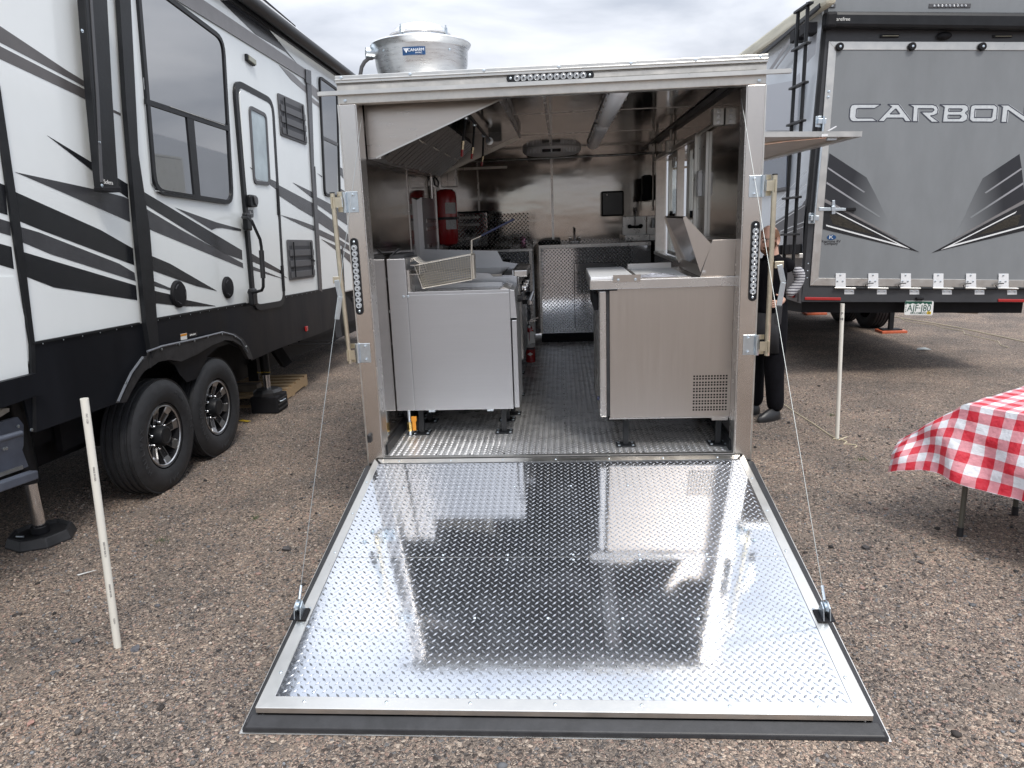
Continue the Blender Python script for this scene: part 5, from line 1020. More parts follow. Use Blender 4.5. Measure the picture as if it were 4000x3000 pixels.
# far window
w2 = [C_c(978, 650), C_c(1135, 765), E_c(1345, 372), E_c(1158, 348)]
wo2, _ = window(*w2, .09, .03, [])
obj('pane', MB().prism([p+LP.n*.006 for p in rrect(LP, C_c(988, 668), C_c(1126, 775), C_c(1140, 1238), C_c(1006, 1180), .05)], LP.n*.006), M['glass'], wo2)
obj('pane', MB().prism([p+LP.n*.0055 for p in [LP.at(q) for q in (C_c(1012, 1205), C_c(1138, 1268), E_c(1312, 330), E_c(1195, 325), E_c(1160, 270))]], LP.n*.006), M['glass'], wo2)
obj('window_bar', MB().prism([LP.at(q, .004) for q in (C_c(1005, 1172), C_c(1140, 1235), C_c(1140, 1262), C_c(1008, 1202))], LP.n*.016), M['dplas'], wo2)
# door
dq = [C_c(228, 690), C_c(590, 830), E_c(690, 1610), E_c(300, 1659)]
dl = [LP.at(q) for q in (C_c(226, 672), C_c(572, 860), D_c(456, 318), D_c(180, 368))]
dpts = rrect(LP, *dl, .16, 6); fb_, inn = ring(dpts, LP, .055, .001, .028); df = obj('door_frame', fb_, M['black'], lv, True)
ds = [LP.at(q) for q in (C_c(272, 718), C_c(558, 858), D_c(448, 292), D_c(186, 336))]
ds = rrect(LP, *ds, .12, 6)
dr = obj('entry_door', MB().prism([p+LP.n*.002 for p in ds], LP.n*.022), mwall, lv, bev=.004)
gl_ = [LP.at(q) for q in (C_c(350, 905), C_c(505, 985), E_c(495, 230), C_c(395, 1590))]
wp = rrect(LP, *gl_, .07); fb_, _ = ring([p+LP.n*.022 for p in wp], LP, .032, 0, .014); obj('door_window_frame', fb_, M['dplas'], dr, True)
frost = mat('frosted glass', (.40, .47, .50), .22, spec=.8, nscale=3, namt=.25, bump=.1, bscale=80)
obj('door_glass', MB().prism([p+LP.n*.0245 for p in rrect(LP, *[LP.at(q) for q in (C_c(362, 940), C_c(496, 1005), E_c(475, 185), E_c(318, 150))], .04)], LP.n*.004), frost, dr)
def dflat(pts, m_): return flat(LP, pts, m_, 'vinyl_graphic', dr, d=.0245)
dflat(EE((262, 1018), (660, 1245), (652, 1276), (270, 1115)), M['gdark']); dflat(EE((276, 1172), (650, 1322), (655, 1328), (278, 1218)), M['gmid']); dflat(EE((500, 150), (580, 185), (585, 285), (498, 220)), M['gmid'])
dflat(EE((255, 8), (285, 25), (283, 38)), M['gmid'])
obj('door_lock', MB().prism([p+LP.n*.025 for p in rrect(LP, *[LP.at(E_c(*q)) for q in ((212, 330), (300, 345), (312, 482), (226, 485))], .03)], LP.n*.035), M['black'], dr, bev=.008)
obj('door_lever', MB().prism([p+LP.n*.062 for p in rrect(LP, *[LP.at(E_c(*q)) for q in ((245, 345), (292, 360), (300, 450), (268, 470))], .03)], LP.n*.012), M['dplas'], dr, bev=.005)
bq = [LP.at(E_c(*q), .0) for q in ((236, 508), (297, 512), (300, 605), (240, 600))]
bd2 = obj('warranty_badge', MB().prism([p+LP.n*.0255 for p in rrect(LP, *bq, .02)], LP.n*.0015), M['gmid'], dr)
c = sum(bq, V((0, 0, 0)))/4+LP.n*.0275; h_ = (bq[0]-bq[3]).length
text('badge_lettering', '3', M['paper'], fr(c-LP.u*h_*.2, LP.u, LP.n), h_*.75, bd2); text('badge_lettering', 'YEAR', M['paper'], fr(c+LP.u*h_*.17, LP.u, LP.n), h_*.22, bd2)
obj('door_hinge_strip', MB().prism([LP.at(E_c(*q), .024) for q in ((596, 258), (612, 262), (630, 572), (612, 572))], LP.n*.014), M['blackm'], lv); obj('door_hinge_strip', MB().prism([LP.at(E_c(*q), .024) for q in ((650, 1170), (672, 1170), (692, 1470), (672, 1475))], LP.n*.014), M['blackm'], lv)
# grab handle
gh_ = obj('grab_handle', MB().tube([LP.at(E_c(*q), d) for q, d in (((205, 600), .03), ((265, 605), .12), ((310, 640), .16), ((410, 860), .20), ((425, 950), .20), ((428, 1010), .20))], .013, 10), M['black'], lv, True)
obj('handle_tube', MB().tube([LP.at(E_c(*q), d) for q, d in (((446, 1300), .20), ((448, 1420), .20), ((430, 1460), .18), ((380, 1475), .12), ((270, 1485), .03))], .013, 10), M['black'], gh_, True)
obj('handle_grip', MB().tube([LP.at(E_c(425, 990), .20), LP.at(E_c(446, 1318), .20)], .021, 12), M['rub'], gh_, True)
for q in ((190, 655), (258, 1540)):
    c = LP.at(E_c(*q), .0); obj('handle_mount', MB().fbox(LP, *[x for x in (LP.uv(c)[0]-.055, LP.uv(c)[0]+.055, LP.uv(c)[1]-.075, LP.uv(c)[1]+.075)], .03, .075), M['black'], gh_, bev=.015)
# vents
def vent(tl, tr, br, bl, lab):
    pts = rrect(LP, tl, tr, br, bl, .03, 3); o = obj('vent', MB().prism([p+LP.n*.001 for p in pts], LP.n*.012), M['dplas'], lv, bev=.004, label=lab)
    c = [LP.at(q) for q in (tl, tr, br, bl)]
    def bi(u, v): return c[0]*(1-u)*(1-v)+c[1]*u*(1-v)+c[2]*u*v+c[3]*(1-u)*v
    for k in range(3):
        v0 = .13+k*.27; 
        for u0, u1 in ((.06, .16), (.20, .84), (.88, .96)): obj('vent_slot', MB().prism([bi(u, v)+LP.n*.0132 for u, v in ((u0, v0+.02), (u1, v0+.02), (u1, v0+.12), (u0, v0+.12))], LP.n*.001), M['ink'], o)
        obj('vent_louvre', MB().prism([bi(u, v)+LP.n*.0135 for u, v in ((.04, v0+.12), (.98, v0+.12), (.98, v0+.275), (.04, v0+.275))], LP.n*.010), M['dplas'], o, bev=.003)
    for u in (.18, .86): obj('vent_rib', MB().bar(bi(u, .06)+LP.n*.026, bi(u, .93)+LP.n*.026, .012, .012, LP.n), M['black'], o)
    return o
v1 = vent(C_c(620, 800), C_c(850, 905), C_c(875, 1255), C_c(650, 1170), 'upper louvred refrigerator vent')
v2 = vent(E_c(715, 862), E_c(1018, 868), E_c(1045, 1305), E_c(748, 1345), 'lower louvred refrigerator vent')
obj('vent_tab', MB().bar(LP.at(E_c(1000, 1080), .03), LP.at(E_c(1058, 1115), .03), .012, .006, LP.n), M['blackm'], v2)
# speakers, porch lamp, marker, stickers, hatch
for q, r in ((B_c(1150, 412), .098), (B_c(1470, 370), .090)):
    c = LP.at(q); o = obj('speaker', MB().lathe([(r, 0), (r, .012), (r*.9, .022), (r*.4, .026), (0, .027)], c, LP.n, 30), M['blackm'], lv, True)
    for k in range(3): t = 2.2+k*2.1; obj('speaker_slot', MB().tube([c+LP.n*.024+(LP.u*math.cos(t+s)+LP.v*math.sin(t+s))*r*.72 for s in (-.35, 0, .35)], .005, 6), M['ink'], o)
a, b_ = LP.at(C_c(355, 492), .012), LP.at(C_c(425, 545), .012)
pl_ = obj('porch_lamp', MB().bar(a, b_, .06, .03, LP.n), M['black'], lv, bev=.008); obj('lamp_lens', MB().bar(a+(b_-a)*.12+LP.n*.015, b_+LP.n*.015, .045, .018, LP.n), mat('smoked lens', (.30, .30, .24), .2), pl_, bev=.005)
c = LP.at(D_c(650, 518), .015); obj('marker_lamp', MB().fbox(LP, LP.uv(c)[0]-.03, LP.uv(c)[0]+.03, LP.uv(c)[1]-.028, LP.uv(c)[1]+.028, .015, .035), M['redl'], lv, bev=.008)
c = [LP.at(q, .016) for q in BB((1170, 672), (1210, 664), (1212, 704), (1172, 712))]; st_ = obj('tyre_label', MB().prism(c, LP.n*.001), M['paper'], lv)
obj('label_header', MB().prism([LP.at(q, .0172) for q in BB((1171, 674), (1210, 666), (1210, 680), (1171, 688))], LP.n*.0006), M['amber'], st_)
bb_ = obj('maker_plate', MB().prism([LP.at(q, .016) for q in BB((1218, 668), (1275, 655), (1277, 683), (1220, 692))], LP.n*.002), M['gdark'], lv)
c = LP.at(B_c(1250, 674), .0185); text('plate_lettering', 'adventure', M['paper'], fr(c, LP.u, LP.n), .022, bb_)
for q, m_ in (((655, 850), M['paper']), ((655, 945), M['gdark']), ((668, 1110), M['ggrey'])):
    c = LP.at(E_c(*q), .0015); obj('round_sticker', MB().lathe([(.022, 0), (.022, .0008), (0, .0009)], c, LP.n, 14), m_, lv)
hq = [LP.at(E_c(*q)) for q in ((1368, 935), (1640, 905), (1690, 1560), (1405, 1659))]
hp_ = rrect(LP, *hq, .06); fb_, _ = ring(hp_, LP, .02, .001, .012); obj('baggage_door', fb_, M['gmid'], lv, True)
c = LP.at(E_c(1498, 1600), .003); obj('latch_pull', MB().fbox(LP, LP.uv(c)[0]-.035, LP.uv(c)[0]+.035, LP.uv(c)[1]-.07, LP.uv(c)[1]+.07, .002, .02), M['black'], lv, bev=.01)
# wheels
TW, TRd = .245, .40
prof = [(TRd*.58, -TW/2+.01), (TRd*.66, -TW/2-.004), (TRd*.80, -TW/2-.010), (TRd*.92, -TW/2+.004), (TRd*.975, -TW/2+.022)]
gx = np.linspace(-TW/2+.028, TW/2-.028, 5)
for i, x in enumerate(gx):
    prof += [(TRd, x-.014 if i else x-.004), (TRd, x+.011)]
    if i < 4: prof += [(TRd-.011, x+.014), (TRd-.011, x+.022)]
prof += [(TRd*.975, TW/2-.022), (TRd*.92, TW/2-.004), (TRd*.80, TW/2+.010), (TRd*.72, TW/2+.008), (TRd*.66, TW/2+.004), (TRd*.58, TW/2-.01)]
twm = bpy.data.meshes
tm = MB().lathe(prof, (0, 0, 0), (0, 0, 1), 56, caps=False).mesh('tyre', True); tm.materials.append(M['tyre'])
bar_ = MB().lathe([(.232, -.11), (.232, .10), (.222, .112), (.205, .098), (.200, .04), (.19, -.04), (.0, -.05)], (0, 0, 0), (0, 0, 1), 48).mesh('rim_barrel', True); bar_.materials.append(M['rimb'])
lip = MB().lathe([(.208, .099), (.213, .106), (.207, .108), (.202, .102)], (0, 0, 0), (0, 0, 1), 48, caps=False).mesh('rim_edge', True); lip.materials.append(M['rims'])
hub = MB().lathe([(.075, -.02), (.072, .10), (.066, .118), (.052, .122), (.05, .119), (0, .119)], (0, 0, 0), (0, 0, 1), 28).mesh('hub_cap', True); hub.materials.append(M['black'])
spk = MB()
spk.hexa([(.07, -.030, .0), (.205, -.042, .04), (.205, .042, .04), (.07, .030, .0), (.07, -.022, .045), (.203, -.034, .088), (.203, .034, .088), (.07, .022, .045)]); spk = spk.mesh('spoke'); spk.materials.append(M['rimb'])
pad = MB().hexa([(.165, -.032, .075), (.204, -.038, .090), (.204, .038, .090), (.165, .032, .075), (.165, -.026, .080), (.204, -.034, .096), (.204, .034, .096), (.165, .026, .080)]).mesh('spoke_face'); pad.materials.append(M['rims'])
edg = MB().bar((.085, -.026, .052), (.168, -.030, .079), .004, .006).bar((.085, .026, .052), (.168, .030, .079), .004, .006).mesh('spoke_edge'); edg.materials.append(M['rims'])
nut = MB().lathe([(.011, 0), (.011, .03), (.006, .036), (0, .036)], (0, 0, 0), (0, 0, 1), 8).mesh('lug_nut', True); nut.materials.append(M['chrome'])
let = {}
lm2 = mat('raised tyre lettering', (.035, .037, .042), .5)
def wheel_at(q, rot, parent, letters=True):
    gp = on_g(q); c = gp+V((0, 0, TRd-.012)); c = LP.P+LP.u*LP.uv(c)[0]+LP.v*LP.uv(c)[1]-LP.n*(TW/2-.012)
    c.z = gh(c.x, c.y)+TRd-.012
    m0 = fr(c, LP.u, LP.n) @ Matrix.Rotation(rot, 4, 'Z')
    o = inst('wheel', tm, m0, parent); inst('rim_barrel', bar_, m0, o); inst('rim_edge', lip, m0, o); inst('hub_cap', hub, m0, o)
    for k in range(8):
        mr = m0 @ Matrix.Rotation(k*math.pi/4, 4, 'Z'); inst('spoke', spk, mr, o); inst('spoke_face', pad, mr, o); inst('spoke_edge', edg, mr, o)
        inst('lug_nut', nut, m0 @ Matrix.Rotation((k+.5)*math.pi/4, 4, 'Z') @ Matrix.Translation((.092, 0, .04)), o)
    if letters:
        for word, a0 in (('ALL STEEL', 60), ('HAULMAX', 215), ('DAY', 282)):
            for i, chh in enumerate(word):
                if chh == ' ': continue
                a = R(a0-i*9); mm = fr(c, LP.u, LP.n) @ Matrix.Rotation(a-math.pi/2, 4, 'Z') @ Matrix.Translation((0, TRd*.80, TW/2+.0102))
                text('sidewall_letter', chh, lm2, mm, .055, o, ext=.001)
    return o
wheel_at((642*.553, 1903*.553), .2, lv); wheel_at((874*.553, 1768*.553), .55, lv)
# inner-side wheels on the far side, axle
for u in (.0, .88):
    c = LP.pt(u, .40, -2.2); c.z = gh(c.x, c.y)+TRd-.012; o = inst('wheel', tm, fr(c, LP.u, -LP.n), lv); inst('rim_barrel', bar_, fr(c, LP.u, -LP.n), o)
    a = LP.pt(u, .40, -.2); a.z = c.z; obj('axle', MB().tube([a, c], .04, 10), M['blackm'], lv)
# levelling legs
jp = on_g((98, 1165)); jx = V((jp.x-.02, jp.y, 0)); jz = gh(jp.x, jp.y)
jt = LP.at(B_c(235, 1290), -.06)
lj = obj('levelling_leg', MB().tube([V((jx.x, jx.y, jz+.055)), V((jx.x, jx.y, jz+.36))], .036, 18), M['chrome'], lv, True)
obj('leg_sleeve', MB().tube([V((jx.x, jx.y, jz+.36)), V((jx.x, jx.y, jz+.98))], .050, 18), M['black'], lj, True)
obj('leg_collar', MB().tube([V((jx.x, jx.y, jz+.045)), V((jx.x, jx.y, jz+.085))], .048, 18), M['blackm'], lj, True)
text('sleeve_lettering', 'Ground Control', M['yellow'], fr((jx.x, jx.y-.0505, jz+.40), (1, 0, 0), (0, -1, 0)), .022, lj)
pd = thing('jack_pad', 'round black rubber jack pad under the chrome levelling leg', 'jack pad', (jx.x, jx.y, jz))
obj('pad', MB().lathe([(.185, 0), (.185, .012), (.165, .062), (.150, .062), (.145, .042), (0, .040)], (jx.x, jx.y, jz), (0, 0, 1), 8), M['rub'], pd, bev=.004); obj('pad_pin', MB().tube([(jx.x-.05, jx.y-.07, jz+.05), (jx.x-.09, jx.y-.08, jz+.055)], .008, 8), M['zinc'], pd)
p = on_g((573, 893)); bz = gh(p.x, p.y)
bx = thing('jack_box', 'black plastic crate block under the far levelling leg beside the pallet', 'block', (p.x, p.y+.1, bz), 'supports under the left trailer')
obj('block_body', MB().box((p.x-.13, p.y-.02, bz), (p.x+.14, p.y+.26, bz+.17)), M['blackm'], bx, bev=.012)
obj('block_top', MB().lathe([(.15, 0), (.15, .03), (.11, .055), (0, .055)], (p.x, p.y+.12, bz+.171), (0, 0, 1), 8), M['rub'], bx); obj('block_handle', MB().tube([(p.x+.141, p.y+.05, bz+.11), (p.x+.165, p.y+.06, bz+.115), (p.x+.165, p.y+.14, bz+.115), (p.x+.141, p.y+.15, bz+.11)], .006, 8), M['zinc'], bx)
for i in range(3): obj('block_rib', MB().box((p.x+.1405, p.y+.0, bz+.03+i*.045), (p.x+.146, p.y+.24, bz+.045+i*.045)), M['rub'], bx)
l2 = obj('levelling_leg', MB().tube([(p.x, p.y+.12, bz+.227), (p.x, p.y+.12, bz+.37)], .034, 14), M['chrome'], lv, True); obj('leg_sleeve', MB().tube([(p.x, p.y+.12, bz+.37), (p.x, p.y+.12, bz+.85)], .045, 14), M['black'], l2, True)
text('sleeve_lettering', 'Ground Control', M['yellow'], fr((p.x, p.y+.0745, bz+.40), (1, 0, 0), (0, -1, 0)), .02, l2)
obj('cross_member', MB().bar((p.x-.1, p.y+.5, .62), (p.x+.02, p.y+.62, .30), .10, .10), M['blackm'], lv)
obj('hanger_bar', MB().bar((p.x-.16, p.y+.2, .60), (p.x-.16, p.y+.2, .22), .03, .10), M['blackm'], lv)
# folded entry step frame under the far end, and step assembly under the near end
obj('step_tube', MB().tube([LP.at(D_c(500, 655), -.1), LP.at(D_c(860, 650), -.1), LP.at(D_c(925, 600), -.06), LP.at(D_c(940, 530), -.1)], .012, 8).tube([LP.at(D_c(590, 628), -.15), LP.at(D_c(860, 626), -.15)], .011, 8), M['blackm'], lv, True)
sq = K(0, 1480, 3.456)
S1 = [LP.at(sq(*q), -.02) for q in ((-400, 760), (80, 560), (240, 515), (320, 620), (318, 900), (300, 960), (385, 1180), (300, 1215), (0, 1310), (-400, 1420))]
stp = obj('step_side_plate', MB().prism(S1, -LP.n*.02), M['plasg'], lv)
obj('step_bar', MB().tube([LP.at(sq(-500, 960), .03), LP.at(sq(280, 735), .03)], .016, 10), M['plasg'], lv, True)
obj('step_edge', MB().bar(LP.at(sq(-400, 1435), .02), LP.at(sq(305, 1190), .02), .02, .006, LP.n), M['zinc'], stp)
obj('step_lower_bar', MB().bar(LP.at(sq(-400, 1590), .04), LP.at(sq(460, 1290), .04), .045, .05, LP.n), M['plasg'], lv, bev=.006)
obj('step_tread', MB().prism([LP.at(sq(*q), -.005) for q in ((-400, 640), (0, 400), (75, 395), (75, 440), (10, 480), (-400, 720))], LP.n*.02), M['alud'], lv)
for q in ((128, 255), (45, 945), (80, 938), (240, 640), (280, 118), (383, 168), (420, 688)): inst('hex_screw', hexb, fr(LP.at(sq(*q), .002 if q[0] < 270 else .04), LP.u, LP.n), lv)
# pallet with a beam on it
pp0 = on_g((660, 833)); pz = gh(pp0.x, pp0.y)
pal = thing('wood_pallet', 'weathered wooden pallet lying under the left trailer behind the wheels', 'pallet', (pp0.x-.5, pp0.y-.4, pz))
PA = Matrix.Translation((pp0.x+.02, pp0.y, pz)) @ Matrix.Rotation(R(3), 4, 'Z')
def pbox(b, x0, x1, y0, y1, z0, z1): return b.hexa([PA @ V(p) for p in ((x0, y0, z0), (x1, y0, z0), (x1, y1, z0), (x0, y1, z0), (x0, y0, z1), (x1, y0, z1), (x1, y1, z1), (x0, y1, z1))])
for i in range(7): x = -1.2+i*.168+.0; obj('deck_board', pbox(MB(), -1.2, 0, -1.02+i*.158, -1.02+i*.158+.10, .115, .132), M['wood'], pal)
for i in range(3): obj('stringer', pbox(MB(), -1.18+i*.57, -1.14+i*.57, -1.02, .03, .022, .1145), M['wood'], pal)
for i in range(3): obj('bottom_board', pbox(MB(), -1.2, 0, -1.02+i*.47, -.92+i*.47, .004, .0215), M['wood'], pal)
obj('timber_beam', pbox(MB(), -1.25, -.28, -.80, -.66, .133, .205), M['beam'], None, bev=.006, label='dark weathered timber beam lying across the pallet', cat='timber beam')
# ================================================================ RIGHT TOY HAULER
RPo = V((3.731, 3.777, .671)); RP = Plane(RPo, (.999, .04, -.035), (.04, -.999, 0))
sdir = (fy + CR*((1989-2000)/FPX) - CU*((1041-1500)/FPX)).normalized()
H5, H3, HC, HE, HG, HL = K(3000, 0, 2.074), K(3000, 800, 2.212), K(3350, 380, 3.403), K(3180, 560, 2.6976), K(2880, 650, 2.765), K(2950, 0, 2.963)
hv = thing('toy_hauler', 'grey rear ramp door toy hauler trailer parked on the right', 'toy hauler', (3.7, 3.8, gh(3.7, 3.8)))
cL = RP.at(H3(262, 838)); uL, vB = RP.uv(cL); uR = uL+2.50; vT = 3.02
SPn = sdir.cross(V((0, 0, 1))).normalized(); SPn = SPn if SPn.x < 0 else -SPn
SP = Plane(cL, sdir, SPn)
dl = sdir*9.0
def rb(b, u0, u1, v0, v1, e0, e1): # box from the rear plane going back along the side direction
    return b.hexa([RP.pt(u0, v0)+sdir*e0, RP.pt(u1, v0)+sdir*e0, RP.pt(u1, v0)+sdir*e1, RP.pt(u0, v0)+sdir*e1, RP.pt(u0, v1)+sdir*e0, RP.pt(u1, v1)+sdir*e0, RP.pt(u1, v1)+sdir*e1, RP.pt(u0, v1)+sdir*e1])
sidem = mat('pale grey gelcoat', (.60, .63, .66), .16, nscale=1.2, namt=.05, coat=.3)
obj('body', rb(MB(), uL, uR, vB+.02, vT, .012, 9), sidem, hv)
obj('rear_wall', rb(MB(), uL+.03, uR-.03, vB, vT, -.006, .0115), M['charc'], hv)
obj('corner_trim', rb(MB(), uL-.006, uL+.03, vB, vT+.04, -.012, .03), M['black'], hv, bev=.004)
obj('corner_trim', rb(MB(), uR-.03, uR+.006, vB, vT+.04, -.012, .03), M['black'], hv, bev=.004)
obj('underbelly', rb(MB(), uL+.1, uR-.1, vB-.12, vB+.015, .15, 8.8), M['blackm'], hv)
fl_ = lambda pts, m_, nm, d=.0, par_=hv, th=.0009: flat(RP, pts, m_, nm, par_, d=d, th=th)
fl_([H5(432, -60), H5(2140, -60), H5(2140, 245), H5(438, 236)], M['greyg'], 'top_panel', .0065)
# rear awning case
aw0, aw1 = RP.at(H5(470, 150), .10), RP.at(H5(2300, 165), .10)
ac = obj('awning_case', MB().hexa([aw0-RP.v*.075-RP.n*.09, aw1-RP.v*.085-RP.n*.09, aw1-RP.v*.085+RP.n*.02, aw0-RP.v*.075+RP.n*.02, aw0+RP.v*.075-RP.n*.09, aw1+RP.v*.085-RP.n*.09, aw1+RP.v*.06+RP.n*.02, aw0+RP.v*.06+RP.n*.02]), M['black'], hv, bev=.03)
obj('case_end', MB().hexa([aw0-RP.v*.08-RP.n*.092-RP.u*.01, aw0+RP.u*.10-RP.v*.085-RP.n*.092, aw0+RP.u*.10-RP.v*.085+RP.n*.03, aw0-RP.v*.08+RP.n*.03-RP.u*.01, aw0+RP.v*.07-RP.n*.092-RP.u*.01, aw0+RP.u*.10+RP.v*.08-RP.n*.092, aw0+RP.u*.10+RP.v*.06+RP.n*.03, aw0+RP.v*.05+RP.n*.03-RP.u*.01]), M['blackm'], ac, bev=.025)
text('maker_lettering', 'Carefree', M['paper'], fr(RP.at(H5(596, 155), .123), RP.u, RP.n), .045, ac)
# small lamps over the door
for q0, q1 in ((H5(903, 282), H5(1055, 308)), (H5(1815, 285), H5(1968, 310))):
    (u0, v1_), (u1, v0_) = RP.uv(RP.at(q0)), RP.uv(RP.at(q1)); o = obj('scare_lamp', MB().fbox(RP, u0, u1, v0_, v1_, .0065, .02), M['black'], hv, bev=.008)
    obj('lamp_lens', MB().fbox(RP, u0+.02, u1-.01, v0_+.012, v1_-.012, .0205, .027), mat('cream lens', (.55, .54, .42), .3), o, bev=.004)
(u0, v1_), (u1, v0_) = RP.uv(RP.at(H5(1300, 32))), RP.uv(RP.at(H5(1635, 65))); o = obj('high_lamp_bar', MB().fbox(RP, u0, u1, v0_, v1_, .008, .014), M['dplas'], hv, bev=.01)
for i in range(9): inst('lens', ln, fr(RP.pt(u0+.05+(u1-u0-.1)*i/8, (v0_+v1_)/2, .0142), RP.u, RP.n) @ Matrix.Scale(.7, 4), o)
c = RP.at(H5(516, 46), .008); (uu, vv) = RP.uv(c); o = obj('clearance_lamp', MB().fbox(RP, uu-.035, uu+.035, vv-.018, vv+.018, .008, .016), M['dplas'], hv, bev=.008); inst('lens', ln, fr(RP.pt(uu, vv, .0165), RP.u, RP.n) @ Matrix.Scale(.8, 4), o)
obj('camera_mount', MB().ell(RP.at(H5(1430, 290), .03), (.07, .03, .035)), M['blackm'], hv, True)
# the ramp door: aluminium frame, grey skin
fo = [H5(487, 340), H5(2300, 344), H3(2440, 721), H3(357, 695)]; fi = [H5(547, 407), H5(2180, 411), H3(2350, 650), H3(430, 631)]
dp_ = obj('rear_ramp_door', MB().prism([RP.at(q, .001) for q in (H5(540, 400), H5(2200, 404), H3(2370, 660), H3(420, 640))], RP.n*.014), M['greyg'], hv)
for i in range(4):
    j = (i+1) % 4; obj('frame_rail', MB().prism([RP.at(fo[i], .001), RP.at(fo[j], .001), RP.at(fi[j], .001), RP.at(fi[i], .001)], RP.n*.02), M['alu'], dp_, bev=.002)
D0 = .0155
def dflat2(pts, m_, nm='vinyl_graphic', d=D0): return flat(RP, pts, m_, nm, dp_, d=d)
def fade(name, p0, p1, c0, c1):
    m = bpy.data.materials.new(name); m.use_nodes = True; t = m.node_tree; b = t.nodes['Principled BSDF']; n = t.nodes.new; l = t.links.new
    tc = n('ShaderNodeTexCoord'); sb = n('ShaderNodeVectorMath'); sb.operation = 'SUBTRACT'; sb.inputs[1].default_value = p0; dt = n('ShaderNodeVectorMath'); dt.operation = 'DOT_PRODUCT'; d = p1-p0; dt.inputs[1].default_value = d/d.length_squared
    cr = n('ShaderNodeValToRGB'); cr.color_ramp.elements[0].color = (*c0, 1); cr.color_ramp.elements[1].color = (*c1, 1)
    l(tc.outputs['Object'], sb.inputs[0]); l(sb.outputs[0], dt.inputs[0]); l(dt.outputs['Value'], cr.inputs[0]); l(cr.outputs[0], b.inputs['Base Color']); b.inputs['Roughness'].default_value = .32; return m
gcol = (.205, .217, .226); dk = (.022, .023, .028)
def ep_(*p): return [HE(*x) for x in p]
for side in (0, 1):
    mx_ = (lambda x, y: HE(x, y)) if side == 0 else (lambda x, y: HE(2318-x+ (y-600)*.02, y+8))
    def mm(*p): return [mx_(*x) for x in p]
    f0, f1 = RP.at(mx_(340, 560)), RP.at(mx_(850, 690)); fm = fade('faded panel print', f0, f1, dk, gcol)
    dflat2(mm((155, 105), (545, 360), (640, 540), (860, 1000), (105, 590), (135, 250)), fm)
    fl2 = fade('faded pinstripe', RP.at(mx_(300, 400)), RP.at(mx_(620, 560)), (.30, .30, .32), gcol)
    dflat2(mm((140, 252), (530, 512), (515, 520), (135, 268)), fl2, d=D0+.0012); dflat2(mm((125, 405), (690, 770), (675, 780), (122, 425)), fl2, d=D0+.0012)
    dflat2(mm((110, 585), (880, 1005), (860, 1005), (105, 618)), M['ggrey'], d=D0+.0012)
    dflat2(mm((103, 622), (320, 728), (1097, 1144), (1000, 1118), (85, 902), (95, 740)), M['gdark'], d=D0+.0024)
    wv = mat('white vinyl', (.74, .75, .75), .3)
    dflat2(mm((195, 705), (900, 1062), (1002, 1112), (895, 1082), (120, 872), (118, 856), (880, 1062), (215, 728)), wv, d=D0+.0036)
    cf = mat('carbon print', (.035, .030, .022), .3, nscale=60, namt=.9, stretch=(1, 1, 2))
    dflat2(mm((150, 740), (250, 760), (640, 965), (480, 930), (190, 850)), cf, d=D0+.0036)
# CARBON lettering: silver shapes with a dark keyline
silv = mat('silver letter foil', (.62, .65, .66), .35, .3, nscale=40, namt=.12)
def hc(*p): return [HC(*x) for x in p]
LET = [([H5(x, y) for x, y in ((915, 845), (700, 845), (676, 853), (663, 880), (658, 950), (668, 974), (690, 984), (886, 982), (848, 957), (725, 957), (712, 948), (717, 885), (728, 877), (864, 877))], []),
 (hc((400, 94), (545, 94), (715, 320), (632, 320), (600, 274), (390, 274), (350, 320), (272, 318), (452, 126)), [hc((505, 152), (558, 222), (432, 222))]),
 (hc((678, 96), (1000, 98), (1050, 115), (1072, 160), (1060, 215), (1010, 240), (968, 244), (1088, 330), (980, 330), (838, 196), (988, 196), (1014, 173), (1002, 150), (805, 148), (797, 323), (726, 320), (740, 130)), []),
 (hc((1092, 98), (1430, 98), (1468, 120), (1474, 170), (1432, 207), (1466, 240), (1454, 300), (1400, 327), (1126, 328), (1150, 130)), [hc((1212, 152), (1378, 152), (1388, 170), (1374, 188), (1210, 188)), hc((1202, 236), (1362, 236), (1376, 256), (1358, 282), (1202, 282))]),
 (hc((1515, 110), (1560, 99), (1820, 99), (1860, 130), (1848, 290), (1790, 328), (1520, 326), (1484, 295), (1498, 140)), [hc((1562, 157), (1793, 157), (1778, 270), (1552, 270))]),
 (hc((1870, 102), (2005, 103), (2212, 245), (2222, 104), (2298, 104), (2285, 335), (2205, 320), (1996, 170), (1980, 333), (1902, 331), (1924, 130)), [])]
keym = mat('keyline', (.05, .055, .075), .35)
for pts, holes in LET:
    o = flat(RP, pts, silv, 'silver_letter', dp_, d=D0, holes=holes); k = MB()
    for loop in [pts]+list(holes):
        w = [RP.at(q, D0+.0012) for q in loop]
        for i in range(len(w)): k.bar(w[i], w[(i+1) % len(w)], .0085, .0016, RP.n)
    ko = obj('letter_keyline', k, keym, dp_); ko['kind'] = 'stuff'
# maker badge
c = RP.at(H3(548, 281), D0); (uu, vv) = RP.uv(c); e = MB(); e.v = [tuple(RP.pt(uu+.047*math.cos(t), vv+.026*math.sin(t), D0+.002)) for t in np.linspace(0, 2*math.pi, 24, endpoint=False)]; e.f = [tuple(range(24))]
mb_ = obj('maker_badge', e, M['blue'], dp_); text('badge_lettering', 'K', M['paper'], fr(RP.pt(uu-.004, vv, D0+.0026), RP.u, RP.n), .05, mb_, sx=1.4)
text('maker_lettering', 'Keystone RV', M['ink'], fr(RP.at(H3(546, 315), D0+.002), RP.u, RP.n), .036, dp_); text('maker_lettering', 'Company', M['ink'], fr(RP.at(H3(545, 335), D0+.002), RP.u, RP.n), .036, dp_)
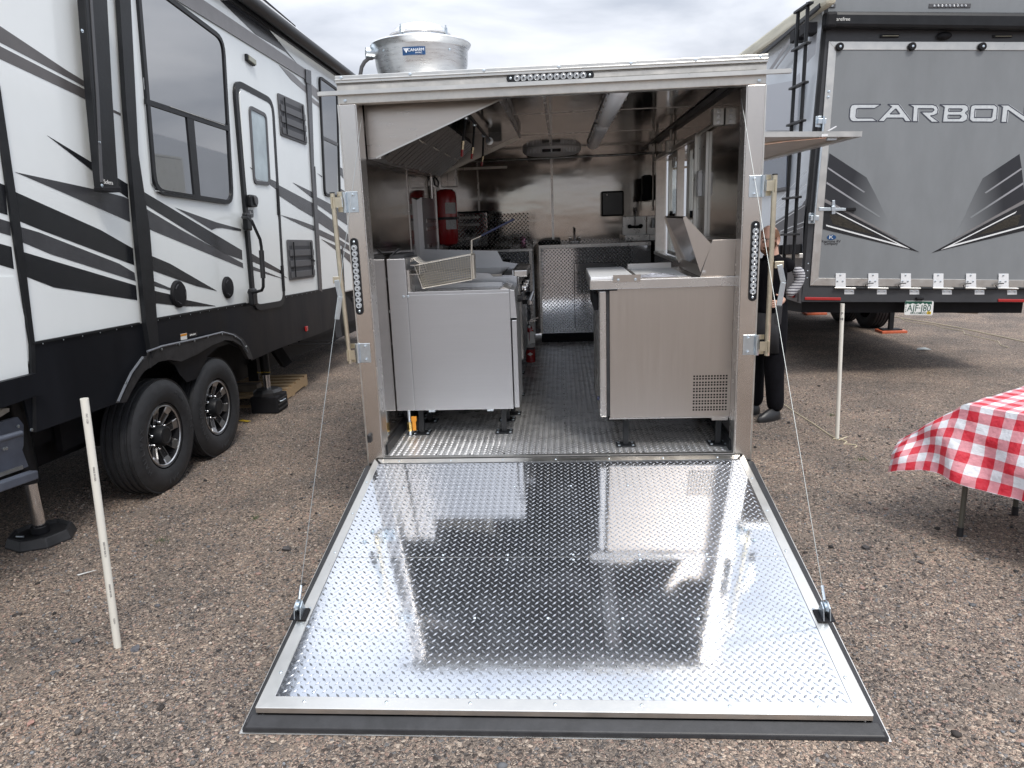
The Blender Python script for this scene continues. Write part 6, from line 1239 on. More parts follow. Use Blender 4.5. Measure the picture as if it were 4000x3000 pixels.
# door stops, hinges, latch
for q in ((577, 381), (1162, 379), (1730, 380), (2290, 380)):
    c = RP.at(H5(*q), .021); o = obj('door_stop', MB().lathe([(.037, 0), (.037, .022), (.030, .028), (.013, .028), (.012, .026), (0, .026)], c, RP.n, 22), M['blackm'], dp_, True); obj('stop_bolt', MB().lathe([(.013, .0262), (.011, .033), (0, .034)], c, RP.n, 8), M['zinc'], o)
pxm = 1/377.
for i in range(7):
    x = 580+281.4*i; a = lambda dx, dy, d=.0: RP.at(H3(x+dx, dy+i*.6), d)
    h = obj('door_hinge', MB().prism([a(4, 592, .021), a(90, 592, .021), a(90, 715, .021), a(0, 715, .021)], RP.n*.006), M['wplas'], dp_, bev=.002)
    obj('hinge_knuckle', MB().tube([a(-5, 718, .03), a(178, 722, .03)], .009, 10), M['alu'], h, True)
    obj('lower_leaf', MB().prism([a(78, 733, .002), a(162, 733, .002), a(162, 773, .002), a(78, 773, .002)], RP.n*.006), M['wplas'], h, bev=.002)
    for q in ((46, 606), (20, 658), (66, 658)): inst('hex_screw', hexb, fr(a(*q, .0275), RP.u, RP.n), h)
    for q in ((98, 745), (146, 745)): inst('hex_screw', hexb, fr(a(*q, .0085), RP.u, RP.n), h)
    obj('hinge_spring', MB().tube([a(178, 720, .032), a(278, 722, .032)], .013, 10), M['black'], h)
    if i in (1, 2, 4, 5): obj('spring_arm', MB().tube([a(-10, 712, .05), a(-20, 690, .05), a(10, 678, .05), a(50, 676, .05)], .006, 6), M['black'], h)
def latch(q, m_): return RP.at(q, m_)
lo = obj('door_latch', MB().prism([RP.at(q, .022) for q in ep_((50, 675), (335, 682), (335, 710), (48, 712))], RP.n*.012), M['zinc'], dp_, bev=.002)
obj('latch_grip', MB().prism([RP.at(q, .018) for q in ep_((330, 678), (433, 676), (432, 712), (330, 714))], RP.n*.025), M['blackm'], lo, bev=.006)
obj('latch_keeper', MB().prism([RP.at(q, .018) for q in ep_((188, 600), (218, 600), (220, 745), (182, 748))], RP.n*.010).prism([RP.at(q, .035) for q in ep_((182, 660), (224, 660), (222, 715), (182, 715))], RP.n*.008), M['zinc'], lo, bev=.003)
obj('lock_bar', MB().tube([RP.at(H5(455, 940), .04), RP.at(H3(395, 160), .04)], .012, 10), M['zinc'], hv, True)
for q in ((425, 985),): 
    pts = [RP.at(H5(*p), .002) for p in ((382, 940), (430, 940), (425, 1035), (378, 1030))]; o = obj('bar_keeper', MB().prism(pts, RP.n*.01), M['zinc'], hv, bev=.002); obj('keeper_clamp', MB().prism([RP.at(H5(*p), .013) for p in ((400, 962), (466, 962), (462, 1008), (396, 1005))], RP.n*.03), M['zinc'], o, bev=.003)
pts = [RP.at(H3(*p), .002) for p in ((348, 70), (398, 70), (392, 165), (343, 162))]; o = obj('bar_keeper', MB().prism(pts, RP.n*.01), M['zinc'], hv, bev=.002); obj('keeper_clamp', MB().prism([RP.at(H3(*p), .013) for p in ((362, 92), (435, 95), (430, 138), (358, 136))], RP.n*.03), M['zinc'], o, bev=.003)
for q in (H5(493, 742), H5(489, 786)): inst('carriage_bolt', bolt, fr(RP.at(q, .0215), RP.u, RP.n) @ Matrix.Scale(.9, 4), dp_)
for q in (H3(346, 508), H3(341, 570), H3(337, 632)): inst('carriage_bolt', bolt, fr(RP.at(q, .001), RP.u, RP.n) @ Matrix.Scale(.7, 4), hv)
# bumper, reflectors, plate
for pts in ((H3(316, 796), H3(628, 800), H3(624, 826), H3(312, 822)), (H3(1982, 812), H3(2290, 816), H3(2290, 842), H3(1980, 838))):
    obj('tail_reflector', MB().prism([RP.at(q, .001) for q in pts], RP.n*.016), M['redl'], hv, bev=.006)
pq = [H3(1180, 828), H3(1426, 830), H3(1416, 953), H3(1170, 950)]
pl = obj('licence_plate', MB().prism([p+RP.n*.012 for p in rrect(RP, *pq, .018, 3)], RP.n*.003), M['paper'], hv)
pc = [RP.at(q, .0155) for q in pq]; cx = sum(pc, V((0, 0, 0)))/4; gP = mat('plate green', (.012, .075, .05), .4); pu = (pc[1]-pc[0]).normalized()
def pb(u, v): return pc[3]*(1-u)*(1-v)+pc[2]*u*(1-v)+pc[1]*u*v+pc[0]*(1-u)*v
obj('plate_mountains', MB().prism([pb(u, v) for u, v in ((.03, .96), (.97, .96), (.97, .74), (.92, .79), (.86, .72), (.78, .82), (.72, .74), (.66, .86), (.56, .75), (.5, .82), (.42, .74), (.3, .83), (.2, .74), (.12, .80), (.03, .72))], RP.n*.0006), gP, pl)
text('plate_number', 'AJF·J80', gP, fr(pb(.53, .46)+RP.n*.0008, pu, RP.n), .098, pl, sx=.86); text('plate_state', 'COLORADO', gP, fr(pb(.52, .125)+RP.n*.0008, pu, RP.n), .030, pl)
obj('year_sticker', MB().prism([pb(u, v) for u, v in ((.82, .05), (.96, .05), (.96, .25), (.82, .25))], RP.n*.001), M['yellow'], pl); text('year_number', '20', M['ink'], fr(pb(.89, .15)+RP.n*.002, pu, RP.n), .022, pl)
for i, c_ in enumerate('TRLR'): text('plate_side_letter', c_, gP, fr(pb(.07, .68-i*.15)+RP.n*.0008, pu, RP.n), .02, pl)
obj('plate_lamp', MB().fbox(RP, RP.uv(cx)[0]-.04, RP.uv(cx)[0]+.04, RP.uv(pc[0])[1]+.01, RP.uv(pc[0])[1]+.035, .001, .04), M['blackm'], hv, bev=.01)
obj('tow_pipe', MB().tube([RP.at(H3(1640, 880), -.3), RP.at(H3(1810, 885), -.3)], .07, 14), mat('tan pipe', (.25, .19, .13), .6), hv, True)
# side wall details
def sflat(pts, m_, nm='vinyl_graphic', d=.001): return flat(SP, pts, m_, nm, hv, d=d)
hl = lambda *p: [HL(*x) for x in p]; hg = lambda *p: [HG(*x) for x in p]
obj('roof_edge', MB().bar(SP.at(HL(850, -60), .0)-SP.n*.03, SP.at(HL(-600, 1000), .0)-SP.n*.03, .10, .15, SP.v), mat('weathered cream edge', (.62, .58, .46), .5, nscale=5, namt=.25, stretch=(.3, .3, 3)), hv, bev=.03)
obj('gutter_rail', MB().bar(SP.at(HL(760, 60), .012), SP.at(HL(60, 645), .012), .03, .035, SP.v), M['black'], hv)
spl = mat('pale silver vinyl', (.42, .43, .46), .25); sdk = mat('slate vinyl', (.10, .105, .12), .3)
sflat(hl((140, 985), (435, 935), (395, 1510), (60, 1510), (60, 1000)), spl); sflat(hl((470, 340), (445, 385), (150, 820), (190, 820), (470, 400)), M['ggrey']); sflat(hl((480, 420), (465, 470), (210, 820), (230, 820), (470, 490)), M['ggrey'])
sflat(hl((640, 380), (720, 370), (700, 620), (590, 740)), spl); sflat(hl((470, 890), (520, 840), (490, 1400), (440, 1400)), spl)
wg = mat('blue side window', (.035, .055, .095), .06, spec=1, ior=1.9); wq_ = [HG(250, -200), HG(560, -300), HG(525, 225), HG(250, 275)]
obj('side_window', MB().prism([SP.at(q, .002) for q in (HG(200, -330), HG(548, -330), HG(528, 232), HG(200, 290))], SP.n*.006), wg, hv)
obj('window_rim', MB().bar(SP.at(HG(530, 235), .006), SP.at(HG(200, 296), .006), .03, .012, SP.n), M['dplas'], hv)
sflat(hg((700, 420), (745, 350), (715, 640), (690, 1480), (500, 1420), (510, 720), (330, 680), (420, 590)), sdk, d=.002); sw_ = mat('white pinstripe', (.70, .72, .74), .3)
for a, b_, w in (((755, 40), (420, 395), 7), ((748, 190), (425, 450), 9), ((735, 365), (430, 570), 5), ((732, 415), (410, 625), 12), ((720, 595), (470, 695), 12), ((715, 650), (530, 720), 8)):
    sflat(hg(a, b_, (b_[0], b_[1]+w), (a[0], a[1]+w)), sw_, 'pinstripe', .004)
obj('belt_rail', MB().bar(SP.at(HG(470, 955), .015), SP.at(HG(690, 965), .015), .05, .04, SP.n), M['alud'], hv, bev=.006)
c = SP.at(HG(595, 1380), .01); (uu, vv) = SP.uv(c); obj('side_marker', MB().fbox(SP, uu-.05, uu+.05, vv-.035, vv+.035, .003, .03), M['redl'], hv, bev=.008)
# ladder on the side
ld = thing('ladder', 'black folding ladder fixed to the side of the grey toy hauler', 'ladder', SP.at(HG(600, 1080), .1))
for qa, qb in ((HL(498, 150), HG(505, 990)), (HL(612, 25), HG(600, 1090))): obj('rail', MB().tube([SP.at(qa, .12), SP.at(qb, .12)], .0175, 10), M['black'], ld, True)
for qa, qb in ((HL(470, 150), HL(648, 28)), (HL(440, 590), HL(620, 490)), (HL(412, 1032), HL(592, 948)), (HL(383, 1455), HL(563, 1392)), (HG(505, 350), HG(672, 330)), (HG(488, 738), HG(650, 732)), (HL(370, 1720), HL(545, 1685))):
    a, b_ = SP.at(qa, .125), SP.at(qb, .125); obj('rung', MB().bar(a, b_, .05, .022, SP.v), M['black'], ld, bev=.003)
for q in (HL(545, 420), HL(660, 340), HG(540, 900), HG(640, 895)): c = SP.at(q, .03); (uu, vv) = SP.uv(c); obj('stand_off', MB().fbox(SP, uu-.06, uu+.06, vv-.05, vv+.05, .003, .13), M['blackm'], ld, bev=.006)
# tyres and stabilisers under the toy hauler
t2 = MB().lathe(prof, (0, 0, 0), (0, 0, 1), 40, caps=False).mesh('hauler_tyre', True); t2.materials.append(M['tyre'])
ax_ = SP.n
for q in ((1880, 706), (1822, 692)):
    p = on_g(q); c = V((p.x, p.y, gh(p.x, p.y)+TRd-.01)); o = inst('wheel', t2, fr(c, SP.u, ax_), hv); inst('rim_barrel', bar_, fr(c, SP.u, ax_), o)
for q, lab in ((H3(1055, 1100), 'orange plastic pad under the stabiliser leg behind the right white pole'), (H3(395, 945), 'orange plastic pad under the far stabiliser leg behind the person')):
    p = on_g(q); z = gh(p.x, p.y); obj('stabiliser_leg', MB().bar((p.x, p.y, z+.055), (p.x, p.y, z+.85), .06, .06), M['black'], hv); obj('stabiliser_foot', MB().bar((p.x-.14, p.y, z+.048), (p.x+.14, p.y, z+.048), .16, .012), M['blackm'], hv)
    obj('leg_pad', MB().box((p.x-.17, p.y-.13, z), (p.x+.19, p.y+.13, z+.038)), M['orange'], None, bev=.006, label=lab, cat='jack pad', group='orange stabiliser pads')
# ================================================================ POLES, CORDS, LITTER
def pole(q0, q1, r, lab, lean=0.0):
    b0 = on_g(q0); b0.z = gh(b0.x, b0.y); t = on_y(q1, b0.y+lean); ax = (t-b0).normalized()
    o = obj('pvc_pole', MB().lathe([(r, -.02), (r, (t-b0).length), (r*.86, (t-b0).length), (r*.84, (t-b0).length-.05), (0, (t-b0).length-.05)], b0, ax, 20), M['pvc'], None, True, label=lab, cat='pole', group='white plastic poles stuck in the gravel'); return o, b0, t
o, b0, t = pole((254, 1396), (182, 861), .0152, 'leaning off white plastic pole in front of the left trailer wheels', -.02)
po_ = o; ax = (t-b0).normalized(); sxv = ax.cross(V((0, -1, 0))).normalized()
for f, s in ((.93, 'PVC 1120'), (.72, 'MADE IN USA'), (.42, 'NSF-PW SDR 21'), (.25, 'MADE IN USA'), (.12, 'D2241')):
    p = b0+ax*((t-b0).length*f); n_ = (CP-p); n_ = (n_-ax*n_.dot(ax)).normalized(); text('pole_print', s, M['ggrey'], fr(p+n_*.0154, -ax, n_), .010, po_)
o, b0, t = pole((1808, 947), (1820, 656), .0150, 'upright white plastic pole standing in front of the grey toy hauler')
p = b0+(t-b0)*.93; n_ = (CP-p); n_.z = 0; n_.normalize(); text('pole_print', 'P', M['dplas'], fr(p+n_*.0156, n_.cross(V((0, 0, -1))), n_), .03, o); text('pole_print', '48', M['dplas'], fr(p+n_*.0156-V((0, 0, .04)), n_.cross(V((0, 0, -1))), n_), .025, o)
cq = K(2850, 1200, 2.0733)
def cord(qs, lab, r=.004):
    pts = []
    for q in qs: p = on_g(q); pts.append(V((p.x, p.y, gh(p.x, p.y)+r*1.2)))
    return obj('cord', MB().tube(pts, r, 6), M['cord'], None, True, label=lab, cat='cord', group='pale cords on the gravel')
cord([cq(*p) for p in ((388, 752), (520, 845), (680, 945), (800, 1030), (858, 1065))], 'taut pale cord running back from the foot of the right pole')
cord([cq(*p) for p in ((858, 1062), (835, 1072), (880, 1078), (930, 1060), (955, 1052), (900, 1072), (950, 1090), (925, 1110), (980, 1112), (1020, 1115), (1030, 1130), (1012, 1140))], 'curled loose end of pale cord at the foot of the right pole')
cord([H3(*p) for p in ((1055, 962), (1180, 985), (1400, 1020), (1640, 1065), (1900, 1120), (2212, 1185), (2500, 1250))], 'long pale cord stretched over the gravel in front of the toy hauler', .006)
cord([H3(*p) for p in ((1140, 975), (1180, 1000), (1260, 1020), (1440, 1040), (1500, 1062), (1690, 1095), (1700, 1120), (1880, 1160), (1990, 1185), (2010, 1215), (2080, 1235))], 'thin crinkled pale cord on the gravel below the licence plate', .004)
p = on_g(K(0, 1500, 1.5078)(510, 1125)); z = gh(p.x, p.y)
obj('paper_scrap', MB().prism([(p.x-.045, p.y-.012, z+.004), (p.x-.03, p.y-.02, z+.006), (p.x+.05, p.y+.012, z+.02), (p.x+.01, p.y+.012, z+.008)], (0, 0, .003)), M['paper'], None, label='white paper scrap on the gravel left of the leaning pole', cat='paper scrap')
p = on_g(K(900, 1050, 2.2114)(115, 1328)); z = gh(p.x, p.y); obj('yellow_tag', MB().prism([(p.x-.06, p.y+.02, z+.01), (p.x+.05, p.y-.03, z+.012), (p.x+.07, p.y-.005, z+.012), (p.x-.02, p.y+.03, z+.014)], (0, 0, .004)), M['yellow'], None, label='small yellow plastic scrap on the gravel behind the rear left wheel', cat='plastic scrap')
p = on_g(H3(1340, 1262)); z = gh(p.x, p.y); obj('plastic_scrap', MB().prism([(p.x-.08, p.y, z+.01), (p.x, p.y-.03, z+.02), (p.x+.1, p.y, z+.01), (p.x+.05, p.y+.06, z+.03), (p.x-.05, p.y+.05, z+.025)], (0, 0, .004)), mat('pale film', (.30, .33, .32), .3), None, label='pale plastic scrap on the gravel before the toy hauler', cat='plastic scrap')
# ================================================================ TABLE WITH CHECKED CLOTH
def gingham():
    m = bpy.data.materials.new('red gingham vinyl'); m.use_nodes = True; t = m.node_tree; b = t.nodes['Principled BSDF']; n = t.nodes.new; l = t.links.new
    uv = n('ShaderNodeUVMap'); sp = n('ShaderNodeSeparateXYZ'); l(uv.outputs[0], sp.inputs[0])
    def band(o):
        m1 = n('ShaderNodeMath'); m1.operation = 'MULTIPLY'; m1.inputs[1].default_value = 1/.108; l(o, m1.inputs[0]); fr_ = n('ShaderNodeMath'); fr_.operation = 'FRACT'; l(m1.outputs[0], fr_.inputs[0]); g_ = n('ShaderNodeMath'); g_.operation = 'GREATER_THAN'; g_.inputs[1].default_value = .5; l(fr_.outputs[0], g_.inputs[0]); return g_.outputs[0]
    ad = n('ShaderNodeMath'); ad.operation = 'ADD'; l(band(sp.outputs['X']), ad.inputs[0]); l(band(sp.outputs['Y']), ad.inputs[1]); hf_ = n('ShaderNodeMath'); hf_.operation = 'MULTIPLY'; hf_.inputs[1].default_value = .5; l(ad.outputs[0], hf_.inputs[0])
    cr = n('ShaderNodeValToRGB'); cr.color_ramp.interpolation = 'CONSTANT'; e = cr.color_ramp.elements; e[0].color = (.72, .73, .76, 1); e[1].position = .75; e[1].color = (.56, .022, .04, 1); x = e.new(.3); x.color = (.64, .27, .30, 1); l(hf_.outputs[0], cr.inputs[0]); l(cr.outputs[0], b.inputs['Base Color'])
    b.inputs['Roughness'].default_value = .32; tc = n('ShaderNodeTexCoord'); nz = n('ShaderNodeTexNoise'); nz.inputs['Scale'].default_value = 22; nz.inputs['Detail'].default_value = 4; l(tc.outputs['Object'], nz.inputs['Vector']); bp = n('ShaderNodeBump'); bp.inputs['Strength'].default_value = .8; bp.inputs['Distance'].default_value = .012; l(nz.outputs['Fac'], bp.inputs['Height']); l(bp.outputs[0], b.inputs['Normal']); return m
TH = .745; TQ = K(3400, 1400, 2.0737)
ct0 = on_pl(TQ(757, 372), (0, 0, gh(2.3, 0)+TH), V((0, 0, 1))); e1 = on_pl(TQ(1244, 408), (0, 0, ct0.z), V((0, 0, 1))); e2 = on_pl(TQ(1120, 250), (0, 0, ct0.z), V((0, 0, 1)))
vb = V((math.cos(R(36)), math.sin(R(36)), 0)); ua = V((vb.y, -vb.x, 0)); TLn, TWd = 1.83, .76
tb = thing('folding_table', 'folding table with bronze legs under the red checked cloth', 'folding table', ct0+ua*.9+vb*.38-V((0, 0, ct0.z)))
def tp_(a, b_, z): return ct0+ua*a+vb*b_+V((0, 0, z-ct0.z))
obj('tabletop', MB().hexa([tp_(0.01, .01, ct0.z-.045), tp_(TLn, .01, ct0.z-.045), tp_(TLn, TWd, ct0.z-.045), tp_(.01, TWd, ct0.z-.045), tp_(.01, .01, ct0.z-.004), tp_(TLn, .01, ct0.z-.004), tp_(TLn, TWd, ct0.z-.004), tp_(.01, TWd, ct0.z-.004)]), M['wplas'], tb)
l0 = on_g((2073, 1158)); l1_ = on_g((2192, 1113))
tt = [(l0, tp_(.14, .06, ct0.z-.046)), (l1_, tp_(.14, TWd-.10, ct0.z-.046)), (tp_(TLn-.25, .08, 0), tp_(TLn-.12, .10, ct0.z-.046)), (tp_(TLn-.25, TWd-.08, 0), tp_(TLn-.12, TWd-.10, ct0.z-.046))]
tpx = on_y(TQ(775, 985), l0.y+.02)
tt[0] = (l0, l0+(tpx-l0)*((ct0.z-.046-l0.z)/(tpx.z-l0.z)))
tpx = on_y(TQ(1186, 1085), l1_.y+.01); tt[1] = (l1_, l1_+(tpx-l1_)*((ct0.z-.046-l1_.z)/(tpx.z-l1_.z)))
for a, b_ in tt:
    a = V((a.x, a.y, gh(a.x, a.y))); o = obj('leg', MB().tube([a+(b_-a)*.06, b_], .0135, 12), M['olive'], tb, True); obj('leg_tip', MB().tube([a, a+(b_-a)*.075], .0165, 12), M['rub'], o, True)
def drop(q): return q
cl = MB(); UVs = []
NU, NV = 84, 64; A0, A1_, B0, B1_ = -.44, TLn+.3, -.41, TWd+.3
def cloth(a, b_):
    oa = -a if a < 0 else (a-TLn if a > TLn else 0); ob_ = -b_ if b_ < 0 else (b_-TWd if b_ > TWd else 0)
    ca, cb_ = min(max(a, 0), TLn), min(max(b_, 0), TWd); sa = -1 if a < 0 else 1; sb = -1 if b_ < 0 else 1
    r = math.hypot(oa, ob_)
    wr = .009*noise.noise(V((a*8, b_*8, 0)))+.005*noise.noise(V((a*23, b_*23, 4)))
    if r < 1e-6: return tp_(ca, cb_, ct0.z+.003+max(0, wr)*.8)
    ang = math.atan2(ob_, oa)                       # 0 = straight off the end, pi/2 = straight off the front
    fl = .30+.16*math.sin(a*17+1.3)+.10*math.sin(a*31)   # how far the front drop leans out
    wind = .0
    if a < .12 and b_ < 0:                          # the near corner is blown outwards
        k = min(1, (.12-a)/.3); wind = k
    h = min(r, .02); lean = fl*.35
    lean_a = .52 if oa > 0 else 0
    out_a = oa*(.72 if b_ < 0 else .45); out_b = ob_*(lean*(1-.2*wind)+.16)
    down = r*math.sqrt(max(.18, 1-(out_a**2+out_b**2)/(r*r)))
    down = down*(1-.10*wind)
    fold = .012*math.sin((a+b_)*17)*min(1, r/.2)
    p = tp_(ca+sa*out_a, cb_+sb*(out_b+fold), ct0.z+.003-down)
    return p+V((0, 0, wr*.35))+(ua*-.3-vb)*wr*1.2
for j in range(NV+1):
    for i in range(NU+1):
        a, b_ = A0+(A1_-A0)*(i/NU)**1.25, B0+(B1_-B0)*(j/NV)**1.15; cl.v.append(tuple(cloth(a, b_))); UVs.append((a+.022, b_+.03))
cl.f = [(j*(NU+1)+i, j*(NU+1)+i+1, (j+1)*(NU+1)+i+1, (j+1)*(NU+1)+i) for j in range(NV) for i in range(NU)]
co_ = obj('checked_tablecloth', cl, gingham(), None, True, label='red and white checked vinyl cloth blown out at the table corner', cat='tablecloth')
ul = co_.data.uv_layers.new(name='UVMap')
for lp in co_.data.loops: ul.data[lp.index].uv = UVs[lp.vertex_index]
# ================================================================ PERSON BEHIND THE RIGHT POST
pg = on_g((1650, 898)); PGZ = gh(pg.x, pg.y)
person = thing('person', 'bald person in glasses and black clothes with hand on hip standing behind the right post', 'person', (pg.x, pg.y, PGZ))
FWD = V((-1, -.62, 0)).normalized(); SIDE = V((0, 0, 1)).cross(FWD)   # SIDE = the person's left
def bp_(f, s, z): return V((pg.x, pg.y, PGZ))+FWD*f+SIDE*s+V((0, 0, z))
HS = 1.65/1.75
def skin(name, pts, edges, rad, m, parent, sub=2, root=0):
    me = bpy.data.meshes.new(name); me.from_pydata([tuple(p) for p in pts], edges, []); o = bpy.data.objects.new(name, me); COL.objects.link(o)
    o.modifiers.new('skin', 'SKIN'); sd_ = me.skin_vertices[0].data
    for i, r in enumerate(rad): sd_[i].radius = (r, r) if not isinstance(r, tuple) else r
    sd_[root].use_root = True; ss = o.modifiers.new('sub', 'SUBSURF'); ss.levels = sub; ss.render_levels = sub
    dg = bpy.context.evaluated_depsgraph_get(); dg.update(); m2 = bpy.data.meshes.new_from_object(o.evaluated_get(dg)); bpy.data.objects.remove(o); bpy.data.meshes.remove(me)
    m2.name = name; m2.materials.clear(); m2.materials.append(m); m2.polygons.foreach_set('use_smooth', [True]*len(m2.polygons))
    q = bpy.data.objects.new(name, m2); COL.objects.link(q); par(q, parent); return q
sc_ = HS
def J(f, s, z): return bp_(f*sc_, s*sc_, z*sc_)
tors = [J(0, 0, .96), J(0, 0, 1.10), J(.02, 0, 1.25), J(.0, 0, 1.38), J(-.01, 0, 1.46), J(0, 0, 1.53), J(0, .10, .92), J(.02, .11, .50), J(-.02, .12, .06), J(0, -.10, .92), J(.02, -.12, .50), J(-.02, -.13, .06),
        J(-.01, .165, 1.43), J(-.08, .20, 1.39), J(-.01, -.18, 1.41), J(-.10, -.23, 1.20)]
ed = [(0, 1), (1, 2), (2, 3), (3, 4), (4, 5), (0, 6), (6, 7), (7, 8), (0, 9), (9, 10), (10, 11), (3, 12), (12, 13), (3, 14), (14, 15)]
skin('clothed_body', tors, ed, [.135, .145, .150, .145, .085, .056, .105, .088, .074, .105, .088, .074, .068, .058, .068, .060], M['cloth_b'], person)
stripe = bpy.data.materials.new('striped knit'); stripe.use_nodes = True; t = stripe.node_tree; tc = t.nodes.new('ShaderNodeTexCoord'); wv_ = t.nodes.new('ShaderNodeTexWave'); wv_.inputs['Scale'].default_value = 14; wv_.inputs['Distortion'].default_value = 2.5; wv_.bands_direction = 'Z'; cr = t.nodes.new('ShaderNodeValToRGB'); cr.color_ramp.elements[0].color = (.10, .10, .12, 1); cr.color_ramp.elements[1].color = (.48, .48, .50, 1); cr.color_ramp.elements[0].position = .35; cr.color_ramp.elements[1].position = .5
t.links.new(tc.outputs['Object'], wv_.inputs['Vector']); t.links.new(wv_.outputs['Fac'], cr.inputs[0]); t.links.new(cr.outputs[0], t.nodes['Principled BSDF'].inputs['Base Color']); t.nodes['Principled BSDF'].inputs['Roughness'].default_value = .85
skin('sleeve', [J(-.08, -.22, 1.24), J(-.13, -.255, 1.14), J(-.10, -.22, 1.05), J(-.02, -.19, .99)], [(0, 1), (1, 2), (2, 3)], [.060, .056, .050, .044], stripe, person)
skin('sleeve', [J(-.08, .20, 1.40), J(-.14, .225, 1.32), J(-.10, .215, 1.23), J(-.02, .18, 1.15)], [(0, 1), (1, 2), (2, 3)], [.056, .050, .045, .040], stripe, person)
for s in (-1, 1):
    w = J(-.01 if s < 0 else .0, s*.18, .985 if s < 0 else 1.13); pts = [w, w+FWD*.05+V((0, 0, -.025)), w+FWD*.085+V((0, 0, -.04))]; e_ = [(0, 1), (1, 2)]; rad = [.028, (.036, .02), .03]
    for k in range(4): b0_ = pts[2]+V((0, 0, .026-.017*k)); i0 = len(pts); pts += [b0_+FWD*.025-SIDE*s*.005, b0_+FWD*(.05+.006*(1-abs(k-1.3)))-SIDE*s*.022]; e_ += [(2, i0), (i0, i0+1)]; rad += [.0095, .008]
    i0 = len(pts); pts += [w+FWD*.04+V((0, 0, .02))-SIDE*s*.02, w+FWD*.07+V((0, 0, .035))-SIDE*s*.04]; e_ += [(1, i0), (i0, i0+1)]; rad += [.011, .009]
    skin('hand', pts, e_, rad, M['skin'], person, 1)
# waist apron hanging over the thighs
apr = MB(); n_ = 12
for k in range(2):
    for i in range(n_+1):
        a = -1.35+2.7*i/n_; rr_ = (.165 if k == 0 else .19); apr.v.append(tuple(J(.02+rr_*math.cos(a)*.85, rr_*math.sin(a)*1.02, 1.0-.36*k)))
apr.f = [(i, i+1, n_+2+i, n_+1+i) for i in range(n_)]
apo = obj('apron', apr, mat('charcoal apron', (.014, .014, .017), .8, nscale=12, namt=.2), person, True); apo.modifiers.new('thick', 'SOLIDIFY').thickness = .006
for s in (-1, 1):
    b = MB(); c = J(.045, s*.125, 0); n_ = 14
    for (z, k) in ((.0, 1.0), (.025, 1.02), (.055, .92), (.085, .62), (.10, .42)):
        for i in range(n_):
            a = 2*math.pi*i/n_; off = FWD*(.145*math.cos(a)*k*(1.08 if math.cos(a) > 0 else .75)-(1-k)*.055)+SIDE*(.048*math.sin(a)*k); b.v.append(tuple(c+off+V((0, 0, z+.002))))
    b.f = [(r*n_+i, r*n_+(i+1) % n_, (r+1)*n_+(i+1) % n_, (r+1)*n_+i) for r in range(4) for i in range(n_)]+[tuple(range(n_-1, -1, -1)), tuple(range(4*n_, 5*n_))]
    obj('shoe', b, M['shoe'], person, True)
# head: one sculpted surface, turned along FWD
hcn = J(.035, 0, 1.635); HR = (.098, .078, .122); b = MB(); nA, nB = 40, 28
for j in range(nB+1):
    th = math.pi*j/nB; cz = -math.cos(th)
    for i in range(nA):
        a = 2*math.pi*i/nA; x, y = math.cos(a)*math.sin(th), math.sin(a)*math.sin(th); f, s, z = x*HR[0], y*HR[1], cz*HR[2]
        if z < 0: s *= 1-.24*(-z/HR[2])**1.5; f = f*(1-.12*(-z/HR[2])) + (.012*(-z/HR[2]) if x > 0 else .014*(-z/HR[2]))
        if x > 0:
            g1 = lambda cy, czz, wy, wz, amp: amp*math.exp(-((s-cy)/wy)**2-((z-czz)/wz)**2)
            f += g1(0, -.022, .011, .020, .024)+g1(0, -.004, .009, .028, .010)+g1(0, .026, .05, .011, .004)+g1(0, -.062, .022, .007, .006)+g1(0, -.095, .026, .016, .010)-g1(.032, .006, .014, .011, .008)-g1(-.032, .006, .014, .011, .008)-g1(0, -.056, .02, .0035, .003)
        b.v.append(tuple(hcn+FWD*f+SIDE*s+V((0, 0, z))))
b.f = [(j*nA+i, j*nA+(i+1) % nA, (j+1)*nA+(i+1) % nA, (j+1)*nA+i) for j in range(nB) for i in range(nA)]
head = obj('head', b, M['skin'], person, True)
obj('neck', MB().tube([J(-.005, 0, 1.47), J(.0, 0, 1.53), J(.012, 0, 1.585)], [.066, .058, .058], 16), M['skin'], person, True)
def hp2(f, s, z): return hcn+FWD*f+SIDE*s+V((0, 0, z))
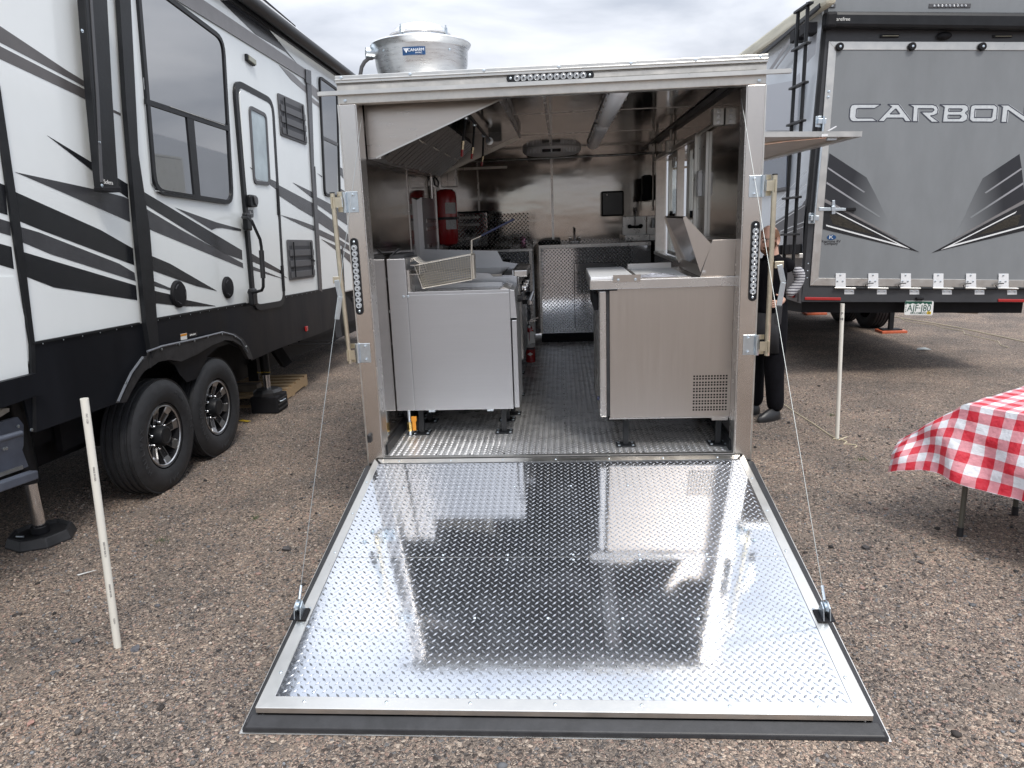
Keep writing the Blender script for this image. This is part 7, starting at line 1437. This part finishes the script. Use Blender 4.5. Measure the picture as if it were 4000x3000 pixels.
for s in (-1, 1):
    e = MB(); 
    for k, (rx, rz, d) in enumerate(((.006, .012, 0), (.017, .029, .012), (.020, .033, .018), (.012, .022, .012), (.005, .010, .008))):
        for i in range(14): a = 2*math.pi*i/14; e.v.append(tuple(hp2(-.008+rx*math.cos(a), s*(.074+d), -.005+rz*math.sin(a)+.002)))
    e.f = [(r*14+i, r*14+(i+1) % 14, (r+1)*14+(i+1) % 14, (r+1)*14+i) for r in range(4) for i in range(14)]+[tuple(range(56, 70))]; obj('ear', e, M['skin'], head, True)
    obj('eye', MB().ell(hp2(.078, s*.031, .006), (.011, .011, .009)), M['paper'], head, True); obj('iris', MB().ell(hp2(.087, s*.031, .006), (.004, .004, .0045)), M['ink'], head, True)
    ring_ = [hp2(.100-.25*abs(math.cos(a))*.03, s*.033+.024*math.cos(a), .006+.017*math.sin(a)) for a in np.linspace(0, 2*math.pi, 17)]
    gl2 = obj('glasses_rim', MB().tube(ring_, .0032, 6), M['black'], person, True); obj('glasses_arm', MB().tube([hp2(.094, s*.057, .012), hp2(.05, s*.078, .014), hp2(-.012, s*.083, .010)], .0025, 6), M['black'], gl2, True)
obj('glasses_bridge', MB().tube([hp2(.101, -.010, .010), hp2(.104, 0, .012), hp2(.101, .010, .010)], .003, 6), M['black'], person)
hm = MB(); k = 0                                         # cropped hair on the back and sides, short beard on the jaw
def shell(keep, name, off):
    b = MB(); idx = {}
    for j in range(nB+1):
        for i in range(nA):
            p = V(head.data.vertices[j*nA+i].co); d = (p-hcn).normalized(); idx[(j, i)] = len(b.v); b.v.append(tuple(p+d*off))
    for j in range(nB):
        for i in range(nA):
            c4 = [(j, i), (j, (i+1) % nA), (j+1, (i+1) % nA), (j+1, i)]; m_ = sum((V(b.v[idx[c]]) for c in c4), V((0, 0, 0)))/4-hcn; f, s, z = m_.dot(FWD), m_.dot(SIDE), m_.z
            if keep(f, s, z): b.f.append(tuple(idx[c] for c in c4))
    o = obj(name, b, M['hair'], head, True); return o
shell(lambda f, s, z: (f < .02 and z > -.055 and z < .085 and not (f > -.03 and z < .02)) and f < .03-.3*max(0, z-.03), 'hair', .0022)
shell(lambda f, s, z: (z < -.058 and f > .0 and not (abs(s) < .024 and -.075 < z < -.05)) or (f > -.005 and f < .05 and -.09 < z < -.02 and abs(s) > .052), 'beard', .0022)
obj('collar', MB().lathe([(.074, 0), (.070, .035), (.064, .038), (.062, 0)], J(-.004, 0, 1.46), (.05, 0, 1), 18), M['cloth_b'], person, True)
